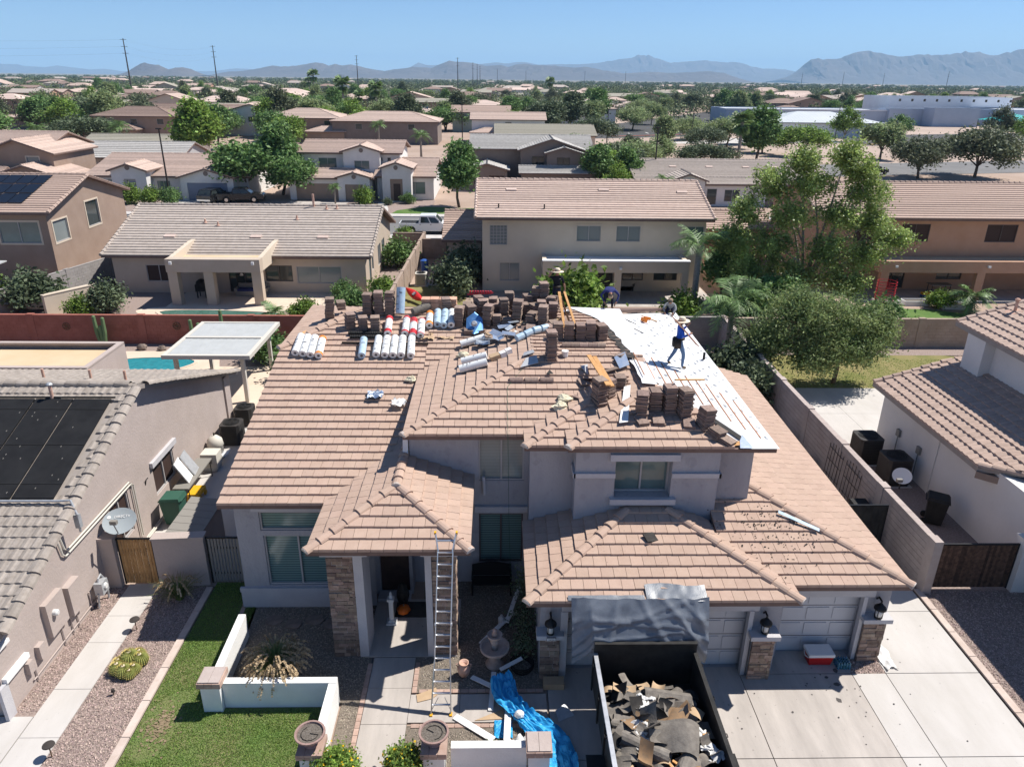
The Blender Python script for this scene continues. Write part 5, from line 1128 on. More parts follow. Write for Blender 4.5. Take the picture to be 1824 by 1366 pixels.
S('wheelie_bin', 'blue lidded bin by the tan side wall', 'bin', MB().lathe([(.28,0),(.34,1.0),(.36,1.02),(.2,1.1)], (-5.9,60.2,0), 8), 'blue_plastic'); S('propane_tank', 'cream horizontal tank behind the red wall', 'tank', MB().lathe([(.05,-.75),(.3,-.65),(.38,-.4),(.38,.4),(.3,.65),(.05,.75)], (-31.2,48.9,.45), 16, (1,.1,0)), 'pvc', smooth=True)
S('black_bucket', 'black pail beside the tan air conditioner', 'bucket', MB().lathe([(.2,0),(.3,.7),(.33,.72)], (-29.6,55.2,0), 14), 'black'); S('white_sheet', 'white tarpaulin heap left of the grey side wall', 'tarpaulin', MB().grid(lambda u,v: (-36+u*4, 47.5+v*2.4, .9+.25*mnoise.noise(Vector((u*3,v*3,1)))), 12, 8), 'plastic_white')
b = MB(); q = random.Random(3)
for i in range(14): b.obox((-28.0+q.uniform(-.6,.6),51.2+q.uniform(-.4,.4),.1+.12*(i//5)),(.35,.22,.1),(q.uniform(-.2,.2),q.uniform(-.2,.2),q.uniform(0,3)))
S('block_pile', 'heap of loose blocks beside the screen wall', 'rubble', b, 'tile_pale', kind='stuff')
# ------------------------------------------------------------------ across the street
def house_e():
    r = T('house', 'white gabled single-storey house with blue garage door across the street', 'house', (-44,105,0))
    vol(r, -53,-32.5,100,116,0,2.75,'gx',.24,.5,'stucco_white','tile_pink',{'S':[(2.2,4.2,.6,2.2,'wm','glass_teal'),(8.6,10.3,.6,2.1,'wm','glass_teal')]})
    vol(r, -49.3,-44.9,98.2,103,0,3.6,'gy',.33,.4,'stucco_white','tile_pink',{'S':[(1.5,3.0,.1,2.5,'void','stucco_grey')]}); P('door', MB().box(-47.2,98.28,.1,-46.4,98.3,2.2), 'garage_blue', r)
    vol(r, -40.3,-33.6,97.4,103,0,2.9,'gy',.30,.4,'stucco_white','tile_pink',{'S':[(.8,5.9,.0,2.2,'G','garage_blue')]}); 
    for x in (-47.1,-36.95): P('gable_vent', MB().lathe([(.3,0),(.3,.04)], (x,98.16 if x < -40 else 97.36,3.9 if x < -40 else 3.35), 10, (0,-1,0)), 'stucco_dusk', r)
house_e()
def house_f():
    r = T('house', 'pink-roofed two-storey house with arched entry and brown garage doors', 'house', (-17,104,0))
    vol(r, -26.0,-13.0,103,113,0,5.6,'gx',.22,.5,'stucco_white','tile_pink',{'S':[(2.2,4.6,3.5,4.9,'wm','glass_teal'),(9.2,9.7,4.5,5.0,'w','glass'),(10.3,10.8,4.5,5.0,'w','glass'),(11.4,11.9,4.5,5.0,'w','glass')]})
    vol(r, -20.2,-15.4,101.6,106,0,5.9,'gy',.30,.4,'stucco_white','tile_pink',{'S':[(1.4,3.4,3.6,4.7,'wm','glass_teal')]},detail=False)
    vol(r, -26.8,-16.2,98.6,103.5,0,2.9,'hip',.30,.5,'stucco_white','tile_pink',{'S':[(.8,6.4,.0,2.1,'G','garage_brown'),(7.4,9.9,.0,2.1,'G','garage_brown')]})
    vol(r, -20.4,-16.3,97.9,101,0,3.0,'gy',.28,.3,'stucco_white','tile_pink',{'S':[(.9,3.2,.0,2.1,'G','garage_brown')]})
    vol(r, -15.6,-8.2,99.6,112,0,3.0,'gx',.26,.4,'stucco_white','tile_pink',{'S':[(3.6,6.3,.7,2.3,'wm','glass_teal')]})
    vol(r, -14.6,-10.9,97.4,102,0,4.3,'gy',.33,.4,'stucco_white','tile_pink',{'S':[(1.0,2.6,.1,2.9,'void','stucco_brown')]}); P('entry_arch', MB().prism([(-12.8+.8*math.cos(a*math.pi/10),97.52,2.88+.5*math.sin(a*math.pi/10)) for a in range(11)],(0,.02,0)), 'stucco_brown', r); P('door', MB().box(-13.2,97.505,.1,-12.3,97.52,2.3), 'door', r)
    for x, y, z in ((-17.8,101.55,6.0),(-12.8,97.35,4.3),(-18.3,97.85,3.05)): P('gable_vent', MB().lathe([(.28,0),(.28,.04)], (x,y,z), 10, (0,-1,0)), 'stucco_dusk', r)
house_f()
def house_g():
    r = T('house', 'dark stucco two-storey house with silver tile gables', 'house', (4,112,0))
    vol(r, -3.5,14,114,124,0,5.4,'gx',.30,.5,'stucco_dusk','tile_silver',{})
    vol(r, 3.6,12.6,111,118,0,5.5,'gy',.32,.5,'stucco_dusk','tile_silver',{'S':[(1.6,3.4,3.0,4.6,'wmk','glass')]}); vol(r, 7.3,12.2,109.4,114,0,5.2,'gy',.30,.4,'stucco_dusk','tile_silver',{'S':[(1.4,3.3,3.4,4.6,'wmk','glass')]})
    vol(r, 3.6,14.6,107.2,111.5,0,2.7,'gx',.30,.4,'stucco_dusk','tile_silver',{'S':[(6.5,10,.0,2.1,'G','door')]}); vol(r, -4.2,1.6,108.6,114,0,2.9,'gy',.28,.4,'stucco_dusk','tile_silver',{'S':[(1.0,2.0,.9,2.0,'wk','glass'),(3.2,5.4,0,2.1,'G','door')]})
house_g()
def house_h():
    r = T('house', 'white-walled house with long pale taupe roof left of the big tree', 'house', (30,106,0))
    vol(r, 18.6,44,98.6,114,0,2.9,'gx',.24,.5,'stucco_white','tile_taupe',{'W':[(13.0,14.6,.8,2.1,'wm','glass'),(10.6,12.2,.8,2.1,'wm','glass')]},ridge=2)
    vol(r, 22.4,26.6,95.6,100,0,3.3,'gy',.35,.4,'stucco_white','tile_taupe',{'S':[(1.5,2.7,1.6,2.7,'w','glass')]}); vol(r, 26.8,43,96.2,100,0,2.8,'gx',.26,.4,'stucco_white','tile_taupe',{'S':[(.3,1.6,.2,2.2,'w','glass'),(2.6,4.6,.6,2.1,'wm','glass'),(8,12,0,2.1,'G','garage_brown')]})
    for x in (24,29,34,38): P('vent_tile', MB().obox((x,103.2,2.85+.24*5.1+.12),(.9,.4,.1),(.24,0,0)), 'tile_pale', r)
house_h()
def house_a2():
    r = T('house', 'brown two-storey house with pink tile gables behind the solar panel roof', 'house', (-66,106,0))
    vol(r, -80,-60.5,104,116,0,5.6,'gx',.28,.5,'stucco_brown','tile_pink',{'S':[(8,11,3.3,4.9,'wmk','glass')]}); vol(r, -66.5,-57.5,100.5,111,0,5.4,'gy',.34,.5,'stucco_brown','tile_pink',{'S':[(5.6,7.2,3.4,4.9,'wt','glass_blind')]}); vol(r, -64,-55,97.2,104,0,2.8,'gy',.30,.5,'stucco_brown','tile_pink',{}); vol(r, -72,-63,96.6,101,0,3.0,'gx',.3,.5,'stucco_brown','tile_rose',{})
house_a2()
# third row and beyond: houses one can tell apart
def simple(label, x0, x1, y0, y1, h, roof, pitch, wall, tile, win=3, low=None):
    r = T('house', label, 'house', ((x0+x1)/2,(y0+y1)/2,0)); W = []; q = random.Random(int(x0*3+y0)); w_ = (x1-x0)
    for i in range(win): u = w_*(i+.5)/win; W.append((u-.8,u+.8,h-1.9,h-.6,'w','glass'))
    vol(r, x0,x1,y0,y1,0,h,roof,pitch,.5,wall,tile,{'S':W},run=.7)
    if low: vol(r, x0+low[0]*w_, x0+low[1]*w_, y0-4.5, y0+2, 0, 2.8, 'hip', pitch, .5, wall, tile, {'S':[(1,3.5,0,2.1,'G','garage_brown')]}, run=.7)
    return r
simple('single-storey house with sage grey roof behind the white gabled house', -75,-56,140,152,2.8,'gx',.28,'stucco_dusk','tile_sage',2)
simple('brown two-storey house with grey-brown hip roof between dark trees and lime tree', -97,-78,190,202,5.6,'hip',.30,'stucco_brown','tile_umber',3,(-.05,.6))
simple('brown gabled house right behind the grey-brown hip roofed one', -112,-88,218,230,5.4,'gx',.30,'stucco_orange','tile_umber',3)
simple('large rosy hip roofed house above the lime green tree', -56,-38,190,203,5.6,'hip',.28,'stucco_brown','tile_pink',3,(.6,1.1))
simple('long grey-walled house with pink roof right behind the arched entry house', -39,-14,186,200,5.2,'hip',.26,'stucco_dusk','tile_pink',2)
simple('tan house with solar panels on a hip roof left of the green-walled house', -42,-18,252,266,4.0,'hip',.28,'stucco_tan','tile_pale',3)
simple('pale green walled two-storey house with rosy roof', -13,4,232,244,5.6,'gx',.26,'stucco_green','tile_rose',3)
simple('white gabled two-storey house in front of the green-walled house', -6,12,192,203,5.6,'gx',.26,'stucco_white','tile_pink',1,(0,.45))
simple('long cream house with pale tan roof right of the white gabled house', 0,23,179,196,2.9,'gx',.22,'stucco_cream','tile_sage',2)
simple('small white house with grey gable behind the dark trees left of the arched entry house', -66,-50,122,134,2.8,'gx',.3,'stucco_grey','tile_silver',2)
for i, (x, y) in enumerate(((-33,256),(-28,257),(-24,258.5))): t = T('solar_array', ['left black solar array on the tan hip roof','middle black solar array on the tan hip roof','right black solar array on the tan hip roof'][i], 'solar panels', (x,y,5.6)); P('panel', MB().obox((x,y,5.75),(3.4,2.2,.1),(.27,0,0)), 'solar_cell', t)
# the school
def school():
    r = T('school_building', 'low blue-grey school hall with pale metal hip roof', 'school', (90,228,0)); vol(r, 80,112,224,246,0,4.2,'hip',.22,.9,'school_wall','roof_metal',{},ridge=False,run=40,fas='school_dark')
    r = T('school_building', 'tall pale school gymnasium with a row of small square windows', 'school', (180,318,0)); vol(r, 157,205,312,334,0,10,'flat',wall='school_wall',tile='school_wall',op={'S':[(4+i*5,5+i*5,8.2,9.2,'w','glass') for i in range(10)]}); vol(r, 150,190,296,304.9,0,5.8,'flat',wall='school_blue',tile='school_wall'); vol(r, 163,180,288,295.9,0,6.5,'flat',wall='school_blue',tile='school_wall')
    r = T('school_building', 'long low blue school wing left of the gymnasium', 'school', (118,300,0)); vol(r, 88,151,298,320,0,5.2,'flat',wall='school_blue',tile='school_wall'); P('fascia_band', MB().box(87.9,297.8,4.9,151,298,5.4), 'school_wall', r)
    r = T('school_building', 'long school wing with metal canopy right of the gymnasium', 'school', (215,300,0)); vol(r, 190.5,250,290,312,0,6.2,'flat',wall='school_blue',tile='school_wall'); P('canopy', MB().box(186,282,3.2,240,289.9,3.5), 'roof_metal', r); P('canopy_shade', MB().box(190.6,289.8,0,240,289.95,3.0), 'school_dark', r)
    for i in range(7): P('canopy_post', MB().box(188+i*8,282.2,0,188.6+i*8,282.8,3.2), 'school_wall', r)
    t = T('shade_sail', 'teal fabric shade canopy beside the school wing', 'shade canopy', (178,268,0)); b = MB(); b.add([(171,262,3.4),(189,262,3.4),(189,274,3.4),(171,274,3.4),(180,268,5.6)], [(0,1,4),(1,2,4),(2,3,4),(3,0,4)]); P('canopy', b, 'teal', t)
    for x in (171.2,188.8):
        for y in (262.2,273.8): P('post', MB().tube([(x,y,0),(x,y,3.4)], .12, 8), 'pole_steel', t)
    S('school_fence', 'long dark railing fence by the school drive at the right edge', 'fence', MB().box(200,236,0,200.15,262,1.8), 'galv')
school()
# street lights and tall poles
def lamp_post(x, y, h, label):
    t = T('street_lamp', label, 'street lamp', (x,y,0), 'dark street lamp posts'); P('pole', MB().tube([(x,y,0),(x,y,h)], [.13,.09], 8), 'pole', t); P('lamp_head', MB().box(x-.35,y-.15,h,x+.35,y+.15,h+.16), 'pole', t)
lamp_post(-42.2,98.0,8.6,'dark street lamp post in front of the white gabled house'); lamp_post(22.2,106,8.9,'dark street lamp post left of the big tree'); lamp_post(-108,178,9,'dark street lamp post at the far left among trees'); lamp_post(-7.4,170,9.5,'dark street lamp post in front of the white gabled two-storey house'); lamp_post(-62,260,9,'dark street lamp post among dark trees left of the rosy hip roof'); lamp_post(28,195,8,'dark street lamp post by the school car park'); lamp_post(52,205,8,'thin lamp post at the school gravel'); lamp_post(95,215,9,'lamp post in front of the metal school roof')
def power_pole(x, y, h, label, arms=3):
    t = T('power_pole', label, 'power pole', (x,y,0), 'tall steel power poles'); P('pole', MB().tube([(x,y,0),(x,y,h)], [h*.018,h*.008], 8), 'pole_steel', t)
    for k in range(arms): z = h*(.98-.11*k); w_ = h*.055; P('cross_arm', MB().bar((x-w_,y,z),(x+w_,y,z),h*.006), 'pole_steel', t)
PP = [(-228,500,34.8,'tallest power pole at the far left'),(-244,700,38.1,'second tall power pole from the left'),(-156,900,36.6,'power pole rising behind the tall palms'),(-43.4,900,35.6,'power pole right of the tall palms'),(-41,1400,39.4,'first thin power pole left of centre'),(-33.4,1400,36.8,'second thin power pole left of centre'),(-28.5,1400,34.1,'third thin power pole left of centre'),(3,2200,38.5,'thin distant power pole at the centre'),(82,2200,33.7,'thin distant power pole right of the centre'),(245,2200,34.2,'thin distant power pole left of the far peaks'),(358,2200,35.5,'thin distant power pole under the far peaks'),(851,2200,38.2,'thin distant power pole at the right mountain foot'),(967,2200,41,'thin distant power pole below the right mountain'),(1081,2200,39.4,'thin distant power pole below the middle of the right mountain'),(803,1400,34.6,'rightmost thin power pole')]
for x, y, h, l in PP: power_pole(x, y, h, l)
b = MB()
def wires(a, c, k):
    for z in (.98,.87,.76):
        for s in (-1,1):
            p = Vector((a[0]+s*a[2]*.05,a[1],a[2]*z)); q_ = Vector((c[0]+s*c[2]*.05,c[1],c[2]*z)); t = T('power_line', f'{"upper" if z>.9 else "middle" if z>.8 else "lower"} {"left" if s<0 else "right"} power line strung {k}', 'power line', tuple((p+q_)/2), 'power lines')
            P('wire', MB().tube([p.lerp(q_, i/12)-Vector((0,0,4.0*(1-(i/6-1)**2))) for i in range(13)], .011, 4), 'cable', t)
wires((-430,330,34), PP[0], 'left of the tallest pole'); wires(PP[0], PP[1], 'between the two left poles')
# ------------------------------------------------------------------ plants
def leaves(C_, size, aspect, rg, droop=0., up=.3):     # one quad leaf at each centre
    n = len(C_); d = rg.normal(0,1,(n,3)); d[:,2] = d[:,2]*.7 - droop; d /= np.linalg.norm(d,axis=1)[:,None]
    nr = rg.normal(0,1,(n,3)); nr[:,2] += up*2; e = np.cross(d, nr); e /= np.linalg.norm(e,axis=1)[:,None]+1e-9
    s = size*rg.uniform(.6,1.35,n); a = d*(s*.5)[:,None]; b = e*(s*.5/aspect)[:,None]
    return np.stack([C_-a, C_-b*1.0+a*.1, C_+a, C_+b+a*.1], 1)
def crown_pts(seed, lobes, per, clump=.35, hollow=.55, nclump=40, flat=1.):
    rg = np.random.default_rng(seed); out = []
    for (cx,cy,cz,rx,ry,rz) in lobes:
        v = rg.normal(0,1,(nclump,3)); v /= np.linalg.norm(v,axis=1)[:,None]; r = rg.uniform(hollow,1.0,nclump)
        cc = np.array([cx,cy,cz]) + v*r[:,None]*np.array([rx,ry,rz])*rg.uniform(.8,1.12,(nclump,1))
        w_ = clump*rg.uniform(.6,1.3,nclump)
        p = np.repeat(cc,per,0) + rg.normal(0,1,(nclump*per,3))*np.repeat(w_,per)[:,None]*np.array([1,1,flat])
        out.append(p[rg.random(len(p)) > .12])
    return np.concatenate(out), rg
def limbs(base, h, tips, r0, seed, fork=.4, bend=.15):
    q = random.Random(seed); b = MB(); B = Vector(base); F_ = B+Vector((q.uniform(-.1,.1)*h, q.uniform(-.1,.1)*h, h*fork))
    b.tube([B, B.lerp(F_,.5)+Vector((q.uniform(-.03,.03)*h,0,0)), F_], [r0, r0*.85, r0*.75], 8)
    for t in tips:
        t = Vector(t); m = F_.lerp(t,.5)+Vector((q.uniform(-bend,bend),q.uniform(-bend,bend),q.uniform(0,bend)))*h*.5
        b.tube([F_-Vector((0,0,.05*h)), m, t], [r0*.5, r0*.32, r0*.08], 6)
        for k in range(3): u = q.uniform(.35,.9); p = m.lerp(t,u); b.tube([p, p+Vector((q.uniform(-1,1),q.uniform(-1,1),q.uniform(.1,1)))*h*.12], [r0*.15,r0*.04], 4)
    return b
def tree(name, label, loc, lobes, trunk_h, per, size, aspect, leaf, bark='bark', clump=.35, nclump=40, seed=1, group=None, droop=0., r0=.18, fork=.4, hollow=.55, rotz=0, flat=1.):
    t = T(name, label, 'tree', (0,0,0), group); tips = [(l[0],l[1],l[2]) for l in lobes]
    P('trunk', limbs((0,0,0), trunk_h, tips, r0, seed, fork), bark, t, smooth=True)
    C_, rg = crown_pts(seed, lobes, per, clump, hollow, nclump, flat); meshobj('crown', quads_mesh('crown', leaves(C_, size, aspect, rg, droop), leaf), t)
    t.location = loc; t.rotation_euler = (0,0,rotz); WL[t.name] = Vector(loc); return t
def rlobes(seed, n, R_, z, rz, r):                     # scattered lobes for a rounded crown
    q = random.Random(seed); out = []
    for i in range(n):
        a = 2*math.pi*i/n+q.uniform(-.3,.3); d = q.uniform(.35,.75)*R_ if i else 0; k = q.uniform(.8,1.15)
        out.append((d*math.cos(a), d*math.sin(a), z+q.uniform(-.45,.5)*rz, r*k, r*k, r*k*.85))
    out.append((0,0,z+rz*.6,r*.8,r*.8,r*.7)); return out
# the big ash behind the right wall
big = tree('ash_tree', 'big pale green leafy tree behind the right boundary wall', (21.3,49.0,0), [(x,y,z,a*.92,b*.9,c*.92) for x,y,z,a,b,c in [(-1.5,0,10.3,1.3,1.2,.9),(1.3,0,10.6,1.5,1.3,1.0),(2.6,.2,9.7,1.2,1.2,.9),(-3.2,.2,8.9,1.5,1.4,1.1),(-.4,.2,8.9,1.8,1.6,1.2),(3.2,0,8.3,1.5,1.4,1.0),(-4.7,0,7.2,1.4,1.3,1.1),(-1.9,-.4,7.0,1.9,1.7,1.3),(1.4,-.5,6.9,1.9,1.7,1.3),(4.0,.2,6.5,1.5,1.4,1.0),(5.6,.2,5.2,1.2,1.2,.8),(-5.2,.2,5.2,1.6,1.5,1.2),(-2.6,-.8,4.9,2.0,1.7,1.3),(.6,-.9,4.7,2.0,1.7,1.3),(3.5,-.6,4.3,1.7,1.5,1.2),(-4.4,-.4,3.2,1.6,1.5,1.2),(-1.2,-1.1,2.9,2.0,1.5,1.2),(2.2,-1.0,2.6,1.9,1.5,1.1)]], 9, 110, .185, 1.7, 'leaf_ash', 'bark_pale', .29, 32, 11, None, .2, .22, .25, .3)
mesq = tree('mesquite_tree', 'feathery grey-green tree shading the right neighbour patio', (18.2,36.3,0), [(x-.9,y,z*1.04,a*1.08,b*1.05,c*1.08) for x,y,z,a,b,c in [(0,0,3.9,1.9,1.6,1.0),(-1.9,-.2,3.2,1.7,1.5,1.0),(1.8,0,3.2,1.6,1.5,.9),(-2.9,0,2.3,1.2,1.2,.8),(2.7,.2,2.7,1.1,1.1,.6),(-.3,-.9,2.7,1.9,1.3,.9),(-1.6,.6,4.1,1.4,1.2,.7),(1.3,-.9,2.2,1.3,1.0,.6),(-1.0,-1.3,1.9,1.2,.9,.6)]], 4.2, 95, .19, 2.6, 'leaf_acacia', 'bark', .30, 48, 5, None, .5, .13, .35, .35)
# prototypes for the other trees
PR = {}
PR['round'] = tree('round_tree', 'x', (0,-200,0), rlobes(3,7,3.0,4.3,1.6,1.7), 4.6, 26, .42, 1.5, 'leaf_green', 'bark', .42, 56, 3, None, .1, .2)
PR['tall'] = tree('broadleaf_tree', 'x', (0,-200,0), rlobes(8,8,2.4,5.0,3.0,1.6), 6.0, 26, .42, 1.5, 'leaf_green', 'bark', .42, 54, 8, None, .1, .2)
PR['wide'] = tree('spreading_tree', 'x', (0,-200,0), [(a*1.0,b,c,1.7,1.7,1.0) for a,b,c in ((0,0,4.6),(-2.2,.3,3.9),(2.2,-.2,4.0),(-1.0,1.6,4.2),(1.2,-1.6,3.9),(-3.2,-.6,3.2),(3.3,.5,3.3),(.4,1.9,3.7))], 4.2, 30, .36, 1.9, 'leaf_mesq', 'bark', .45, 54, 21, None, .3, .17, .35)
PR['shrub'] = tree('shrub', 'x', (0,-200,0), rlobes(12,5,.9,.8,.35,.62), .7, 22, .18, 1.8, 'leaf_green', 'bark', .20, 36, 12, None, 0, .05, .3, .3)
PR['loose'] = tree('loose_tree', 'x', (0,-200,0), [(0,0,6.2,.9,.9,.8),(-1.3,.3,5.2,1.2,1.1,.8),(1.5,-.4,4.9,1.1,1.2,.9),(.3,1.5,4.3,1.3,1.0,.9),(-2.2,-.6,3.8,1.2,1.2,.8),(2.3,.6,3.6,1.2,1.2,.8),(-.4,-1.6,3.5,1.3,1.2,.9),(.6,.3,3.0,1.4,1.3,.8)], 5.2, 42, .36, 1.7, 'leaf_green', 'bark_pale', .45, 18, 33, None, .2, .16, .3, .2)
def plant(kind, x, y, s=1., label='', leaf=None, rz=None, sz=None, group=None, name=None, cat='tree'):
    base = PR[kind]
    src = [c for c in base.children if c.name.startswith('crown')][0].material_slots[0].material.name
    o = dup(base, (x,y,0), rz if rz is not None else random.uniform(0,6.28), (s,s,sz or s), label, group, {src: leaf} if leaf else None)
    o['category'] = cat
    if name: o.name = name
    return o
for x, y, s, sz, kind, leaf, lb in [
    (-53.5,140,1.55,1.35,'tall','leaf_lime','large lime green round tree behind the white gabled house'),(-32.6,100.5,1.25,1.05,'round','leaf_green','dark green tree beside the blue garage, nearest the street'),(-29.0,103,1.1,1.15,'tall','leaf_green','taller dark green tree behind the one by the blue garage'),(-26.6,99.2,.95,.8,'round','leaf_green','smaller green tree left of the brown garage door'),(-4.6,93.6,.95,.95,'tall','leaf_green','slim bright green tree on the lawn behind the truck'),
    (-46,172,1.2,1.0,'round','leaf_lime','yellow-green tree above the arched entry house'),(-60,168,1.3,1.1,'tall','leaf_green','dark green tree right of the large lime tree'),(-52,180,1.3,1.1,'round','leaf_green','dark green tree left of the rosy hip roof'),(-100,150,1.9,1.4,'round','leaf_green','big dark green tree at the far left'),(-84,160,1.6,1.2,'wide','leaf_dark','dark feathery tree right of the big far left tree'),(-112,165,1.6,1.3,'tall','leaf_green','green tree at the far left edge behind the lamp post'),
    (14.5,108,.9,.8,'tall','leaf_green','bright green bushy tree right of the silver gables'),(16.5,116,1.1,.8,'round','leaf_lime','yellow-green bushy tree behind the silver gables'),(20,128,1.1,.9,'wide','leaf_dark','dark feathery tree behind the bushy yellow-green ones'),(12.5,128,1.1,.9,'loose','leaf_green','airy green tree behind the silver gabled house'),(16.2,100,.75,.7,'loose','leaf_lime','lime airy tree left of the white walled long house'),(24,134,1.2,.9,'wide','leaf_mesq','feathery tree behind the long taupe roof'),(30,140,1.2,.8,'loose','leaf_mesq','airy grey-green tree behind the long taupe roof'),(38,138,1.2,.8,'wide','leaf_dark','dark spreading tree behind the right end of the taupe roof'),(18,104,.8,.8,'tall','leaf_green','green tree left of the long white walled house'),
    (50,146,1.35,1.3,'tall','leaf_green','tall dark green tree beside the fan palm, upper right'),(66,165,1.4,1.1,'wide','leaf_lime','light green feathery tree behind the fan palm'),(72,128,1.35,1.15,'wide','leaf_olive','olive street tree left of its twin by the school road'),(83,130,1.75,1.45,'wide','leaf_olive','larger olive street tree right of its twin'),(81,160,1.3,1.1,'round','leaf_mesq','rounded tree behind the larger olive street tree'),(56,186,1.5,1.2,'wide','leaf_mesq','feathery tree on the gravel left of the school road'),(64,196,1.3,1.2,'round','leaf_mesq','grey-green tree behind the gravel left of the school'),(52,210,1.2,1.0,'wide','leaf_mesq','small spreading tree on the pink gravel'),(44,250,1.6,1.2,'wide','leaf_mesq','spreading tree left of the car park'),(30,250,1.5,1.3,'round','leaf_mesq','pale rounded tree left of the car park entrance'),(34,262,1.6,1.5,'tall','leaf_green','green tree behind the car park entrance'),(62,330,1.7,1.3,'wide','leaf_mesq','spreading tree beyond the car park'),
    (48,176,1.2,.9,'wide','leaf_dark','low dark shrub-like tree on the gravel bank'),(60,172,1.2,.85,'round','leaf_dark','dark bushy tree below the school road'),(40,182,1.0,.9,'tall','leaf_mesq','grey-green young tree beside the gravel'),(24,190,1.3,1.1,'wide','leaf_dark','dark tree right of the long cream house'),(14,214,1.6,1.4,'round','leaf_dark','dark rounded tree behind the long cream house'),(22,230,1.6,1.4,'tall','leaf_dark','dark tall tree left of the car park'),(100,118,1.3,1.2,'round','leaf_lime','bright lime tree at the right edge'),
    (16.6,51.5,.62,.62,'tall','leaf_green','leafy green tree between the cream house and the big ash'),(18.4,46.5,.5,.5,'round','leaf_green','low green tree in front of the cream house corner')]:
    plant(kind, x, y, s, lb, leaf, None, sz)
# denser belts of trees further off: still one by one
qt = random.Random(44); SEEN = {}
def uniq(what, x, y):                                  # a place phrase for things in the far suburb
    k = int(min(11, max(0, (x/y+.76)/1.5*12))); col = ['at the far left edge','far left','left of the butte','below the butte','left of the tall palms','by the tall palms','left of the centre','at the centre','under the far peaks','right of the far peaks','below the right mountain','at the far right edge'][k]
    d = 'nearest belt' if y < 260 else 'second belt' if y < 330 else 'middle belt' if y < 420 else 'farther belt' if y < 540 else 'farthest belt'
    s = f'{what} {col}, {d}'; n = SEEN[s] = SEEN.get(s, 0)+1
    return s if n == 1 else s+', '+['','','second of its like','third of its like','fourth of its like'][min(n,4)]
for i in range(262):
    y = 200+ (i/262)**1.5*440; x = qt.uniform(-.75*y, .72*y)-5
    if 70 < x < 260 and 215 < y < 335: continue
    if 15 < x < 70 and y < 275: continue
    kd = qt.choice(['round','tall','wide','loose','loose']); lf = qt.choice(['leaf_green','leaf_dark','leaf_mesq','leaf_green','leaf_olive','leaf_lime'])
    plant(kd, x, y, qt.uniform(1.05,1.75), uniq(f"{dict(round='rounded',tall='tall',wide='spreading',loose='airy')[kd]} {dict(leaf_green='green',leaf_dark='dark',leaf_mesq='grey-green',leaf_olive='olive',leaf_lime='lime green')[lf]} tree", x, y), lf, None, qt.uniform(.9,1.45), 'distant trees among the rooftops')
# far houses among them
for i in range(185):
    y = 215+(i/185)**1.3*650; x = qt.uniform(-.75*y, .72*y)-5
    if (50 < x < 280 and 190 < y < 360) or (-60 < x < 70 and y < 268): continue
    w_ = qt.uniform(15,22); d_ = qt.uniform(10,14); h = qt.choice((2.9,5.4,5.4)); til = qt.choice(['tile_pale','tile_pink','tile_pale','tile_taupe','tile_pink','tile_umber','tile_sage']); wl = qt.choice(['stucco_tan','stucco_white','stucco_cream','stucco_brown','stucco_orange'])
    rf = qt.choice(['hip','gx','hip','gy']); r = T('house', uniq(f"{wl[7:]} {til[5:]}-roofed {'hip' if rf == 'hip' else 'gable'} house", x, y), 'house', (x,y,0), 'distant houses among the trees')
    W = [(w_*(k+.5)/3-.8, w_*(k+.5)/3+.8, h-1.9, h-.6, 'w', 'glass') for k in range(3)] if y < 420 else []
    vol(r, x-w_/2, x+w_/2, y-d_/2, y+d_/2, 0, h, rf, qt.uniform(.24,.33), .5, wl, til, {'S': W}, ridge=False, run=2.0 if y < 420 else 30)

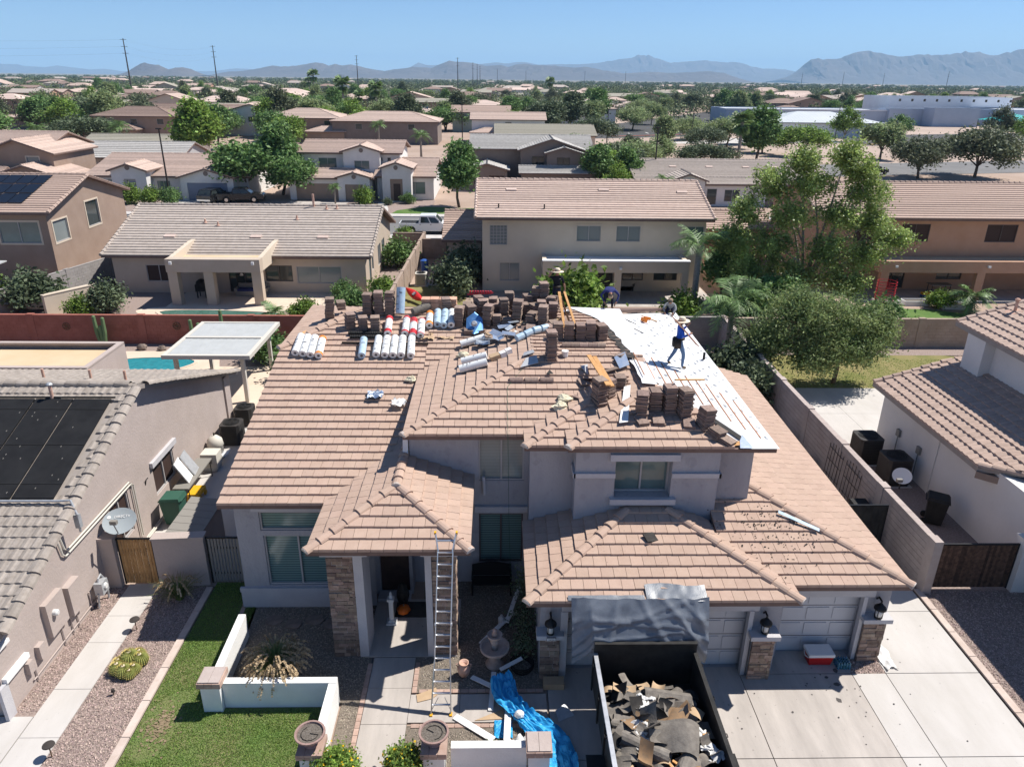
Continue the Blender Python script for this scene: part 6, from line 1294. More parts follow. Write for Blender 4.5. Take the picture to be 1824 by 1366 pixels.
# palms
def palm(name, label, loc, h, nf=16, L=2.2, r=.14, fan=False, seed=0, group=None, leaf='leaf_palm', skirt=0, lean=0., lw=.055, per=34):
    t = T(name, label, 'palm', (0,0,0), group); q = random.Random(seed); top = Vector((lean*h,0,h))
    P('trunk', MB().tube([(0,0,0),(lean*h*.3,0,h*.5),top], [r*1.25,r,r*.9], 10), 'bark_pale', t, smooth=True); Q = []
    for i in range(nf+skirt):
        a = i*2.4+q.uniform(-.3,.3); dead = i >= nf; el = q.uniform(-.3,1.2) if not dead else q.uniform(-1.3,-.8); d = Vector((math.cos(a),math.sin(a),0)); pts = []
        for k in range(10):
            u = k/9; pts.append(top + d*(L*u*math.cos(el*.8)) + Vector((0,0,L*(u*math.sin(el)+.18*u-.75*u*u*(.6+.4*math.cos(el))))))
        if fan:
            c = top+d*L*.45*math.cos(el)+Vector((0,0,L*.5*math.sin(el))); sx = d.cross(Vector((0,0,1)))
            for k in range(14):
                g = (k/13-.5)*3.6; dr = (d*math.cos(g)*math.cos(el)+sx*math.sin(g)+Vector((0,0,math.sin(el)*math.cos(g)-.15))).normalized()*L*.6; s_ = dr.cross(Vector((0,0,1))).normalized()*lw
                Q.append([c-s_*.3, c+s_*.3, c+dr*.7+s_, c+dr-Vector((0,0,.12*L))]); 
            Q.append([top-sx*.03, top+sx*.03, c+sx*.02, c-sx*.02])
        else:
            for k in range(per):
                u = .12+.88*k/per; j = min(8,int(u*9)); p = pts[j].lerp(pts[j+1], u*9-j); tg = (pts[j+1]-pts[j]).normalized(); sx = tg.cross(Vector((0,0,1))).normalized()
                for s in (-1,1):
                    ll = L*.30*(math.sin(math.pi*min(1,u*.85+.15))+.15)*q.uniform(.8,1.15); dr = (sx*s*1.0+tg*.7+Vector((0,0,q.uniform(-.75,.05)))).normalized()*ll; wv = tg*lw*.5
                    Q.append([p-wv, p+wv, p+dr*.7+wv, p+dr])
            for k in range(9): sx = (pts[k+1]-pts[k]).cross(Vector((0,0,1))).normalized()*.02; Q.append([pts[k]-sx, pts[k]+sx, pts[k+1]+sx, pts[k+1]-sx])
    meshobj('fronds', quads_mesh('fronds', np.array([[tuple(p) for p in z] for z in Q]), leaf), t)
    t.location = loc; WL[t.name] = Vector(loc); return t
palm('queen_palm', 'tall queen palm standing against the cream house corner', (13.6,48.6,0), 4.8, 15, 2.6, .2, seed=1); palm('queen_palm', 'queen palm with drooping fronds beside the right boundary wall', (13.0,38.6,0), 3.9, 16, 2.3, .17, seed=2)
palm('pygmy_palm', 'small feathery palm near the white planters', (33.6,49.6,0), 1.2, 18, 1.8, .2, seed=3); palm('pygmy_palm', 'small palm beside the green pool behind the red wall', (-14.6,46.9,0), .4, 14, 1.5, .12, seed=4); palm('pygmy_palm', 'low palm plant at the right end of the long tan house yard', (-10.9,47.0,0), .3, 14, 1.6, .12, seed=5)
fp = palm('fan_palm', 'fan palm with brown skirt next to the tall dark tree, upper right', (44.5,140,0), 8.4, 26, 2.4, .28, True, 6, None, 'leaf_palm', 14, 0, .14)
for x, y, s, lb in ((-58,300,1.5,'left one of the two tall fan palms right of the pink roofs'),(-44,290,1.35,'right one of the two tall fan palms right of the pink roofs'),(-128,560,1.9,'tall distant fan palm above the rooftops'),(-135,575,1.4,'shorter distant fan palm left of the tall one'),(-52,300,1.0,'short fan palm between the two tall ones'),(38,560,1.6,'distant fan palm near the image centre')): dup(fp, (x,y,0), random.uniform(0,6), s, lb, 'distant fan palms')
qp = palm('queen_palm', 'queen palm in front of the dark gable house', (-14.6,150,0), 4.6, 18, 2.4, .2, seed=9); dup(qp, (-88,150,0), 1., 1.1, 'queen palm in front of the big far left trees'); dup(qp, (-76,158,0), 2., 1.1, 'queen palm before the brown hip roofed house'); dup(qp, (-27.5,182,0), 2.5, 1.0, 'young palm on the long pink roofed house front'); dup(qp, (-20.4,95.6,0), 2.5, .45, 'small palm in front of the brown garage doors'); dup(qp, (21.4,95.6,0), .5, .7, 'palm left of the small white gable'); dup(qp, (24.4,94.8,0), 1.5, .55, 'palm in front of the small white gable')
# shrubs
for x, y, s, leaf, lb in ((-26.3,48.3,1.4,'leaf_dark','large rounded rosemary bush behind the red wall'),(-27.4,47.4,.9,'leaf_lime','bright green shrub in front of the rosemary bush'),(-8.4,62,1.5,'leaf_green','tall green shrub beside the long tan house side wall'),(-8.2,52.5,1.1,'leaf_lime','yellow-green shrub by the tan side wall corner'),(-11.0,51.8,.9,'leaf_green','shrub at the right front corner of the long tan house'),(-9.4,47.4,1.2,'leaf_green','leafy shrub behind the red wall near the roof corner'),(-12.6,46.9,.9,'leaf_lime','yellowish shrub beside the low palm'),(-8.2,48,1.1,'leaf_green','shrub right above the left roof hip'),(-2.4,57.2,1.9,'leaf_dark','dark tall bush at the left corner of the cream house'),(-3.0,53.4,1.7,'leaf_dark','dark bush in front of the cream house corner'),(5.3,46.2,2.3,'leaf_lime','bright green citrus bush behind the standing worker'),(3.5,46.4,1.7,'leaf_lime','smaller citrus bush left of the standing worker'),(12.2,46.4,1.4,'leaf_lime','orange flowering bush beside the queen palm'),(-31.5,49.4,1.9,'leaf_dark','dark tree-like shrub at the brown house corner'),(-37.4,50,1.6,'leaf_lime','yellow flowering shrub at the far left edge'),(-34.6,47.6,1.8,'leaf_lime','leafy yellow-green shrub left of the cream tank'),(31.9,50.6,.9,'leaf_lime','leafy vegetable plant in the white planter'),(-28.6,98.2,.0,'leaf_green',''),(-45.5,94.5,1.4,'leaf_lime','long flowering bush in front of the white gabled house'),(-43.0,94.3,1.3,'leaf_lime','flowering bush left of the street lamp'),(-40.6,94.6,1.3,'leaf_green','flowering bush right of the street lamp'),(-16.6,95.2,1.3,'leaf_lime','yellow-green bush in front of the arched entry house'),(-11.2,96.4,.9,'leaf_green','round bush beside the arched entry'),(-13.7,95,.6,'leaf_dark','small clipped bush on the entry path'),(-9.0,73.2,.9,'leaf_lime','clipped round bush beside the white truck'),(33,192,1.6,'leaf_dark','round dark shrub on the pink gravel'),(35.2,191,1.1,'leaf_dark','smaller round shrub on the pink gravel'),(63,150,1.3,'leaf_dark','round shrub on the gravel below the school'),(-13.4,47.6,.6,'leaf_lime','small shrub at the red wall right end'),(12.6,33.5,1.4,'leaf_dark','dark shrub row nearest the palm along the right wall'),(12.9,36.0,1.6,'leaf_dark','dark shrub under the queen palm'),(15.6,40.5,1.3,'leaf_dark','dark shrub behind the feathery tree'),(16.2,44.2,2.0,'leaf_green','green shrub at the foot of the big ash'),(24.6,44.0,1.6,'leaf_green','shrub under the right side of the big ash'),(19.8,43.6,1.7,'leaf_dark','dark shrub under the middle of the big ash'),(-12.9,39.6,1.2,'leaf_green','leafy shrub behind the pergola'),(-10.6,36.5,1.2,'leaf_dark','dark shrub between pergola and roof edge')):
    if s: plant('shrub', x, y, s, lb, leaf, None, s*random.uniform(.9,1.1), cat='shrub')
for o in list(PR.values()):
    for c in list(o.children): bpy.data.objects.remove(c)
    bpy.data.objects.remove(o)
# young red-leaved hop: garden plants close to the camera
def tuft(name, label, loc, n, h, m, spread=.55, wd=.012, plume=None, np_=0, seed=0):
    t = T(name, label, 'plant', loc); rg = np.random.default_rng(seed); L = Vector(loc); Q = []
    def blade(hh, w_, lean, m_):
        a = rg.uniform(0,6.28); d = Vector((math.cos(a),math.sin(a),0)); s = Vector((-d.y,d.x,0))*w_; p0 = L+d*rg.uniform(0,.12); pr = [p0+d*(hh*lean*u*u)+Vector((0,0,hh*(u-.28*lean*u*u))) for u in (0,.35,.7,1)]
        return [[pr[k]-s*(1-k*.28), pr[k]+s*(1-k*.28), pr[k+1]+s*(1-(k+1)*.28), pr[k+1]-s*(1-(k+1)*.28)] for k in range(3)]
    for i in range(n): Q += blade(h*rg.uniform(.5,1.1), wd, rg.uniform(.1,spread*2), m)
    meshobj('blades', quads_mesh('blades', np.array([[tuple(p) for p in z] for z in Q]), m), t)
    if plume:
        Q = []
        for i in range(np_):
            a = rg.uniform(0,6.28); d = Vector((math.cos(a),math.sin(a),0)); r_ = rg.uniform(.15,.62); z0 = h*rg.uniform(.62,1.08)*(1-.45*max(0,r_-.3)); p = L+d*r_*h+Vector((0,0,z0)); dr = (d*.7+Vector((0,0,rg.uniform(-.1,.9)))).normalized()
            for k in range(10):
                c = p+dr*.034*k-Vector((0,0,.003*k*k)); 
                for m2 in range(2): v = Vector(rg.normal(0,1,3)).normalized()*.026; w2 = v.cross(dr).normalized()*.018; Q.append([c-v-w2, c-v+w2, c+v+w2, c+v-w2])
        meshobj('plumes', quads_mesh('plumes', np.array([[tuple(p) for p in z] for z in Q]), plume), t)
    return t
tuft('fountain_grass', 'large fountain grass with pale plumes in the walled gravel bed', (-5.75,15.2,0), 2600, 1.15, 'reed', .27, .009, 'straw', 210, 1)
tuft('fountain_grass', 'dark grass clump at the foot of the rosy wall', (-9.75,18.7,0), 420, .75, 'reed', .6, .009, 'straw', 26, 2)
for i, (x, y) in enumerate(((-3.55,12.15),(-2.05,12.2))):
    t = T('flowering_bush', ['round green bush with yellow flowers left of the garden path','round green bush with yellow flowers right of the garden path'][i], 'bush', (x,y,0), 'yellow flowering bushes beside the path'); C_, rg = crown_pts(30+i, rlobes(3+i,6,.36,.5,.22,.36), 34, .10, .5, 34); C_ += np.array([x,y,0]); C_[:,2] = np.maximum(C_[:,2],.03); meshobj('foliage', quads_mesh('foliage', leaves(C_,.075,1.7,rg), 'leaf_lime'), t)
    C2, rg = crown_pts(50+i, rlobes(3+i,6,.38,.54,.24,.40), 1, .06, .95, 22); C2 += np.array([x,y,0]); C2 = C2[C2[:,2]>.25]; meshobj('flowers', quads_mesh('flowers', np.concatenate([leaves(C2,.06,1.1,rg), leaves(C2,.06,1.1,rg)]), 'petal'), t); P('stems', limbs((x,y,0), .5, [(x+a,y+b,.6) for a,b in ((.2,0),(-.2,.1),(0,-.2))], .02, i), 'bark', t)
t = T('shrub', 'dark climbing shrub in the shaded courtyard beside the garage', 'shrub', (.85,17.2,0)); C_, rg = crown_pts(77, [(.85,17.0,.6,.35,.7,.6),(.9,18.0,1.1,.3,.6,.8),(.8,16.2,.4,.3,.4,.4)], 20, .13, .4, 30); meshobj('foliage', quads_mesh('foliage', leaves(C_,.085,1.7,rg), 'leaf_dark'), t)
t = T('succulent', 'small olive succulent in the front bed between the planters', 'plant', (.0,12.95,0)); C_, rg = crown_pts(78, [(-.1,12.95,.12,.3,.16,.1)], 20, .06, .3, 26); meshobj('foliage', quads_mesh('foliage', leaves(C_,.05,1.7,rg), 'leaf_mesq'), t)
# golden barrel cacti
t = T('barrel_cactus', 'cluster of golden barrel cacti on the gravel by the neighbour path', 'cactus', (-10.0,15.75,0))
for i, (x, y, r_) in enumerate(((-10.02,15.98,.24),(-9.72,15.95,.2),(-10.2,15.62,.19),(-9.97,15.52,.2),(-9.75,15.62,.16),(-10.28,15.85,.15),(-9.86,16.18,.16),(-9.8,15.45,.15))):
    b = MB(); n = 44; nv = 9; vs = []
    for k in range(nv+1):
        a = math.pi*.5*(-.55+1.5*k/nv)
        for j in range(n): rr = r_*(1+(.06 if j % 2 else -.06)); vs.append((x+rr*math.cos(a)*math.cos(2*math.pi*j/n), y+rr*math.cos(a)*math.sin(2*math.pi*j/n), r_*.75+rr*math.sin(a)))
    b.add(vs, [(k*n+j,k*n+(j+1)%n,(k+1)*n+(j+1)%n,(k+1)*n+j) for k in range(nv) for j in range(n)]); c = P('barrel', b, 'cactus', t)
    sp = MB(); q = random.Random(i)
    for j in range(1,n,2):
        for k in range(3,nv+1): v = Vector(vs[k*n+j]); d = (v-Vector((x,y,r_*.75))).normalized(); e = d.cross(Vector((0,0,1))).normalized()*.009; sp.quad(v-e,v+e,v+d*.04+Vector((0,0,.012))+e*.2,v+d*.04+Vector((0,0,.012))-e*.2)
    P('spines', sp, 'cactus_spine', c, kind='stuff'); P('crown', MB().lathe([(r_*.32,0),(r_*.25,.03),(r_*.1,.035)], (x,y,r_*1.62), 12), 'straw_hat', c)
for i, (x, arms) in enumerate(((-31.0,[(0,1.1)]),(-23.2,[(-.25,1.9),(.2,1.8),(0,1.3)]),(-17.6,[(-.3,1.7),(.1,1.5),(.35,.9)]),(-16.1,[(0,2.3),(-.3,.6)]))):
    t = T('columnar_cactus', ['short columnar cactus at the far left of the red wall','pair of tall columnar cacti against the middle of the red wall','columnar cactus cluster left of the metal ornaments','tall single columnar cactus beside the pergola roof'][i], 'cactus', (x,41.6,0), 'columnar cacti along the red wall')
    for k, (dx, h) in enumerate(arms): P('stem', MB().tube([(x+dx*.4,41.6,0),(x+dx,41.6,h*.5),(x+dx*1.1,41.6,h),(x+dx*1.1,41.6,h+.05)], [.11,.12,.1,.03], 7), 'saguaro', t)
for i, (x, y, s) in enumerate(((-20.8,41.2,.3),(-19.6,41.1,.25),(11.2,39.5,.9),(12.0,38.4,.8),(11.5,37.2,.9),(10.8,38.2,.7),(12.3,36.9,.7),(11.9,35.4,.6))):
    S('boulder', ['small grey boulder left by the red wall','small grey boulder right of another by the red wall','largest brown boulder at the back corner','brown boulder left of the palm trunk','brown boulder in front of the palm','lower brown boulder in the rock pile','brown boulder against the right wall','front brown boulder of the rock pile'][i], 'boulder', MB().ball((x,y,s*.5), (s,s*.8,s*.7), 10, 7, jit=.14, seed=i), 'rock', group='boulders in the back yards')
# ------------------------------------------------------------------ front garden things
def lowwall(label, a, b, h=.75, th=.2):
    return stucco_wall('garden_wall', label, a, b, h, 'wall_paint', th, 'wall_paint', .0)
lowwall('low white wall running back along the lawn edge', (-7.2,17.0), (-7.16,14.85)); lowwall('low white wall in front of the fountain grass', (-6.9,14.5), (-4.02,14.5)); lowwall('short low white wall running toward the left urn', (-4.1,14.38), (-4.1,12.75)); lowwall('low white wall on the right of the garden path', (-1.0,12.5), (.75,12.5))
def pillar(x, y, h, label, urn=None):
    t = T('garden_pillar', label, 'pillar', (x,y,0), 'white garden pillars'); P('shaft', MB().box(x-.24,y-.24,0,x+.24,y+.24,h-.16), 'wall_paint', t)
    k = 0
    for s in range(2):
        for i in range(3): P('brick', MB().box(x-.3+i*.2+.004,y-.3,h-.16+s*.08+.003,x-.3+(i+1)*.2-.004,y+.3,h-.16+(s+1)*.08-.003), 'brick', t)
    if not urn:
        for i in range(2): P('cap_tile', MB().box(x-.27+i*.27+.004,y-.27,h,x-.27+(i+1)*.27-.004,y+.27,h+.03), 'block_rose', t)
pillar(-7.15,14.5,.98,'white garden pillar with brick cap at the lawn corner'); pillar(-4.18,12.45,.9,'white garden pillar under the left urn',1); pillar(-1.38,12.45,.9,'white garden pillar under the right urn',1); pillar(1.02,12.4,.98,'white garden pillar with brick cap beside the blue tarpaulin')
for x, lb in ((-4.18,'round brown urn of dry soil left of the garden path'),(-1.38,'round brown urn of dry soil right of the garden path')):
    t = T('urn', lb, 'urn', (x,12.45,.9), 'brown urns on the garden pillars'); P('bowl', MB().lathe([(.14,0),(.16,.04),(.12,.08),(.2,.18),(.31,.3),(.345,.34),(.345,.38),(.30,.38),(.29,.33)], (x,12.45,.9), 28), 'urn', t, smooth=False); P('soil', MB().lathe([(.295,0),(.29,.01)], (x,12.45,1.225), 24), 'potting', t)
    P('drip_line', MB().tube([(x+.2*math.cos(a*.5+x),12.45+.2*math.sin(a*.5+x),1.245) for a in range(9)]+[(x,12.45,1.25)], .008, 5), 'rubber', t)
def ladder():
    t = T('ladder', 'tall aluminium ladder leaning on the portico roof edge', 'ladder', (-1.3,14.5,0)); A = Vector((-1.36,14.1,0)); B = Vector((-1.235,15.70,4.42)); d = (B-A).normalized(); X = Vector((1,0,0))
    for s in (-1,1):
        lo, hi = .25, .17
        P('rail', MB().bar(A+X*s*lo, A.lerp(B,.30)+X*s*.20, .03, .075), 'alu', t); P('rail', MB().bar(A.lerp(B,.29)+X*s*.195, A.lerp(B,.9)+X*s*.19, .028, .065), 'alu', t); P('rail', MB().bar(A.lerp(B,.9)+X*s*.19, B+X*s*.27, .03, .07), 'alu', t)
        P('foot', MB().obox(A+X*s*lo+Vector((0,0,.03)), (.07,.12,.06)), 'yellow', t); P('tip', MB().obox(B+X*s*.27, (.05,.08,.06)), 'yellow', t); P('brace', MB().bar(A.lerp(B,.03)+X*s*.24, A.lerp(B,.1)+X*s*.08, .012), 'alu', t)
        P('hinge', MB().lathe([(.06,-.02),(.06,.02)], A.lerp(B,.5)+X*s*.2, 12, (1,0,0)), 'alu_dull', t)
    for k in range(15):
        u = .06+k*.064; w_ = .25-(.05*u/.3) if u < .3 else (.195 if u < .9 else .22); p = A.lerp(B,u); P('rung', MB().bar(p-X*w_, p+X*w_, .04, .03, (0,-.3,1)), 'alu', t)
ladder()
t = T('fountain', 'tiered cast stone fountain in the shaded front court', 'fountain', (.0,15.85,0)); c = (.0,15.85,0)
P('pedestal', MB().lathe([(.24,0),(.26,.06),(.18,.12),(.14,.3),(.2,.42)], c, 20), 'cast_stone', t, smooth=True); P('basin', MB().lathe([(.18,.42),(.3,.46),(.40,.58),(.41,.66),(.37,.66),(.33,.58),(.1,.56)], c, 26), 'cast_stone', t, smooth=False); P('stem', MB().lathe([(.1,.56),(.08,.7),(.12,.82),(.08,.9)], c, 16), 'cast_stone', t, smooth=True); P('upper_bowl', MB().lathe([(.08,.9),(.18,.96),(.21,1.06),(.19,1.06),(.14,1.0)], c, 20), 'cast_stone', t); P('finial', MB().lathe([(.07,1.0),(.08,1.08),(.05,1.14),(.06,1.2),(.02,1.25)], c, 14), 'terracotta', t, smooth=True)
t = T('clay_jar', 'small clay jar standing on the gravel at the ladder', 'jar', (-.83,15.45,0)); P('body', MB().lathe([(.09,0),(.15,.1),(.18,.25),(.14,.36),(.10,.4),(.13,.44),(.14,.46),(.11,.46),(.09,.38)], (-.83,15.45,0), 20), 'terracotta', t, smooth=True)
for s in (-1,1): P('handle', MB().tube([(-.83+s*.12,15.45,.42),(-.83+s*.2,15.45,.4),(-.83+s*.17,15.45,.3)], .02, 6), 'terracotta', t)
t = T('bench', 'dark metal garden bench against the shaded court wall', 'bench', (-.1,19.0,0)); P('seat', MB().box(-.72,18.75,.42,.52,19.2,.46), 'iron', t); P('backrest', MB().grid(lambda u,v: (-.72+u*1.24, 19.22, .46+v*(.42+.1*math.sin(u*math.pi))), 12, 4), 'iron', t)
for x in (-.7,.5):
    for y in (18.8,19.15): P('leg', MB().box(x-.03,y-.03,0,x+.03,y+.03,.42), 'iron', t)
    P('armrest', MB().box(x-.03,18.78,.62,x+.03,19.2,.66), 'iron', t)
t = T('pedestal_post', 'white wooden porch post ornament beside the front door', 'post', (-3.05,17.55,.035)); b = MB(); b.box(-3.2,17.4,.035,-2.9,17.7,.09); b.box(-3.14,17.46,.09,-2.96,17.64,.15); P('base', b, 'white', t); P('shaft', MB().box(-3.11,17.49,.15,-2.99,17.61,.85), 'white', t); P('cap', MB().box(-3.15,17.45,.85,-2.95,17.65,.92), 'white', t); P('finial', MB().lathe([(.05,0),(.06,.06),(.03,.12),(.045,.17),(.01,.22)], (-3.05,17.55,.92), 12), 'white', t)
t = T('pumpkin', 'orange pumpkin on the porch floor beside the white post', 'pumpkin', (-2.75,17.95,.04)); b = MB(); n = 24; vs = []
for k in range(9):
    a = math.pi*k/8
    for j in range(n): rr = .2*(1+.07*math.cos(j*math.pi*2/3)); vs.append((-2.75+rr*math.sin(a)*math.cos(2*math.pi*j/n), 17.95+rr*math.sin(a)*math.sin(2*math.pi*j/n), .17-.14*math.cos(a)))
b.add(vs, [(k*n+j,k*n+(j+1)%n,(k+1)*n+(j+1)%n,(k+1)*n+j) for k in range(8) for j in range(n)]); P('body', b, 'pumpkin', t, smooth=True); P('stalk', MB().tube([(-2.75,17.95,.29),(-2.73,17.95,.37)], .02, 6), 'bark', t)
S('black_figure', 'dark bushy ornament on the porch beside the pumpkin', 'ornament', MB().ball((-2.8,18.3,.45),(.2,.2,.42),10,8,jit=.15,seed=4), 'black')
# boards, cardboard and tarpaulin on the path
def plank(label, a, b, w_=.14, th=.025, m='white', group=None, name='board', cat='board'): return S(name, label, cat, MB().bar(a, b, w_, th), m, group=group)
G = 'loose white boards in the front court'
plank('white board lying by the ladder foot', (-1.0,14.02,.05), (-.02,13.3,.05), .18, group=G); plank('white board in the gravel leading from the clay jar', (-.62,15.35,.05), (-.02,14.95,.08), .14, group=G); plank('white board standing beside the fountain into the path', (-.02,15.45,.12), (-.1,14.2,.05), .13, group=G); plank('long white board resting across the blue tarpaulin', (.35,14.2,.1), (.3,13.05,.30), .16, group=G); plank('white board deep in the court behind the fountain', (-.4,16.6,.06), (.6,17.8,.2), .14, group=G); plank('short white board against the garage side in the court', (.35,17.2,.3), (.75,18.6,.5), .12, group=G); plank('white board lying right of the fountain stem', (.15,15.5,.15), (.75,15.75,.32), .12, group=G)
S('bottle_jug', 'white plastic jug lying in the shaded court', 'jug', MB().lathe([(.1,0),(.1,.2),(.04,.26),(.04,.3)], (.2,17.5,.02), 12), 'plastic_white')
def crumple(name, label, cat, x0, x1, y0, y1, m, z=.05, amp=.06, f=4., nu=16, nv=12, seed=0, group=None, warp=.12, mats=None):
    q = seed*7.3
    def fn(u, v):
        n1 = mnoise.noise(Vector((u*f+q, v*f, q))); n2 = mnoise.noise(Vector((u*f*2.3, v*f*2.3+q, 2)))
        return (x0+(x1-x0)*u+warp*mnoise.noise(Vector((v*3, q, u))), y0+(y1-y0)*v+warp*mnoise.noise(Vector((q, u*3, v))), z+amp*(abs(n1)+.5*abs(n2)))
    return S(name, label, cat, MB().grid(fn, nu, nv), m, smooth=m == 'plastic_white', group=group)
S('cardboard_sheet', 'torn brown cardboard on the gravel left of the ladder', 'cardboard', MB().prism([(-2.05,14.75,.03),(-1.55,15.0,.03),(-1.5,14.75,.03),(-1.62,14.62,.03),(-2.0,14.5,.03)],(0,0,.012)), 'cardboard'); S('cardboard_sheet', 'triangle of brown cardboard between the white boards on the path', 'cardboard', MB().prism([(-.5,13.9,.03),(.3,13.95,.03),(.2,14.25,.03)],(0,0,.012)), 'cardboard')
def tarp(u, v):
    pts = [(.15,14.95,.45),(.3,14.45,.18),(.75,13.9,.10),(1.3,13.3,.08),(1.45,12.6,.08),(1.5,11.6,.06)]; k = u*5; i = min(4,int(k)); a = Vector(pts[i]).lerp(Vector(pts[i+1]), k-i); d = Vector(pts[i+1])-Vector(pts[i]); d.z = 0; d.normalize(); s = Vector((-d.y,d.x,0)); w_ = .16+.26*min(1,u*2.2)+.12*math.sin(u*9+1)
    h = .16*abs(mnoise.noise(Vector((u*16, v*7, 1))))+.13*abs(math.sin(v*9+u*5+2*mnoise.noise(Vector((u*4,v*2,4)))))*(.5+.5*mnoise.noise(Vector((u*6,v,7))))
    return a+s*(v-.5)*2*w_+Vector((0,0,h+.03))
S('blue_tarpaulin', 'crumpled bright blue tarpaulin spilling across the front path', 'tarpaulin', MB().grid(tarp, 90, 26), 'tarp_blue'); S('blue_tarpaulin', 'small loose fold of blue tarpaulin beside the white board', 'tarpaulin', MB().grid(lambda u,v: (.0+u*.45, 13.35+v*.55, .04+.07*abs(mnoise.noise(Vector((u*5,v*5,3))))), 10, 10), 'tarp_blue')
crumple('plastic_bag', 'crumpled white plastic bag in the front bed by the dark pot', 'plastic bag', .25,.85,12.75,13.3,'plastic_white',.05,.3,3,14,12,1); crumple('plastic_bag', 'small white plastic scrap beside the succulent', 'plastic bag', -.85,-.65,12.8,13.1,'plastic_white',.03,.14,3,8,8,2)
S('foam_lump', 'round white foam lump on the blue tarpaulin', 'foam', MB().ball((.62,13.85,.28),(.13,.11,.1),10,7,jit=.12), 'white'); S('paper_wrapper', 'grey paper wrapper on the shaded driveway by the blue tarpaulin', 'paper', MB().add([(1.62,13.85,.03),(2.05,14.05,.03),(1.8,14.3,.16),(1.55,14.1,.14)],[(0,1,2,3)]), 'galv')
t = T('flower_pot', 'dark round pot of stones in the front bed', 'pot', (.32,12.85,0)); P('pot', MB().lathe([(.13,0),(.19,.28),(.21,.3),(.17,.3),(.16,.24)], (.32,12.85,0), 18), 'urn', t); P('soil', MB().lathe([(.165,0),(.16,.01)], (.32,12.85,.25), 16), 'potting', t)
t = T('garden_hose', 'coiled dark hose on the ground beside the fountain', 'hose', (.75,15.7,0))
for k in range(6): P('coil', MB().tube([(.75+(.28+.02*(k%3))*math.cos(a*.4),15.7+(.3+.02*(k%2))*math.sin(a*.4),.05+.035*k) for a in range(17)], .016, 6, False), 'rubber', t)
S('cardboard_box', 'flat carton with blue print at the foot of the number plate pier', 'carton', MB().box(1.3,14.9,.02,1.85,15.2,.2), 'cardboard')
# path lights and things by the left path
for i, (x, y, lb) in enumerate(((-10.45,17.3,'dark disc path light behind the golden cactus cluster'),(-10.5,12.95,'dark disc path light nearest the camera on the neighbour path'),(-9.95,14.85,'tiny spotlight on the gravel in front of the golden cactus'))):
    t = T('path_light', lb, 'path light', (x,y,0), 'path lights on the gravel'); h = .38 if i < 2 else .12; P('stake', MB().tube([(x,y,0),(x,y,h)], .014, 6), 'boot', t); P('shade', MB().lathe([(.14,0),(.13,.025),(.03,.045)] if i < 2 else [(.05,0),(.04,.08)], (x,y,h), 18), 'pole', t)
# cooler and water by the garage
t = T('cooler', 'red cooler box with white lid in front of the right garage door', 'cooler', (9.05,15.95,.02)); P('body', MB().add([(8.74,15.74,.03),(9.34,15.74,.03),(9.34,16.06,.03),(8.74,16.06,.03),(8.70,15.70,.33),(9.38,15.70,.33),(9.38,16.1,.33),(8.70,16.1,.33)],[(3,2,1,0),(4,5,6,7),(0,1,5,4),(1,2,6,5),(2,3,7,6),(3,0,4,7)]), 'red', t); P('lid', MB().box(8.68,15.68,.33,9.40,16.12,.42), 'white', t); P('handle', MB().tube([(8.69,15.75,.28),(8.66,15.9,.24),(8.69,16.05,.28)], .015, 6), 'white', t)
t = T('water_pack', 'shrink-wrapped pack of blue water bottles beside the red cooler', 'water bottles', (9.66,15.75,.02))
for i in range(5):
    for j in range(4): P('bottle', MB().lathe([(.035,0),(.035,.16),(.015,.2),(.015,.22)], (9.5+i*.078,15.6+j*.078,.02), 8), 'bottle', t)
crumple('white_rag', 'white plastic sheet lying at the foot of the right garage pier', 'plastic sheet', 10.75,11.15,15.55,16.5,'plastic_white',.03,.1,3,10,14,5)
# ------------------------------------------------------------------ dump trailer
def trailer():
    t = T('dump_trailer', 'black dump trailer full of torn roofing felt in front of the garage', 'trailer', (3.75,11.5,0)); x0, x1, y0, y1, zb, zt = 2.55,5.0,8.2,14.35,.75,1.72; th = .06
    P('floor', MB().box(x0,y0,zb-.1,x1,y1,zb), 'black', t)
    P('side_panel', MB().box(x0-th,y0,zb,x0,y1,zt), 'black', t); P('side_panel', MB().box(x1,y0,zb,x1+th,y1,zt), 'black', t); P('front_panel', MB().box(x0-th,y1,zb-.05,x1+th,y1+th,zt+.28), 'black', t)
    for x in (x0-th/2,x1+th/2): P('top_rail', MB().box(x-.05,y0,zt,x+.05,y1-.002,zt+.06), 'alu_dull' if x < 3 else 'black', t)
    P('front_rail', MB().box(x0-th,y1-.02,zt+.28,x1+th,y1+th+.02,zt+.34), 'black', t)
    for x, s in ((x0-th,-1),(x1+th,1)):
        for k in range(6): y = y0+.5+k*1.05; P('tarp_hook', MB().tube([(x+s*.02,y,zt-.02),(x+s*.07,y,zt-.02),(x+s*.07,y+.09,zt-.02),(x+s*.02,y+.09,zt-.02)], .012, 5), 'iron', t); P('stake_post', MB().box(x+(0 if s>0 else -.04),y+.3,zb-.1,x+(.04 if s>0 else 0),y+.38,zt-.003), 'black', t)
        for y in (10.6,11.6):
            w_ = P('wheel', MB().lathe([(.2,-.1),(.36,-.11),(.38,-.06),(.38,.06),(.36,.11),(.2,.1)], (x+s*.2,y,.38), 20, (1,0,0)), 'rubber', t); P('rim', MB().lathe([(.2,-.09),(.18,-.05),(.18,.05),(.2,.09)], (x+s*.2,y,.38), 16, (1,0,0)), 'galv', w_)
        P('fender', MB().box(x+(0 if s>0 else -.42),10.05,.82,x+(.42 if s>0 else 0),12.15,.86), 'black', t)
    P('tongue', MB().bar((3.77,14.35,.55),(3.77,15.3,.5),.12), 'black', t); P('jack', MB().tube([(3.77,15.2,.0),(3.77,15.2,.9)], .05, 8), 'black', t)
trailer()
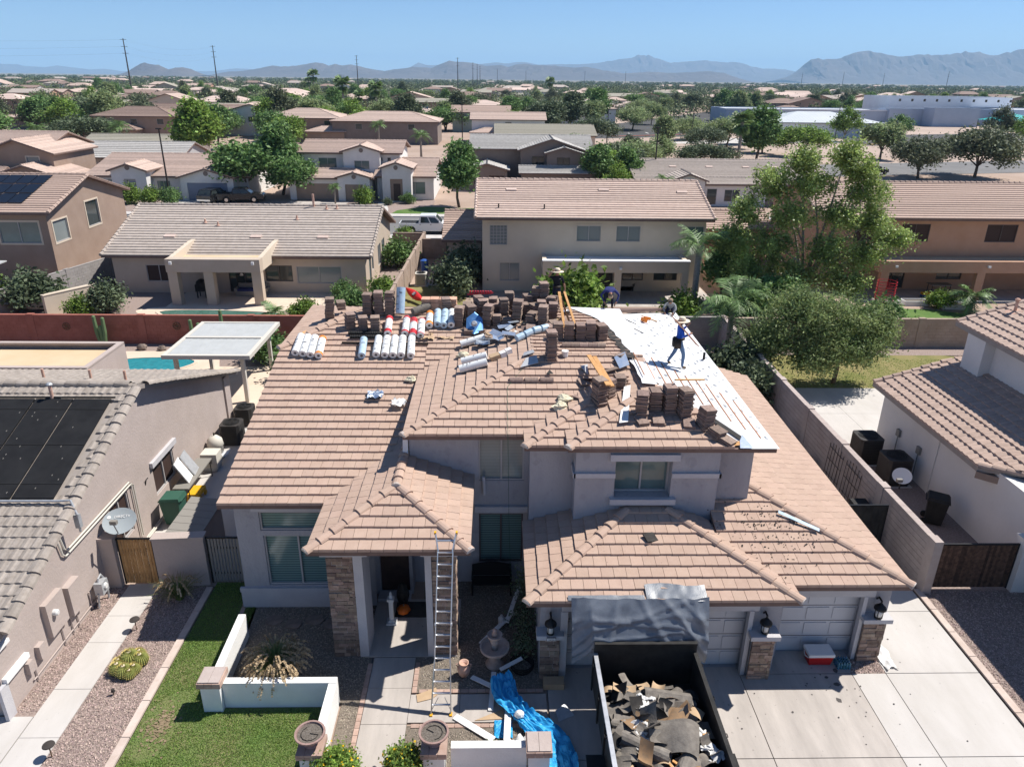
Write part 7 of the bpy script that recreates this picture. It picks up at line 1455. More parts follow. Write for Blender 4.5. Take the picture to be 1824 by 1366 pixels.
def sheetroll(label, c, L, r, rz, m='felt', flap=.5, ry=0, group='torn roofing felt in the trailer', tilt=0):  # roll with a loose flap
    b = MB(); n = 26; d = Vector((math.cos(rz)*math.cos(tilt),math.sin(rz)*math.cos(tilt),math.sin(tilt))); s = d.cross(Vector((0,0,1))).normalized(); u = s.cross(d); c = Vector(c)+Vector((0,0,.14)); pts = []
    for k in range(n):
        a = k*.42; rr = r*(1-.035*k) ; pts.append((rr*math.cos(a+ry), rr*math.sin(a+ry)))
    pts = [(pts[0][0]+flap*math.sin(ry)*.0+flap, pts[0][1]-.12-r*.3), (pts[0][0]+flap*.5, pts[0][1]-.06)] + pts; vs = []
    for e in (-.5,.5): vs += [c + d*(L*e+.03*math.sin(i*1.3)) + s*p[0] + u*p[1] for i, p in enumerate(pts)]
    k = len(pts); b.add(vs, [(i,i+1,k+i+1,k+i) for i in range(k-1)]); return S('felt_roll', label, 'roofing felt', b, m, group=group)
sheetroll('thick felt roll with frayed end at the front wall of the trailer', (4.15,13.35,1.1), 1.1,.24,R(-12),'felt',.3,1.5); sheetroll('felt roll under the top left corner of the trailer load', (3.1,13.3,1.12), .7,.2,R(70),'felt',.4,2.4)
sheetroll('wide curled felt in the middle of the trailer', (3.35,11.85,1.28), 1.1,.27,R(-32),'felt',.7,3.0); sheetroll('dark curled felt left of the white plastic in the trailer', (3.1,12.5,1.18), .8,.22,R(-15),'felt',.5,2.6); sheetroll('felt tube standing at right middle of the trailer load', (4.05,11.3,1.25), .75,.2,R(60),'felt',.3,.5); sheetroll('felt curl at the near end of the trailer', (3.35,10.6,1.25), 1.0,.25,R(35),'felt',.6,2.0); sheetroll('near right felt tube in the trailer', (3.9,10.5,1.2), .8,.2,R(85),'felt',.3,1.0); sheetroll('rust stained felt curl in the upper middle of the trailer', (4.0,12.75,1.2), 1.0,.22,R(-5),'felt_rust',.5,2.2)
q = random.Random(9)
for i, (x, y, z, w_, l_, rz, tl_, m) in enumerate(((3.95,12.0,1.50,1.15,.85,-.25,.10,'felt'),(3.2,12.95,1.1,.7,.6,.4,.3,'felt'),(4.25,12.5,1.32,.8,.5,-.5,-.15,'felt_rust'),(3.0,11.1,1.12,.6,.9,.9,.35,'felt'),(4.45,11.4,1.1,.6,.7,.3,-.3,'felt_rust'),(3.7,13.0,1.15,.5,.7,1.2,.2,'felt'),(3.1,10.2,1.2,.8,.8,.2,.3,'felt'),(4.3,10.4,1.1,.7,.9,-.4,-.2,'felt_dark'),(3.75,9.6,1.25,1.2,.9,.5,.1,'felt'),(4.45,13.0,1.05,.5,.6,.2,.3,'felt_dark'))):
    def fn(u, v, x=x, y=y, z=z, w_=w_, l_=l_, rz=rz, tl_=tl_, i=i):
        a, b = (u-.5)*w_, (v-.5)*l_; return (x+a*math.cos(rz)-b*math.sin(rz), y+a*math.sin(rz)+b*math.cos(rz), z+.12+tl_*b+.12*math.sin(a*4+i)+.06*math.cos(b*5+i*2)-.12*(a/w_*2)**4)
    S('felt_sheet', ['broad flat felt sheet on top of the trailer load','felt scrap upper left in the trailer','rust coloured felt sheet upper right in the trailer','felt sheet along the left trailer side','rusty felt scrap along the right trailer side','felt scrap below the front roll','felt sheet at the near left of the trailer','dark felt sheet at the near right of the trailer','nearest felt sheet in the trailer','dark scrap in the front right trailer corner'][i], 'roofing felt', MB().grid(fn, 12, 10), m, group='torn roofing felt in the trailer', smooth=True)
for i, (x, y, s) in enumerate(((3.55,13.05,.5),(3.3,12.35,.42),(3.28,11.95,.35),(4.62,12.2,.32),(3.0,10.95,.5),(3.95,11.0,.4),(4.8,11.6,.4),(4.68,11.85,.3),(3.3,10.75,.4),(3.05,9.9,.4))):
    crumple('plastic_wrap', ['white plastic wrap beside the front felt roll','curved white plastic in the upper left trailer load','white plastic tail below the curved one','white plastic at the right trailer side, upper','white plastic heap at the near left trailer side','white plastic strip between the felt tubes','crumpled grey-white bag by the right trailer side','small white plastic above the crumpled bag','white plastic below the left heap','nearest white plastic piece in the trailer'][i], 'plastic wrap', x-s*.4,x+s*.4,y-s*.35,y+s*.35,'plastic_white',1.44,s*.30,2.4,16,14,i+10,'plastic wrap in the trailer',.22)
ORD = 'first second third fourth fifth sixth seventh eighth ninth tenth eleventh twelfth thirteenth fourteenth fifteenth sixteenth seventeenth eighteenth nineteenth twentieth twenty-first twenty-second twenty-third twenty-fourth twenty-fifth'.split()
SC_ = {}
for i in range(84):
    x, y = 2.72+2.1*((i*.618)%1), 9.6+(i/84)*4.3; w_, l_ = q.uniform(.25,.62), q.uniform(.18,.42); rz = q.uniform(0,3.1); tl_ = q.uniform(-.5,.5); k_ = q.choice((-3.5,-2,2.5,4,1.2)); z = 1.42-.12*abs((x-3.77)/1.2)**2-.35*max(0,(y-13.2))+q.uniform(-.06,.12); m = q.choice(('felt','felt','felt','felt_rust','felt_dark','felt','felt','cardboard'))
    def fn(u, v):
        a, b = (u-.5)*w_, (v-.5)*l_; return (x+a*math.cos(rz)-b*math.sin(rz), y+a*math.sin(rz)+b*math.cos(rz), z+tl_*b+k_*(a*a)*.9+.05*math.sin(b*7+i))
    lb = f"{dict(felt='grey',felt_rust='rusty',felt_dark='black',cardboard='tan')[m]} torn scrap {['at the near end','in the near third','in the middle','in the far third','by the front wall'][min(4,int(i/17))]} of the trailer load, {'left' if x < 3.4 else 'right' if x > 4.15 else 'centre'}"; k = SC_[lb] = SC_.get(lb, 0)+1
    S('felt_scrap', lb+('' if k == 1 else ', '+ORD[k-1]+' one'), 'roofing felt', MB().grid(fn, 10, 6), m, group='torn scraps in the trailer load', smooth=True)
for i in range(16):
    x, y = q.uniform(3.6,4.9), q.uniform(9.8,11.2) if i < 12 else q.uniform(11.2,12.6); a = q.uniform(0,3.1); L_ = q.uniform(.2,.5); plank(ORD[i]+' splintered lumber scrap laid in the trailer load', (x-L_*math.cos(a)*.5,y-L_*math.sin(a)*.5,q.uniform(1.35,1.5)), (x+L_*math.cos(a)*.5,y+L_*math.sin(a)*.5,q.uniform(1.4,1.6)), .05,.03,'lumber','lumber scraps in the trailer','lumber_scrap','lumber')
# silver tarpaulin from the eave down to the trailer front
def draped(u, v):
    x = 1.93+3.5*u; top = Vector((x, 15.02-.04*math.sin(u*3), 2.93+.02*math.sin(u*20))); 
    ex = 1-(abs(u-.45)*1.9)**2; bot = Vector((1.95+3.35*u+.10*math.sin(u*7), 14.50-.10*ex, 1.9-.6*max(0,(.13-u)/.13)**.6-.6*max(0,(u-.82)/.18)**.7+.03*math.sin(u*11)))
    p = top.lerp(bot, v); sag = math.sin(v*math.pi)
    p.y -= .10*sag; p.z -= .10*sag*ex*.6
    fo = .05*mnoise.noise(Vector((u*4+v*2, v*2, 0)))
    for a_, b_, c_, h_ in ((1,.35,.12,.07),(1,.5,.2,.05),(1,.1,.33,.05),(.6,.8,.55,.06),(1,-.25,.5,.06),(1,-.4,.66,.07),(1,-.55,.78,.06),(1,-.2,.88,.08),(.15,1,.42,.05),(-.3,1,.3,.05),(.25,1,.85,.05),(1,.2,.05,.08)): fo -= h_*max(0, 1-abs(u*a_+v*b_-c_)/.045)
    p.y += fo*(.5+v*.5); p.z += .025*mnoise.noise(Vector((u*8, v*6, 5)))
    return p
tt = T('silver_tarpaulin', 'silver grey tarpaulin draped from the garage eave behind the trailer', 'tarpaulin', (3.8,14.8,1.5)); P('sheet', MB().grid(draped, 90, 26), 'tarp_grey', tt, smooth=True); P('roof_flap', MB().grid(lambda u, v: (3.85+1.55*u, 15.0+.45*v*(1-.3*u*0)+.06*math.sin(u*6), 2.78+.31*(.45*v+.0)+.085+.02*mnoise.noise(Vector((u*8,v*3,0)))), 24, 5), 'tarp_grey', tt, smooth=True)
P('roof_flap', MB().grid(lambda u, v: (1.85+1.95*u, 15.0+.14*v, 2.865+.05*v+.02*mnoise.noise(Vector((u*8,v*3,0)))), 16, 3), 'tarp_grey', tt, smooth=True)
# ------------------------------------------------------------------ on the roof
def roofz(x, y):
    c = []; pz, q_ = .265, .27
    if 17.86 <= y <= 28 and -7.8 <= x <= 4.9: c.append(3.88+pz*(y-17.86) if y <= 25.3 or x > -7.8+(y-25.3) else 5.86+pz*(x+7.8))
    if y > 28: c.append(6.567-pz*(y-28))
    if 19.05 <= y <= 22.95 and -2.68+(y-19.05) <= x <= 4.9: c.append(5.45+q_*(y-19.05))
    if -2.68 <= x <= 1.3 and 19.05+x+2.68 <= y <= 28: c.append(5.45+q_*(x+2.68))
    if 1.3 <= x <= 4.9 and 22.95 <= y <= 28: c.append(6.5+.02*(y-22.95))
    if .82 <= x <= 4.2 and 18.3 <= y <= 21.6 and x-.82 >= y-18.3: c.append(5.48+q_*(y-18.3))
    if 2 <= x <= 4.9 and y-17.95 >= x-2 and y < 24: c.append(5.62+q_*(x-2))
    if 2 <= x <= 7.8 and y >= 17.95 and x-2 >= y-17.95 and 7.8-x >= y-17.95: c.append(5.62+q_*(y-17.95))
    if 4.9 <= x <= 7.85 and y-17.95 >= 7.8-x and y <= 30.7: c.append(5.62+q_*(7.8-x))
    return max(c)+.035 if c else 5.5
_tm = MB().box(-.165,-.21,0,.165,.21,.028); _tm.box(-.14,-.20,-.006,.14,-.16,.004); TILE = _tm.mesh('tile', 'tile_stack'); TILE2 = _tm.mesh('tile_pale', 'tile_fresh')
def stack(label, x, y, n, rz=0, lean=(0,0), pitch=.26, facing='S', mess=.012, z=None, me=None, turn=None):
    z0 = roofz(x, y) if z is None else z; t = T('tile_stack', label, 'tile stack', (x,y,z0), 'stacks of roof tiles on the roof'); q = random.Random(int(x*97+y*31))
    n = max(3, int(n*q.uniform(.84,1.04)))
    for i in range(n):
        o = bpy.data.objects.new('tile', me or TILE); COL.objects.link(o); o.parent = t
        o.location = (lean[0]*i+q.uniform(-mess,mess), lean[1]*i+q.uniform(-mess,mess), i*.036); rx = (math.atan(pitch)*max(0,1-i*.12) if facing == 'S' else 0)
        o.rotation_euler = (rx+q.uniform(-.02,.02), q.uniform(-.02,.02), rz+q.uniform(-.06,.06)+(turn if turn and i % 2 else 0))
    return t
for i, (x, y, n, rz, ln, lb) in enumerate((
    (-6.5,27.7,24,.25,(.004,-.004),'leaning tile stack alone at the left hip'),(-4.93,27.55,26,0,(.0,.0),'left one of three tall tile stacks near the left ridge end'),(-4.52,27.55,26,0,(0,0),'middle one of three tall tile stacks near the left ridge end'),(-4.1,27.55,26,.05,(.001,0),'right one of three tall tile stacks near the left ridge end'),(-5.5,26.6,17,.25,(.003,0),'left of the three low tile stacks above the black rolls'),(-5.0,26.5,17,.2,(.002,0),'middle of the three low tile stacks above the black rolls'),(-4.5,26.4,18,.1,(0,0),'right of the three low tile stacks above the black rolls'),
    (-1.4,26.85,24,.0,(.002,-.001),'tile stack right of the fresh orange tile pallet front'),(-.95,27.0,22,.1,(0,0),'second tile stack right of the white rolls'),(-.3,26.85,26,-.1,(.001,0),'third tile stack right of the white rolls'),(.35,27.3,22,.1,(-.002,0),'tile stack behind the silver flashing'),(.8,26.7,26,0,(.002,0),'tile stack right behind the silver flashing'),(1.25,27.7,22,.2,(0,0),'tile stack at the ridge left of the tallest one'),(1.85,27.7,36,.1,(.001,0),'tallest wobbly tile stack at the ridge'),(1.75,25.9,22,0,(0,0),'broad dark tile stack below the tallest one'),(2.15,26.6,18,.1,(.001,0),'tile stack left of the leaning ridge planks'),(-.7,27.8,18,.2,(.003,0),'tile stack at the ridge behind the red rail'),(-.1,27.9,16,-.1,(.0,0),'short tile stack at the ridge behind the others'),
    (2.19,24.5,19,0,(0,0),'first tile stack from the left in the row beside the underlayment'),(2.57,24.4,19,.05,(0,0),'second tile stack from the left in the row beside the underlayment'),(2.95,24.4,18,0,(0,0),'third tile stack from the left in the row beside the underlayment'),(3.33,24.4,19,0,(0,0),'fourth tile stack from the left in the row beside the underlayment'),(3.7,24.4,18,.03,(0,0),'rightmost tile stack in the row beside the underlayment'),(1.84,22.7,26,.02,(0,0),'lone tall tile stack in front of the row'),
    (4.24,19.3,23,0,(0,0),'leftmost of the four tall tile stacks on the front wing'),(4.66,19.6,21,0,(0,0),'second of the four tall tile stacks on the front wing'),(5.06,19.5,26,.02,(0,0),'third and highest tile stack on the front wing'),(5.46,19.3,25,.03,(.001,0),'fourth tile stack on the front wing, under the slanted batten'),(4.7,19.0,3,0,(0,0),'low pile of three tiles in front of the front wing stacks'),(4.2,18.98,3,0,(0,0),'low pile of three tiles left in front of the front wing stacks'),(5.55,18.85,4,.05,(0,0),'low pile of four tiles right in front of the front wing stacks'),
    (5.95,18.8,19,.3,(.006,.004),'toppling tile stack beside the torn flashing'),(6.15,18.45,7,.5,(.02,-.01),'slumped tiles below the toppling stack'),(6.4,18.2,4,.9,(.03,-.01),'last fallen tiles at the eave below the toppling stack'),(3.1,20.1,22,.5,(.002,.006),'leaning tile stack behind the two crossed planks'),(3.4,20.5,18,.6,(.0,.006),'second leaning tile stack behind the crossed planks'),(3.85,21.0,10,.1,(0,0),'small tile stack right of the crossed planks'))):
    stack(lb, x, y, n, rz+random.uniform(-.2,.25), ln, mess=.026 if n > 20 else .018)
MORE = [(-1.9,27.9,14),(-1.1,27.5,16),(-.6,27.4,20),(.15,27.6,14),(.55,27.9,20),(1.05,27.2,18),(1.45,26.9,14),(1.5,27.9,26),(2.1,27.2,22),(2.3,27.9,14),(1.35,26.2,12),(.4,26.6,10),(2.15,25.6,8),(-1.0,26.3,6),(1.3,25.4,5),(-6.1,28.1,8),(.05,26.9,12),(1.75,26.9,20),(2.0,25.3,6)]
for i, (x, y, n) in enumerate(MORE): stack(['short','medium','messy','crooked'][i%4]+' tile stack '+['at the pallet end','behind the first stacks right of the rolls','in the second rank behind the blue sheet','at the ridge left of the middle','at the ridge above the flashing','in the crowded middle of the ridge','left of the broad dark stack','behind the broad dark stack','beside the tallest stack','right at the leaning planks','below the crowded ridge','just above the silver flashing','below the leaning planks','beside the blue sheet','left of the stack row','behind the left hip stack','behind the flashing heap','under the tallest stack','between plank feet and stack row'][i], x, y, n, random.uniform(-.4,.5), (random.uniform(-.004,.004),random.uniform(-.003,.003)), mess=.035)
for i in range(34):
    x, y = -1.2+i*.165, random.uniform(25.0,28.0)
    if i > 24: x, y = 2.6+(i-25)*.19, random.uniform(20.4,23.2)
    o = bpy.data.objects.new('loose_tile', TILE); COL.objects.link(o); o.location = (x,y,roofz(x,y)+.06); o.rotation_euler = (random.uniform(-.3,.4),random.uniform(-.35,.35),random.uniform(0,3)); WL[o.name] = Vector(o.location); tag(o, (ORD[i]+' loose roof tile from the left among the ridge stacks' if i < 25 else ORD[i-25]+' loose roof tile from the left around the crossed planks'), 'roof tile', 'loose tiles scattered on the roof')
for i in range(9): x, y = -.6+i*.42, 25.1+((i*.37)%1)*2.2; crumple('torn_wrapper', ['white','brown','silver'][i%3]+' torn wrapper '+['by the silvery roll','left in the flashing heap','between stacks and flashing','in the middle of the flashing heap','below the crowded stacks','behind the blue bundles','at the bundle end','beside the broad stack','by the plank feet'][i], 'wrapper', x-.16,x+.16,y-.14,y+.14, ['plastic_white','cardboard','foil'][i%3], roofz(x,y)+.05,.16,3,7,6,60+i,'torn wrappers on the roof')
t = T('tile_pallet', 'pallet of fresh orange tiles standing at the ridge', 'tile stack', (-2.2,28.0,6.5))
for l in range(13):
    for i in range(4): o = bpy.data.objects.new('tile', TILE2); COL.objects.link(o); o.parent = t; o.location = (-.53+i*.345+random.uniform(-.01,.01),random.uniform(-.02,.02),.05+l*.036); o.rotation_euler = (0,0,R(random.uniform(-2,2)))
b = MB(); b.box(-2.95,27.75,6.35,-1.45,28.25,6.5); P('pallet', b, 'lumber', t)
b = MB()
for i in range(9): b.obox((-1.0+i*.1,28.15,7.2-.0*i),(.06,.1,.12),(0,.2,0))
b.bar((-1.1,28.15,7.12),(-.1,28.1,7.2),.05); S('red_rail', 'dark red toothed rail lying on the stacks at the ridge', 'rail', b, 'roll_red')
# rolls of underlayment
def roll(label, a, b_, m='roll_white', band=None, r=.135, rest=True):
    a, b_ = Vector(a), Vector(b_); up = Vector((0,0,r+.0)); t = T('underlayment_roll', label, 'roll', tuple((a+b_)/2), 'rolls of roofing underlayment'); A, B = a+up, b_+up; d = (B-A).normalized(); n = Vector((0,0,1)); x = d.cross(n).normalized(); n = x.cross(d)
    o = P('roll', MB().tube([A,B], r, 18), m, t, smooth=False); P('core_end', MB().tube([A-d*.004, A+d*.003], r*.38, 12), 'ink', o)
    if band:
        bm, w_ = band
        for e, s in ((A,1),(B,-1)): P('band', MB().tube([e+d*s*.01, e+d*s*w_], r+.004, 18), bm, o)
    q = random.Random(int(a.x*50)); k = MB()
    for i in range(5):
        u = q.uniform(.15,.85); an = q.uniform(-.9,.3); c = A.lerp(B,u)+(n*math.cos(an)+x*math.sin(an))*(r+.003); tg = (n*-math.sin(an)+x*math.cos(an)); L_ = q.uniform(.04,.14); k.quad(c-d*.012-tg*L_*.5, c+d*.012-tg*L_*.5, c+d*.012+tg*L_*.5, c-d*.012+tg*L_*.5)
    P('print', k, 'ink', o)
    return t
def rr(x, y): return (x, y, roofz(x, y)+.02)
for i, (a, b_, m, bd) in enumerate((((-7.13,24.73),(-7.14,25.8),'roll_white',None),((-6.85,24.68),(-6.88,25.76),'roll_white',None),((-6.57,24.62),(-6.62,25.72),'roll_white',None),((-6.27,24.57),(-6.33,25.66),'roll_white',('roll_orange',.13)),((-4.75,24.58),(-4.82,25.6),'roll_blue',None),((-4.25,24.64),(-4.29,25.7),'roll_white',None),((-3.94,24.62),(-3.98,25.7),'roll_white',None),((-3.65,24.62),(-3.69,25.72),'roll_white',None),((-3.36,24.62),(-3.41,25.72),'roll_white',None),((-3.01,24.59),(-3.08,25.7),'roll_white',None),((-4.0,25.95),(-4.05,27.0),'roll_white',('roll_red',.2)),((-3.36,25.95),(-3.39,27.0),'roll_white',('roll_red',.12)),((-3.06,25.84),(-3.11,26.9),'roll_white',('roll_red',.3)),((-2.77,25.84),(-2.8,26.85),'roll_white',('roll_red',.06)),((-2.5,26.5),(-2.54,27.36),'roll_white',('roll_orange',.16)),((-2.2,26.57),(-2.24,27.5),'roll_blue',None),((-1.95,26.5),(-1.95,27.5),'roll_blue',None),((-1.68,26.54),(-1.69,27.5),'roll_white',None),((-1.27,25.3),(-.4,25.5),'roll_white',None),((-1.15,23.5),(-.3,23.5),'roll_white',None),((-1.19,22.82),(-.28,22.88),'roll_white',None))):
    roll(['first white roll of the left group of four','second white roll of the left group of four','third white roll of the left group of four','orange-ended white roll at the right of the left group','single pale blue roll between the two white groups','first white roll of the middle group','second white roll of the middle group','third white roll of the middle group','fourth white roll of the middle group','white roll lying apart right of the middle group','red and white roll left in the upper row','second red-ended roll in the upper row','mostly red roll in the upper row','white roll with thin red ends in the upper row','white roll with orange ends in the upper row','light blue roll in the upper row','bluish roll second from the right in the upper row','white roll at the right end of the upper row','silvery roll lying across beside the foil flashing','upper of two white rolls lying across the valley slope','lower of two white rolls lying across the valley slope'][i], rr(*a), rr(*b_), m, bd)
roll('tall pale blue roll leaning upright at the ridge', (-3.68,27.3,6.42), (-3.64,27.65,7.35), 'roll_blue', None, .17); roll('dark felt roll lying behind the white rolls', rr(-3.2,27.4), rr(-2.6,27.85), 'felt', None, .15)
for i in range(4): x, y = .74+i*.3, 24.5+i*.2; S('wrapped_pack', ['leftmost','second','third','rightmost'][i]+' blue wrapped bundle in the slanted row beside the stacks', 'bundle', MB().tube([(x,y,roofz(x,y)+.14),(x+.24,y+.16,roofz(x+.24,y+.16)+.14)], .13, 10), 'roll_blue', group='blue wrapped bundles')
for i, (a, b_, m, r_) in enumerate((((-5.47,26.1),(-4.15,26.08),'black',.07),((-5.38,25.85),(-4.1,25.88),'black',.07),((-5.61,25.52),(-2.46,25.48),'leather',.045))):
    A, B = Vector(rr(*a)), Vector(rr(*b_)); b = MB(); A.z += r_; B.z += r_
    if i < 2:
        pts = [A.lerp(B, k/40) for k in range(41)]; b.tube(pts, [r_*(1.12 if k % 2 else .92) for k in range(41)], 10)
    else: b.tube([A,B], r_, 8)
    S('ridge_vent_roll', ['upper ribbed black ridge roll','lower ribbed black ridge roll','long thin brown tube below the black rolls'][i], 'tube', b, m)
crumple('cardboard_sheet', 'crumpled brown cardboard left of the silver flashing', 'cardboard', -2.75,-2.25,25.75,26.5,'cardboard',6.05,.22,3,10,8,21); crumple('cardboard_sheet', 'flattened brown carton right of the crumpled cardboard', 'cardboard', -2.2,-1.55,25.8,26.35,'cardboard',6.02,.16,2,8,8,22); S('carton', 'small brown carton on the valley slope beside two white boxes', 'carton', MB().obox((-.02,23.35,6.28),(.34,.3,.18),(0,-.26,.25)), 'cardboard')
for i, (x, y) in enumerate(((.25,23.4),(.45,23.55))): S('white_box', ['left small white box beside the brown carton','right small white box beside the brown carton'][i], 'box', MB().obox((x,y,roofz(x,y)+.09),(.2,.22,.18),(0,-.26,.3)), 'white', group='small white boxes on the roof')
S('bucket', 'small white pail below the tile row', 'bucket', MB().lathe([(.09,0),(.11,.2),(.12,.2),(.1,.19)], (2.31,22.85,6.5), 14), 'white')
q = random.Random(12); SL = ['flat silver flashing sheet nearest the silvery roll','bent silver flashing sheet in the middle of the heap','silver flashing sheet at the top of the heap','small silver flashing strip right of the heap','long silver flashing strip under the heap','twisted silver flashing left of the blue bundles','silver flashing edge beside the tile stack','silver flashing scrap at the front of the heap']
for i, (x, y, w_, l_) in enumerate(((-.45,25.0,.5,.45),(.0,25.4,.45,.6),(.35,26.1,.4,.5),(.55,25.7,.25,.5),(-.1,25.0,.8,.2),(.45,24.9,.35,.5),(.7,26.2,.2,.5),(.1,24.7,.4,.25))):
    def fn(u, v, x=x, y=y, w_=w_, l_=l_, i=i): a = i*.9; p, r_ = (u-.5)*w_, (v-.5)*l_; return (x+p*math.cos(a)-r_*math.sin(a), y+p*math.sin(a)+r_*math.cos(a), roofz(x,y)+.12+.5*abs(p)*(1 if i%2 else .4)+.15*r_*math.sin(i*2)+.03*i*.5)
    S('flashing_sheet', SL[i], 'flashing', MB().grid(fn, 6, 4), 'foil', group='loose silver flashing')
b = MB(); z = roofz(-.75,26.3); b.prism([(-1.1,26.2,z+.1),(-.8,26.0,z+.05),(-.45,26.25,z+.1),(-.5,26.6,z+.45),(-.8,26.75,z+.65),(-1.1,26.6,z+.45)],(0,.03,.02)); S('blue_flashing', 'large blue reflecting metal sheet propped against the stacks', 'flashing', b, 'foil_blue'); S('flashing_collar', 'grey vent collar on the blue metal sheet', 'flashing', MB().lathe([(.12,0),(.09,.08),(.07,.1)], (-.8,26.28,z+.36), 14, (0,-.7,.6)), 'galv')
for i, (x, y, lb) in enumerate(((-3.98,22.5,'crumpled silver vent boot on the left slope'),(-3.15,22.05,'white square vent flashing beside the valley edge'))): crumple('vent_boot', lb, 'flashing', x-.25,x+.25,y-.25,y+.25,'foil' if i == 0 else 'plastic_white',roofz(x,y)+.08,.25,3,8,8,30+i,None,.1)
for i, (x, y, s) in enumerate(((-1.16,24.4,.22),(-2.9,23.4,.2),(2.14,20.6,.24),(1.94,20.2,.22),(2.0,20.4,.16))): S('foam_lump', ['torn paper and foam scraps near the valley top','pale foam lump at the lower valley corner','upper cream foam lump on the middle hip','lower cream foam lump on the middle hip','small cream foam piece on the middle hip'][i], 'foam', MB().ball((x,y,roofz(x,y)+s*.3),(s,s*.8,s*.5),10,7,jit=.3,seed=i), 'foam', group='foam lumps on the roof')
for i in range(3):
    x = .66+i*.485; S('ridge_tile', ['left','middle','right'][i]+' one of three loose ridge tiles lying in a line', 'roof tile', MB().add([(x-.21+.42*e, 21.55+.13*math.cos(math.pi*j/8), roofz(x,21.45)+.02+.12*math.sin(math.pi*j/8)) for e in (0,1) for j in range(9)], [(j,j+1,j+10,j+9) for j in range(8)]+[tuple(range(9)),tuple(range(9,18))]), 'tile_stack', group='loose ridge tiles')
for i in range(5):
    x = 2.42+i*.3; S('ridge_tile', ['first','second','third','fourth','fifth'][i]+' ridge tile from the left in the row before the stacks', 'roof tile', MB().add([(x-.145+.29*e, 23.68+.13*math.cos(math.pi*j/8), roofz(x,23.6)+.02+.12*math.sin(math.pi*j/8)) for e in (0,1) for j in range(9)], [(j,j+1,j+10,j+9) for j in range(8)]+[tuple(range(9)),tuple(range(9,18))]), 'tile_stack', group='loose ridge tiles')
for i, (pts, m, lb) in enumerate((([(2.75,22.2),(3.0,22.3),(2.95,21.75)],'galv','grey triangular flashing left of the crossed planks'),([(.8,22.1),(1.4,22.35),(1.35,22.75),(1.0,22.6)],'galv','grey flat flashing above the ridge tiles'),([(.9,22.75),(1.3,22.9),(1.25,23.1),(.95,23.05)],'galv','small grey flashing by the lone stack'),([(1.62,21.75),(1.85,21.75),(1.74,21.95)],'felt_dark','black triangle scrap above the ridge tiles'),([(3.95,20.75),(4.15,20.75),(3.78,18.85),(3.52,18.8)],'white','long white sheet strip left of the front stacks'),([(3.9,22.6),(4.3,22.9),(4.35,22.2),(4.0,22.0)],'foil','silver liner scrap beside the underlayment edge'),([(8.1,17.86),(8.14,17.96),(9.1,17.32),(9.06,17.22)],'roll_blue','pale blue strip on the hip above the right garage'))):
    z = (lambda x, y: 2.78+.31*(y-15.6)+.12) if i == 6 else (lambda x, y: roofz(x,y)+.07+.01*i)
    S('flashing_scrap', lb, 'flashing', MB().prism([(x,y,z(x,y)) for x, y in pts],(0,0,.012)), m, group='loose flashing scraps')
S('felt_scrap', 'dark felt scrap on the garage roof', 'roofing felt', MB().obox((4.25,16.9,3.45),(.34,.3,.04),(.3,.1,.4)), 'felt_dark')
b = MB(); q = random.Random(5)
for i in range(240):
    x, y = q.gauss(7.9,.75), q.gauss(17.3,.6)
    if y > 15.7 and y < 18.6 and x > 7.84-(y-15)+.2 and x < 11-(y-15.6)-.2: s = q.uniform(.012,.045); b.obox((x,y,2.78+.31*(y-15.6)+.055),(s,s*.7,.02),(.3,0,q.uniform(0,3)))
S('roof_debris', 'scatter of dark crumbs on the right garage roof', 'debris', b, 'felt_dark', kind='stuff')
S('nail_gun', 'orange nail gun lying on the underlayment', 'tool', MB().obox((5.85,27.6,6.28),(.12,.3,.14),(0,.26,.4)).obox((5.95,27.55,6.36),(.3,.08,.12),(0,.26,.4)), 'roll_orange')
LG = 'loose lumber on the roof'
for lb, a, b_, w_ in (('left one of two crossed planks on the front valley',(3.02,22.3,6.75),(3.3,19.75,6.75),.14),('right one of two crossed planks on the front valley',(3.2,22.25,6.72),(3.42,19.75,6.72),.13),('left plank leaning at the ridge in front of the standing worker',(2.42,27.2,7.5),(2.5,25.4,6.66),.1),('middle plank leaning at the ridge',(2.5,27.2,7.3),(2.75,25.5,6.66),.06),('right plank leaning at the ridge in front of the standing worker',(2.62,27.2,7.5),(2.92,25.1,6.68),.08),('slanted batten across the front wing stacks',(5.2,19.6,7.0),(6.35,20.6,6.6),.06),('plank lying along the left hip slope',(-6.4,28.6,6.1),(-7.35,26.3,6.02),.12),('thin lumber strip on the back ridge above the underlayment',(5.9,28.6,6.15),(6.5,28.2,6.02),.04)): plank(lb, a, b_, w_, .04, 'lumber', LG, 'plank', 'plank')
for lb, a, b_ in (('upper dark rod on the far underlayment',(4.6,27.5,6.56),(5.35,26.6,6.42)),('lower dark rod on the far underlayment',(5.2,26.2,6.38),(5.5,25.9,6.3))): plank(lb, a, b_, .025,.02,'black','dark rods on the underlayment','rod','rod')
t = T('extension_cord', 'thin green cord hanging over the upper eave down the facade', 'cord', (.4,19,5.5)); P('cord', MB().tube([(1.1,22.6,6.45),(.7,21.8,6.25),(.38,21.2,6.1),(.36,19.02,5.55),(.37,18.98,5.3),(.40,19.0,3.9),(.42,19.2,2.7),(.5,19.2,.3)], .006, 5), 'cord_green', t)
S('saw', 'dark circular saw with pale wheel lying behind the stack row', 'tool', MB().lathe([(.12,-.03),(.12,.03)], (3.55,24.95,6.66), 14, (.3,-.9,.2)).bar((2.95,25.1,6.6),(3.5,25.0,6.62),.08), 'boot')
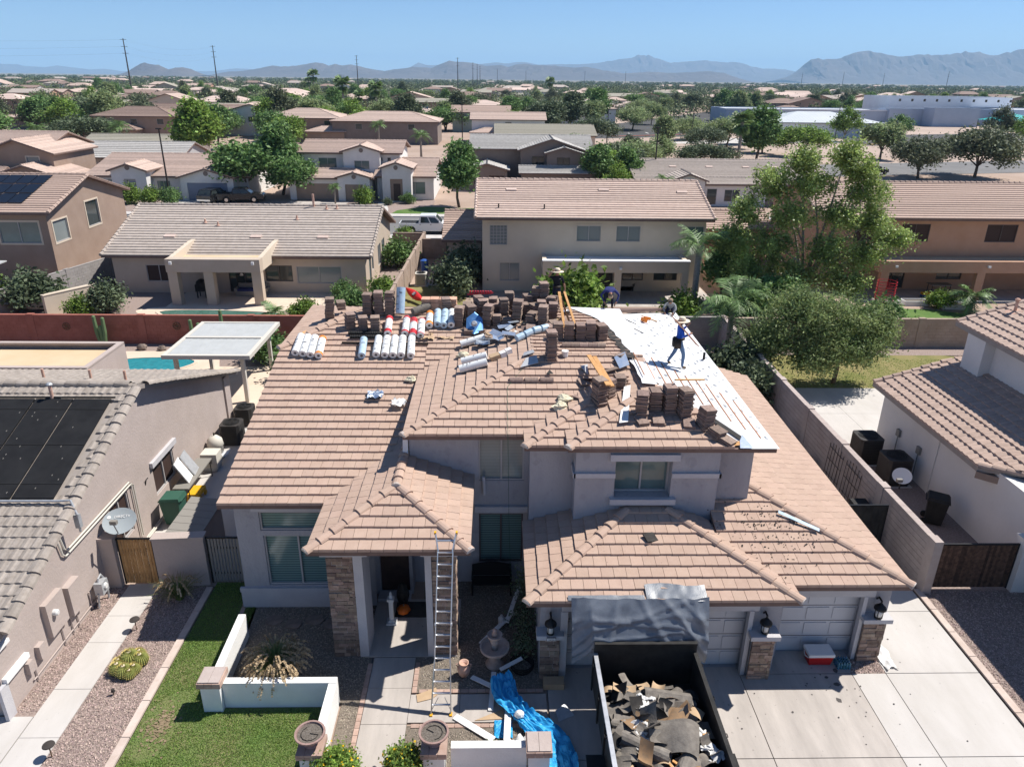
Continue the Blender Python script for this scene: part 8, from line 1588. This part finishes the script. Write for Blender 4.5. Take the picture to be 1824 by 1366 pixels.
# ------------------------------------------------------------------ people
def skin_body(name, J, E_, Rd, mats, reg, root, loc, rotz, label):
    """J joints, E_ edges (a, b, region), Rd radius per joint; grows one continuous body surface"""
    names = list(J); ix = {k: i for i, k in enumerate(names)}
    me = bpy.data.meshes.new('skeleton'); me.from_pydata([J[k] for k in names], [(ix[a], ix[b]) for a, b, _ in E_], [])
    o = bpy.data.objects.new('skeleton', me); COL.objects.link(o); sk = o.modifiers.new('skin', 'SKIN'); sk.branch_smoothing = .3
    for i, k in enumerate(names):
        r_ = Rd[k]; d = me.skin_vertices[0].data[i]; d.radius = r_ if isinstance(r_, tuple) else (r_, r_); d.use_root = (k == root)
    o.modifiers.new('sub', 'SUBSURF').levels = 2; o.modifiers['sub'].render_levels = 2
    dg = bpy.context.evaluated_depsgraph_get(); m2 = bpy.data.meshes.new_from_object(o.evaluated_get(dg)); bpy.data.objects.remove(o)
    m2.materials.clear()
    for m in mats: m2.materials.append(MT[m])
    segs = [(Vector(J[a]), Vector(J[b]), reg[r_]) for a, b, r_ in E_]
    for p in m2.polygons:
        c = p.center; best = None
        for a, b, r_ in segs:
            ab = b-a; t = max(0, min(1, (c-a).dot(ab)/(ab.length_squared+1e-9))); d = (a+ab*t-c).length
            if best is None or d < best[0]: best = (d, r_)
        p.material_index = best[1]; p.use_smooth = True
    t = T('person', label, 'person', loc, 'roofing workers'); b = bpy.data.objects.new('body', m2); COL.objects.link(b); b.parent = t; WL[b.name] = Vector((0,0,0)); t.rotation_euler = (0,0,rotz)
    return t
RD = dict(pelvis=(.15,.12), spine=(.135,.105), chest=(.165,.115), neck=.055, head=(.075,.085), crown=(.072,.085), nose=.018, hipL=.10, hipR=.10, kneeL=.068, kneeR=.068, ankL=.045, ankR=.045, toeL=.042, toeR=.042, shL=.07, shR=.07, elL=.047, elR=.047, wrL=.034, wrR=.034, paL=.035, paR=.035)
ED = [('pelvis','spine','torso'),('spine','chest','torso'),('chest','neck','torso'),('neck','head','head'),('head','crown','head'),('head','nose','head'),('pelvis','hipL','leg'),('pelvis','hipR','leg'),('hipL','kneeL','leg'),('hipR','kneeR','leg'),('kneeL','ankL','leg'),('kneeR','ankR','leg'),('ankL','toeL','foot'),('ankR','toeR','foot'),('chest','shL','torso'),('chest','shR','torso'),('shL','elL','arm'),('shR','elR','arm'),('elL','wrL','fore'),('elR','wrR','fore'),('wrL','paL','hand'),('wrR','paR','hand')]
def person(label, loc, rotz, J, shirt, pants, boots='boot', sleeve='long', hat='straw', hand_dir=None):
    J = {k: Vector(v) for k, v in J.items()}; Rr = dict(RD); E_ = list(ED)
    for s in 'LR':                                    # five fingers on each hand, slightly curled
        w_, p = J['wr'+s], J['pa'+s]; d = (p-w_).normalized(); x = d.cross(Vector((0,0,1)) if abs(d.z) < .9 else Vector((1,0,0))).normalized(); n = x.cross(d)
        for i, (off, ln) in enumerate(((-.028,.06),(-.010,.075),(.010,.07),(.026,.055))):
            a = p+d*.03+x*off; b = a+d*ln*.55-n*.012; c = b+d*ln*.35-n*.03; ka, kb, kc = f'fa{s}{i}', f'fb{s}{i}', f'fc{s}{i}'; J[ka], J[kb], J[kc] = a, b, c; Rr[ka] = .0095; Rr[kb] = .009; Rr[kc] = .0075; E_ += [('pa'+s,ka,'hand'),(ka,kb,'hand'),(kb,kc,'hand')]
        a = w_.lerp(p,.4)+x*.035; b = a+x*.03+d*.035; J['ta'+s], J['tb'+s] = a, b; Rr['ta'+s] = .011; Rr['tb'+s] = .009; E_ += [('wr'+s,'ta'+s,'hand'),('ta'+s,'tb'+s,'hand')]
    mats = [shirt, pants, boots, 'skin']; reg = dict(torso=0, arm=0, fore=0 if sleeve == 'long' else 3, leg=1, foot=2, head=3, hand=3)
    t = skin_body('person', J, E_, Rr, mats, reg, 'pelvis', loc, rotz, label)
    hd, cr = J['head'], J['crown']; up = (cr-hd).normalized(); c = cr+up*.02; rot = up.to_track_quat('Z','Y').to_matrix(); fw = (J['nose']-hd); fw = (fw-up*fw.dot(up)).normalized(); sd_ = up.cross(fw)
    def Q(name, mb, m, par=None):
        o = bpy.data.objects.new(name, mb.mesh(name, m, None, True)); COL.objects.link(o); o.parent = par or t; WL[o.name] = Vector((0,0,0)); return o
    Q('hair', MB().ball(cr-up*.03-fw*.018, (.088,.088,.085), 12, 8), 'hair')
    f = MB(); f.ball(hd+fw*.082+sd_*.03+up*.02, .012, 6, 5); f.ball(hd+fw*.082-sd_*.03+up*.02, .012, 6, 5); Q('eyes', f, 'hair'); Q('mouth', MB().obox(hd+fw*.08-up*.055, (.045,.012,.008), (0,0,math.atan2(sd_.y,sd_.x))), 'roll_red'); e = MB()
    for s in (-1,1): e.ball(hd+sd_*s*.083+up*.01, (.014,.02,.03), 6, 5)
    Q('ears', e, 'skin')
    if hat == 'straw':
        h = Q('hat', MB().lathe([(.26,-.035),(.245,-.02),(.19,-.015),(.115,-.01),(.112,.03),(.10,.09),(.07,.115),(.02,.105)], c-up*.02, 22, up), 'straw_hat'); Q('hat_band', MB().lathe([(.118,-.008),(.118,.022)], c-up*.02, 22, up), 'straw_band', h)
    elif hat == 'cap':
        h = Q('cap', MB().lathe([(.10,-.03),(.10,.02),(.08,.07),(.03,.09)], c-up*.03, 16, up), 'straw_band'); Q('visor', MB().obox(c+fw*.12-up*.045, (.15,.12,.012), (0,0,math.atan2(fw.y,fw.x)-math.pi/2)), 'black', h)
    return t, Q
STAND = dict(pelvis=(0,0,.95), spine=(0,.01,1.14), chest=(0,.01,1.33), neck=(0,0,1.47), head=(0,-.015,1.56), crown=(0,-.01,1.64), nose=(0,-.105,1.55), hipL=(.095,0,.88), hipR=(-.095,0,.88), kneeL=(.11,-.02,.48), kneeR=(-.11,-.02,.48), ankL=(.12,.01,.08), ankR=(-.12,.01,.08), toeL=(.13,-.14,.045), toeR=(-.13,-.14,.045), shL=(.18,.01,1.39), shR=(-.18,.01,1.39), elL=(.25,.02,1.12), elR=(-.25,.02,1.12), wrL=(.27,-.04,.88), wrR=(-.27,-.04,.88), paL=(.27,-.06,.80), paR=(-.27,-.06,.80))
# worker carrying boards across the underlayment (faces +x after rotation)
J = dict(STAND); J.update(hipL=(.09,0,.88), kneeL=(.10,.10,.50), ankL=(.10,.30,.16), toeL=(.12,.20,.05), hipR=(-.09,0,.88), kneeR=(-.09,-.16,.47), ankR=(-.09,-.15,.02), toeR=(-.10,-.30,-.02), elR=(-.26,-.06,1.14), wrR=(-.14,-.28,1.18), paR=(-.08,-.33,1.20), elL=(.25,-.10,1.18), wrL=(.16,-.24,1.38), paL=(.13,-.27,1.44), head=(-.03,-.02,1.56), crown=(-.03,-.015,1.64), nose=(-.03,-.11,1.55))
pw, Q = person('worker in bright blue shirt and jeans carrying boards over the white underlayment', (6.12,23.03,6.09), R(90), J, 'shirt_blue', 'jeans')
Q('tool_belt', MB().lathe([(.175,-.03),(.175,.03)], (0,0,1.0), 16), 'leather'); Q('tool_pouch', MB().obox((-.21,.10,.86),(.09,.2,.28)), 'leather'); Q('tool_pouch', MB().obox((.2,.06,.86),(.09,.2,.26)), 'leather'); Q('back_pouch', MB().obox((-.05,.19,.88),(.2,.09,.26)), 'black')
for k in range(4): S('carried_board', ['first','second','third','fourth'][k]+' board of the bundle held by the worker in the blue shirt', 'board', MB().bar((5.78+k*.03,22.93-k*.055,7.86-k*.02),(6.6+k*.03,22.87-k*.055,6.98-k*.02),.05,.03), 'tile_fresh', group='boards carried by the worker')
# worker on the ridge holding his hat
J = dict(STAND); J.update(elR=(-.36,-.02,1.42), wrR=(-.22,-.04,1.62), paR=(-.15,-.04,1.68), elL=(.28,.03,1.13), wrL=(.33,-.02,.88))
pw, Q = person('worker in black shirt and straw hat standing on the ridge with one arm raised', (2.42,28.25,6.42), R(8), J, 'shirt_black', 'jeans_dark', sleeve='short'); Q('tool_belt', MB().lathe([(.17,-.03),(.17,.03)], (0,0,1.02), 16), 'leather'); Q('shirt_print', MB().obox((.08,-.115,1.34),(.07,.006,.02)), 'shirt_grey')
# worker bent double
J = dict(STAND); J.update(pelvis=(0,.12,.80), spine=(0,.02,.90), chest=(0,-.20,.86), neck=(0,-.33,.78), head=(0,-.38,.70), crown=(0,-.42,.64), nose=(0,-.42,.78), hipL=(.10,.12,.76), hipR=(-.10,.12,.76), kneeL=(.15,.02,.42), kneeR=(-.15,.02,.42), ankL=(.17,.1,.05), ankR=(-.17,.1,.05), toeL=(.2,-.04,.03), toeR=(-.2,-.04,.03), shL=(.20,-.22,.84), shR=(-.20,-.22,.84), elL=(.36,-.25,.66), elR=(-.36,-.25,.66), wrL=(.26,-.38,.42), wrR=(-.24,-.38,.42), paL=(.2,-.42,.34), paR=(-.18,-.42,.34))
person('worker in dark blue bent over at the far edge of the roof', (4.55,28.55,6.42), 0, J, 'shirt_navy', 'jeans_dark', sleeve='long', hat='cap')
J = dict(STAND); J.update(pelvis=(0,.1,.30), spine=(0,.02,.40), chest=(0,-.10,.48), neck=(0,-.16,.56), head=(0,-.19,.62), crown=(0,-.2,.69), nose=(0,-.28,.61), hipL=(.1,.1,.27), hipR=(-.1,.1,.27), kneeL=(.16,-.16,.10), kneeR=(-.16,-.16,.10), ankL=(.16,.2,.06), ankR=(-.16,.2,.06), toeL=(.16,.3,.04), toeR=(-.16,.3,.04), shL=(.18,-.1,.5), shR=(-.18,-.1,.5), elL=(.26,-.28,.34), elR=(-.26,-.28,.34), wrL=(.18,-.42,.22), wrR=(-.18,-.42,.22), paL=(.16,-.48,.16), paR=(-.16,-.48,.16))
person('kneeling worker in grey with a cap at the back corner of the underlayment', (7.5,30.25,5.68), R(-20), J, 'shirt_grey', 'jeans_dark', hat='cap')
# ------------------------------------------------------------------ vehicles
def car(name, label, loc, rotz, prof, cab, L_, W_, m, bed=None, group=None, tail='lamp_red', cat='car'):
    t = T(name, label, cat, (0,0,0), group); h = W_/2
    P('body', MB().prism([(x,-h,z) for x,z in prof], (0,W_,0)), m, t); k = h*.86
    b = MB(); n = len(cab); b.add([(x,-h*.97,z) if i in (0,n-1) else (x,-k,z) for i,(x,z) in enumerate(cab)]+[(x,h*.97,z) if i in (0,n-1) else (x,k,z) for i,(x,z) in enumerate(cab)], [tuple(range(n))[::-1],tuple(range(n,2*n))]+[(i,(i+1)%n,(i+1)%n+n,i+n) for i in range(n)]); P('cabin', b, m, t)
    x0, x1 = cab[0][0], cab[-1][0]; a0, a1 = cab[1], cab[-2]; zb = cab[0][1]+.06; zt = a0[1]-.09
    nw = 2
    for s in (-1,1):
        for i in range(nw):
            u0 = i/nw+.03; u1 = (i+1)/nw-.03; y = s*h
            def pt(u, v): xb = x0+(x1-x0)*(.06+.88*u); xt = a0[0]+(a1[0]-a0[0])*(.03+.94*u); return (xb+(xt-xb)*v, s*((h*.97)+(k-h*.97)*v+.012), zb+(zt-zb)*v)
            P('side_window', MB().quad(pt(u0,0),pt(u1,0),pt(u1,1),pt(u0,1)), 'glass', t)
    for nm, (xa, za), (xb_, zb_) in (('windscreen',cab[-1],cab[-2]),('rear_window',cab[0],cab[1])):
        sx = .012 if nm == 'windscreen' else -.012; P(nm, MB().quad((xa+(xb_-xa)*.12+sx,-h*.85,za+(zb_-za)*.12),(xa+(xb_-xa)*.12+sx,h*.85,za+(zb_-za)*.12),(xa+(xb_-xa)*.9+sx,k*.9,za+(zb_-za)*.9),(xa+(xb_-xa)*.9+sx,-k*.9,za+(zb_-za)*.9)), 'glass', t)
    for x in (-L_*.29, L_*.31):
        for s in (-1,1): w_ = P('wheel', MB().lathe([(.22,-.1),(.36,-.12),(.38,0),(.36,.12),(.22,.1)], (x,s*(h-.08),.38), 18, (0,1,0)), 'rubber', t); P('rim', MB().lathe([(.22,-.115),(.06,-.12),(.06,.12),(.22,.115)], (x,s*(h-.08),.38), 14, (0,1,0)), 'chrome', w_); P('wheel_arch', MB().lathe([(.44,-.0),(.44,.03)], (x,s*(h-.012)-(.015 if s>0 else .015),.42), 18, (0,1,0)), 'black', t)
    for s in (-1,1): P('taillight', MB().box(prof[0][0]-.015,s*h*.8-.1,.75,prof[0][0]+.02,s*h*.8+.1,1.0), tail, t); P('headlight', MB().box(max(p[0] for p in prof)-.03,s*h*.75-.14,.75,max(p[0] for p in prof)+.012,s*h*.75+.14,.92), 'chrome', t); P('mirror', MB().box(cab[-1][0]-.35,s*(h+.12)-.09,1.15,cab[-1][0]-.22,s*(h+.12)+.09,1.32), m, t)
    P('bumper', MB().box(min(p[0] for p in prof)-.06,-h*.95,.42,min(p[0] for p in prof)+.05,h*.95,.62), 'chrome', t)
    if bed: P('bed', MB().box(bed[0],-h*.85,bed[2],bed[1],h*.85,bed[2]+.02), 'black', t)
    for s in (-1,1):
        for x in ((cab[0][0]+cab[-1][0])/2-.05, cab[0][0]+.1): P('door_handle', MB().box(x,s*h-.02,.98,x+.16,s*h+.02,1.02), 'black', t)
    t.location = loc; t.rotation_euler = (0,0,rotz); WL[t.name] = Vector(loc); return t
PK = [(-2.9,.45),(-2.95,1.12),(-.75,1.12),(1.2,1.15),(2.75,1.08),(2.95,.95),(2.98,.45),(-2.3,.36)]
car('pickup_truck', 'white crew cab pickup truck parked on the street behind the tan house', (-7.0,77.2,.0), 0, PK, [(-.95,1.12),(-.78,1.88),(.75,1.9),(1.5,1.13)], 5.9, 1.95, 'car_white', (-2.85,-1.0,1.115), cat='truck')
car('sports_utility_car', 'black sport utility car with red tail lights in front of the blue garage', (-35.9,96.4,.0), R(78), [(-2.3,.4),(-2.38,1.05),(-2.2,1.15),(1.1,1.1),(2.2,1.0),(2.4,.8),(2.4,.42)], [(-2.25,1.1),(-1.75,1.72),(.4,1.75),(1.25,1.08)], 4.7, 1.9, 'car_dark')
car('pickup_truck', 'black pickup truck under the trees beside the sport utility car', (-32.6,96.6,0), R(8), PK, [(-.95,1.12),(-.78,1.75),(.75,1.78),(1.5,1.13)], 5.6, 1.9, 'car_dark', (-2.85,-1.0,1.115), cat='truck')
for i, (x, y, m, lb) in enumerate(((33,236,'car_red','small red car at the left entrance of the school car park'),(72,246,'car_dark','dark car on the school car park'),(84,262,'car_blue','distant dark car behind another on the school car park'),(67,133,'car_dark','dark car on the school road behind the orange house roof'))): car('parked_car', lb, (x,y,.01), R(20), [(-2.1,.38),(-2.2,.95),(-1.3,1.0),(1.1,.95),(2.1,.85),(2.2,.4)], [(-1.7,.98),(-1.0,1.42),(.3,1.44),(1.1,.96)], 4.4, 1.8, m)
# ------------------------------------------------------------------ the far wood, roofs, mountains and haze
def far_wood():
    rg = np.random.default_rng(3); N = 5600; y = 300*(3600/300)**(rg.random(N)**.9); x = rg.uniform(-.80,.78,N)*y; r_ = rg.uniform(2.6,5.0,N)*(1+y/4000); h = rg.uniform(3.0,6.0,N)*(1+y/9000)
    ok = ~((x > 85) & (x < 260) & (y < 350)); x, y, r_, h = x[ok], y[ok], r_[ok], h[ok]; N = len(x); per = 64
    v = rg.normal(0,1,(N*per,3)); v /= np.linalg.norm(v,axis=1)[:,None]; v *= rg.uniform(.55,1.05,(N*per,1)); R_ = np.repeat(r_,per); C_ = np.stack([np.repeat(x,per)+v[:,0]*R_, np.repeat(y,per)+v[:,1]*R_, np.maximum(.2,np.repeat(h,per)*.62+v[:,2]*np.repeat(h,per)*.62)], 1)
    s = np.repeat(np.clip(.5+y/900,.8,3.0),per); V = leaves(C_, 1., 1.3, rg); V = C_[:,None,:] + (V-C_[:,None,:])*s[:,None,None]
    tag(meshobj('far_wood', quads_mesh('far_wood', V, 'leaf_far')), kind='stuff')
far_wood()
b = MB(); q = random.Random(8); k = 0
fr = [MB() for _ in range(3)]
for i in range(80):
    y = 700+ (i/80)**1.3*2300; x = q.uniform(-.78,.76)*y; w_ = q.uniform(8,13); h = q.choice((3.2,5.6)); f = fr[i % 3]
    f.box(x-w_,y-6,0,x+w_,y+6,h); f.add([(x-w_-1,y-7,h+.01),(x+w_+1,y-7,h+.01),(x+w_+1,y+7,h+.01),(x-w_-1,y+7,h+.01),(x-w_*.6,y,h+2.6),(x+w_*.6,y,h+2.6)], [(0,1,5,4),(1,2,5),(2,3,4,5),(3,0,4)])
for f, m in zip(fr, ('tile_pink','tile_taupe','tile_umber')): ST('far_rooftops', f, m, 'stuff')
def ridge_mesh(name, D, prof, depth, seed):
    xs = []; zs = []
    for (x0,z0),(x1,z1) in zip(prof, prof[1:]):
        n = max(2, int((x1-x0)/ (D*.0045)))
        for k in range(n): t = k/n; xs.append(x0+(x1-x0)*t); zs.append(z0+(z1-z0)*t)
    xs.append(prof[-1][0]); zs.append(prof[-1][1]); nr = 16; vs = []; nx = len(xs); f = 5.5/depth
    for j in range(nr+1):
        t = j/nr
        for i in range(nx):
            if t <= .62: u = t/.62; yy = D-depth*(1-u); sh = u**1.25
            else: u = (t-.62)/.38; yy = D+depth*.8*u; sh = 1-u
            p = Vector((xs[i]*f, yy*f, seed)); rn = 1-abs(mnoise.fractal(p*1.6, 1.0, 2.0, 5)); amp = sh*(1-sh)*4 if t < .62 else 0
            z = zs[i]*sh*(1+ .32*(rn-.75)*amp) + zs[i]*.05*mnoise.noise(p*9)*min(1,sh*2)
            vs.append((xs[i]+depth*.06*mnoise.noise(p*2.3)*amp, yy, max(z, -.5) if j not in (0,nr) else -.5))
    mb = MB(); mb.v = vs; mb.f = [(j*nx+i, j*nx+i+1, (j+1)*nx+i+1, (j+1)*nx+i) for j in range(nr) for i in range(nx-1)]; mb.m = [0]*len(mb.f)
    ST(name, mb, 'mountain', 'structure', False)
ridge_mesh('butte', 7000, [(-3216,8),(-3160,49),(-3117,76),(-3079,99),(-3049,106),(-3021,100),(-2974,91),(-2927,87),(-2891,70),(-2846,52),(-2786,67),(-2722,72),(-2652,59),(-2598,33),(-2533,8)], 300, 1)
ridge_mesh('foothills', 9000, [(-3140,0),(-3009,48),(-2852,55),(-2725,74),(-2598,98),(-2502,117),(-2410,106),(-2284,114),(-2158,132),(-2094,145),(-2018,154),(-1938,146),(-1878,124),(-1801,142),(-1721,126),(-1626,139),(-1565,128),(-1472,106),(-1379,89),(-1255,73),(-1159,92),(-1033,105),(-938,123),(-844,119),(-719,114),(-623,156),(-528,186),(-434,181),(-327,177),(-214,161),(-120,139),(-25,146),(56,152),(132,136),(227,160),(321,167),(448,157),(574,152),(669,154),(764,143),(891,133),(986,146),(1114,130),(1210,107),(1338,97),(1435,81),(1562,88),(1752,102),(1944,92),(2199,101),(2389,115),(2583,100),(2844,8)], 700, 2)
ridge_mesh('mountain_range', 17000, [(-2013,100),(-1650,308),(-1474,256),(-1118,260),(-405,279),(-48,327),(190,308),(546,345),(905,294),(1382,300),(1860,317),(2217,343),(2453,389),(2689,435),(2868,448),(3007,504),(3139,490),(3222,507),(3383,444),(3529,413),(3714,360),(3952,385),(4249,410),(4489,413),(4854,384),(5094,387),(5278,367),(5467,303),(5713,273),(6200,257),(6812,150)], 2000, 3)
ridge_mesh('mountain_range', 11000, [(3983,40),(4210,159),(4265,210),(4308,282),(4381,311),(4576,313),(4769,330),(4840,366),(4911,402),(5040,425),(5144,412),(5303,400),(5468,359),(5626,354),(5815,384),(6013,380),(6168,389),(6323,398),(6474,421),(6668,430),(6834,397),(6954,391),(7062,428),(7214,451),(7323,480),(7860,529),(9077,437)], 1100, 4)
ridge_mesh('mountain_range', 19000, [(-13551,195),(-11615,193),(-11228,185),(-11042,151),(-10592,132),(-10323,172),(-10005,139),(-9559,96),(-9229,112),(-8846,67),(-6680,92),(-6145,159),(-5753,139),(-5355,168),(-4830,150),(-3511,80)], 1500, 5)
hz = bpy.data.materials.new('haze'); hz.use_nodes = True; n = hz.node_tree.nodes; n.remove(n['Principled BSDF']); pv = n.new('ShaderNodeVolumePrincipled'); pv.inputs['Color'].default_value = (.42,.69,1.0,1); pv.inputs['Density'].default_value = HAZE; pv.inputs['Anisotropy'].default_value = 0.0
hz.node_tree.links.new(pv.outputs[0], n['Material Output'].inputs['Volume']); MT['haze'] = hz
ST('haze', MB().box(-31000,-1500,-1.1,31000,31500,760), 'haze', 'stuff')
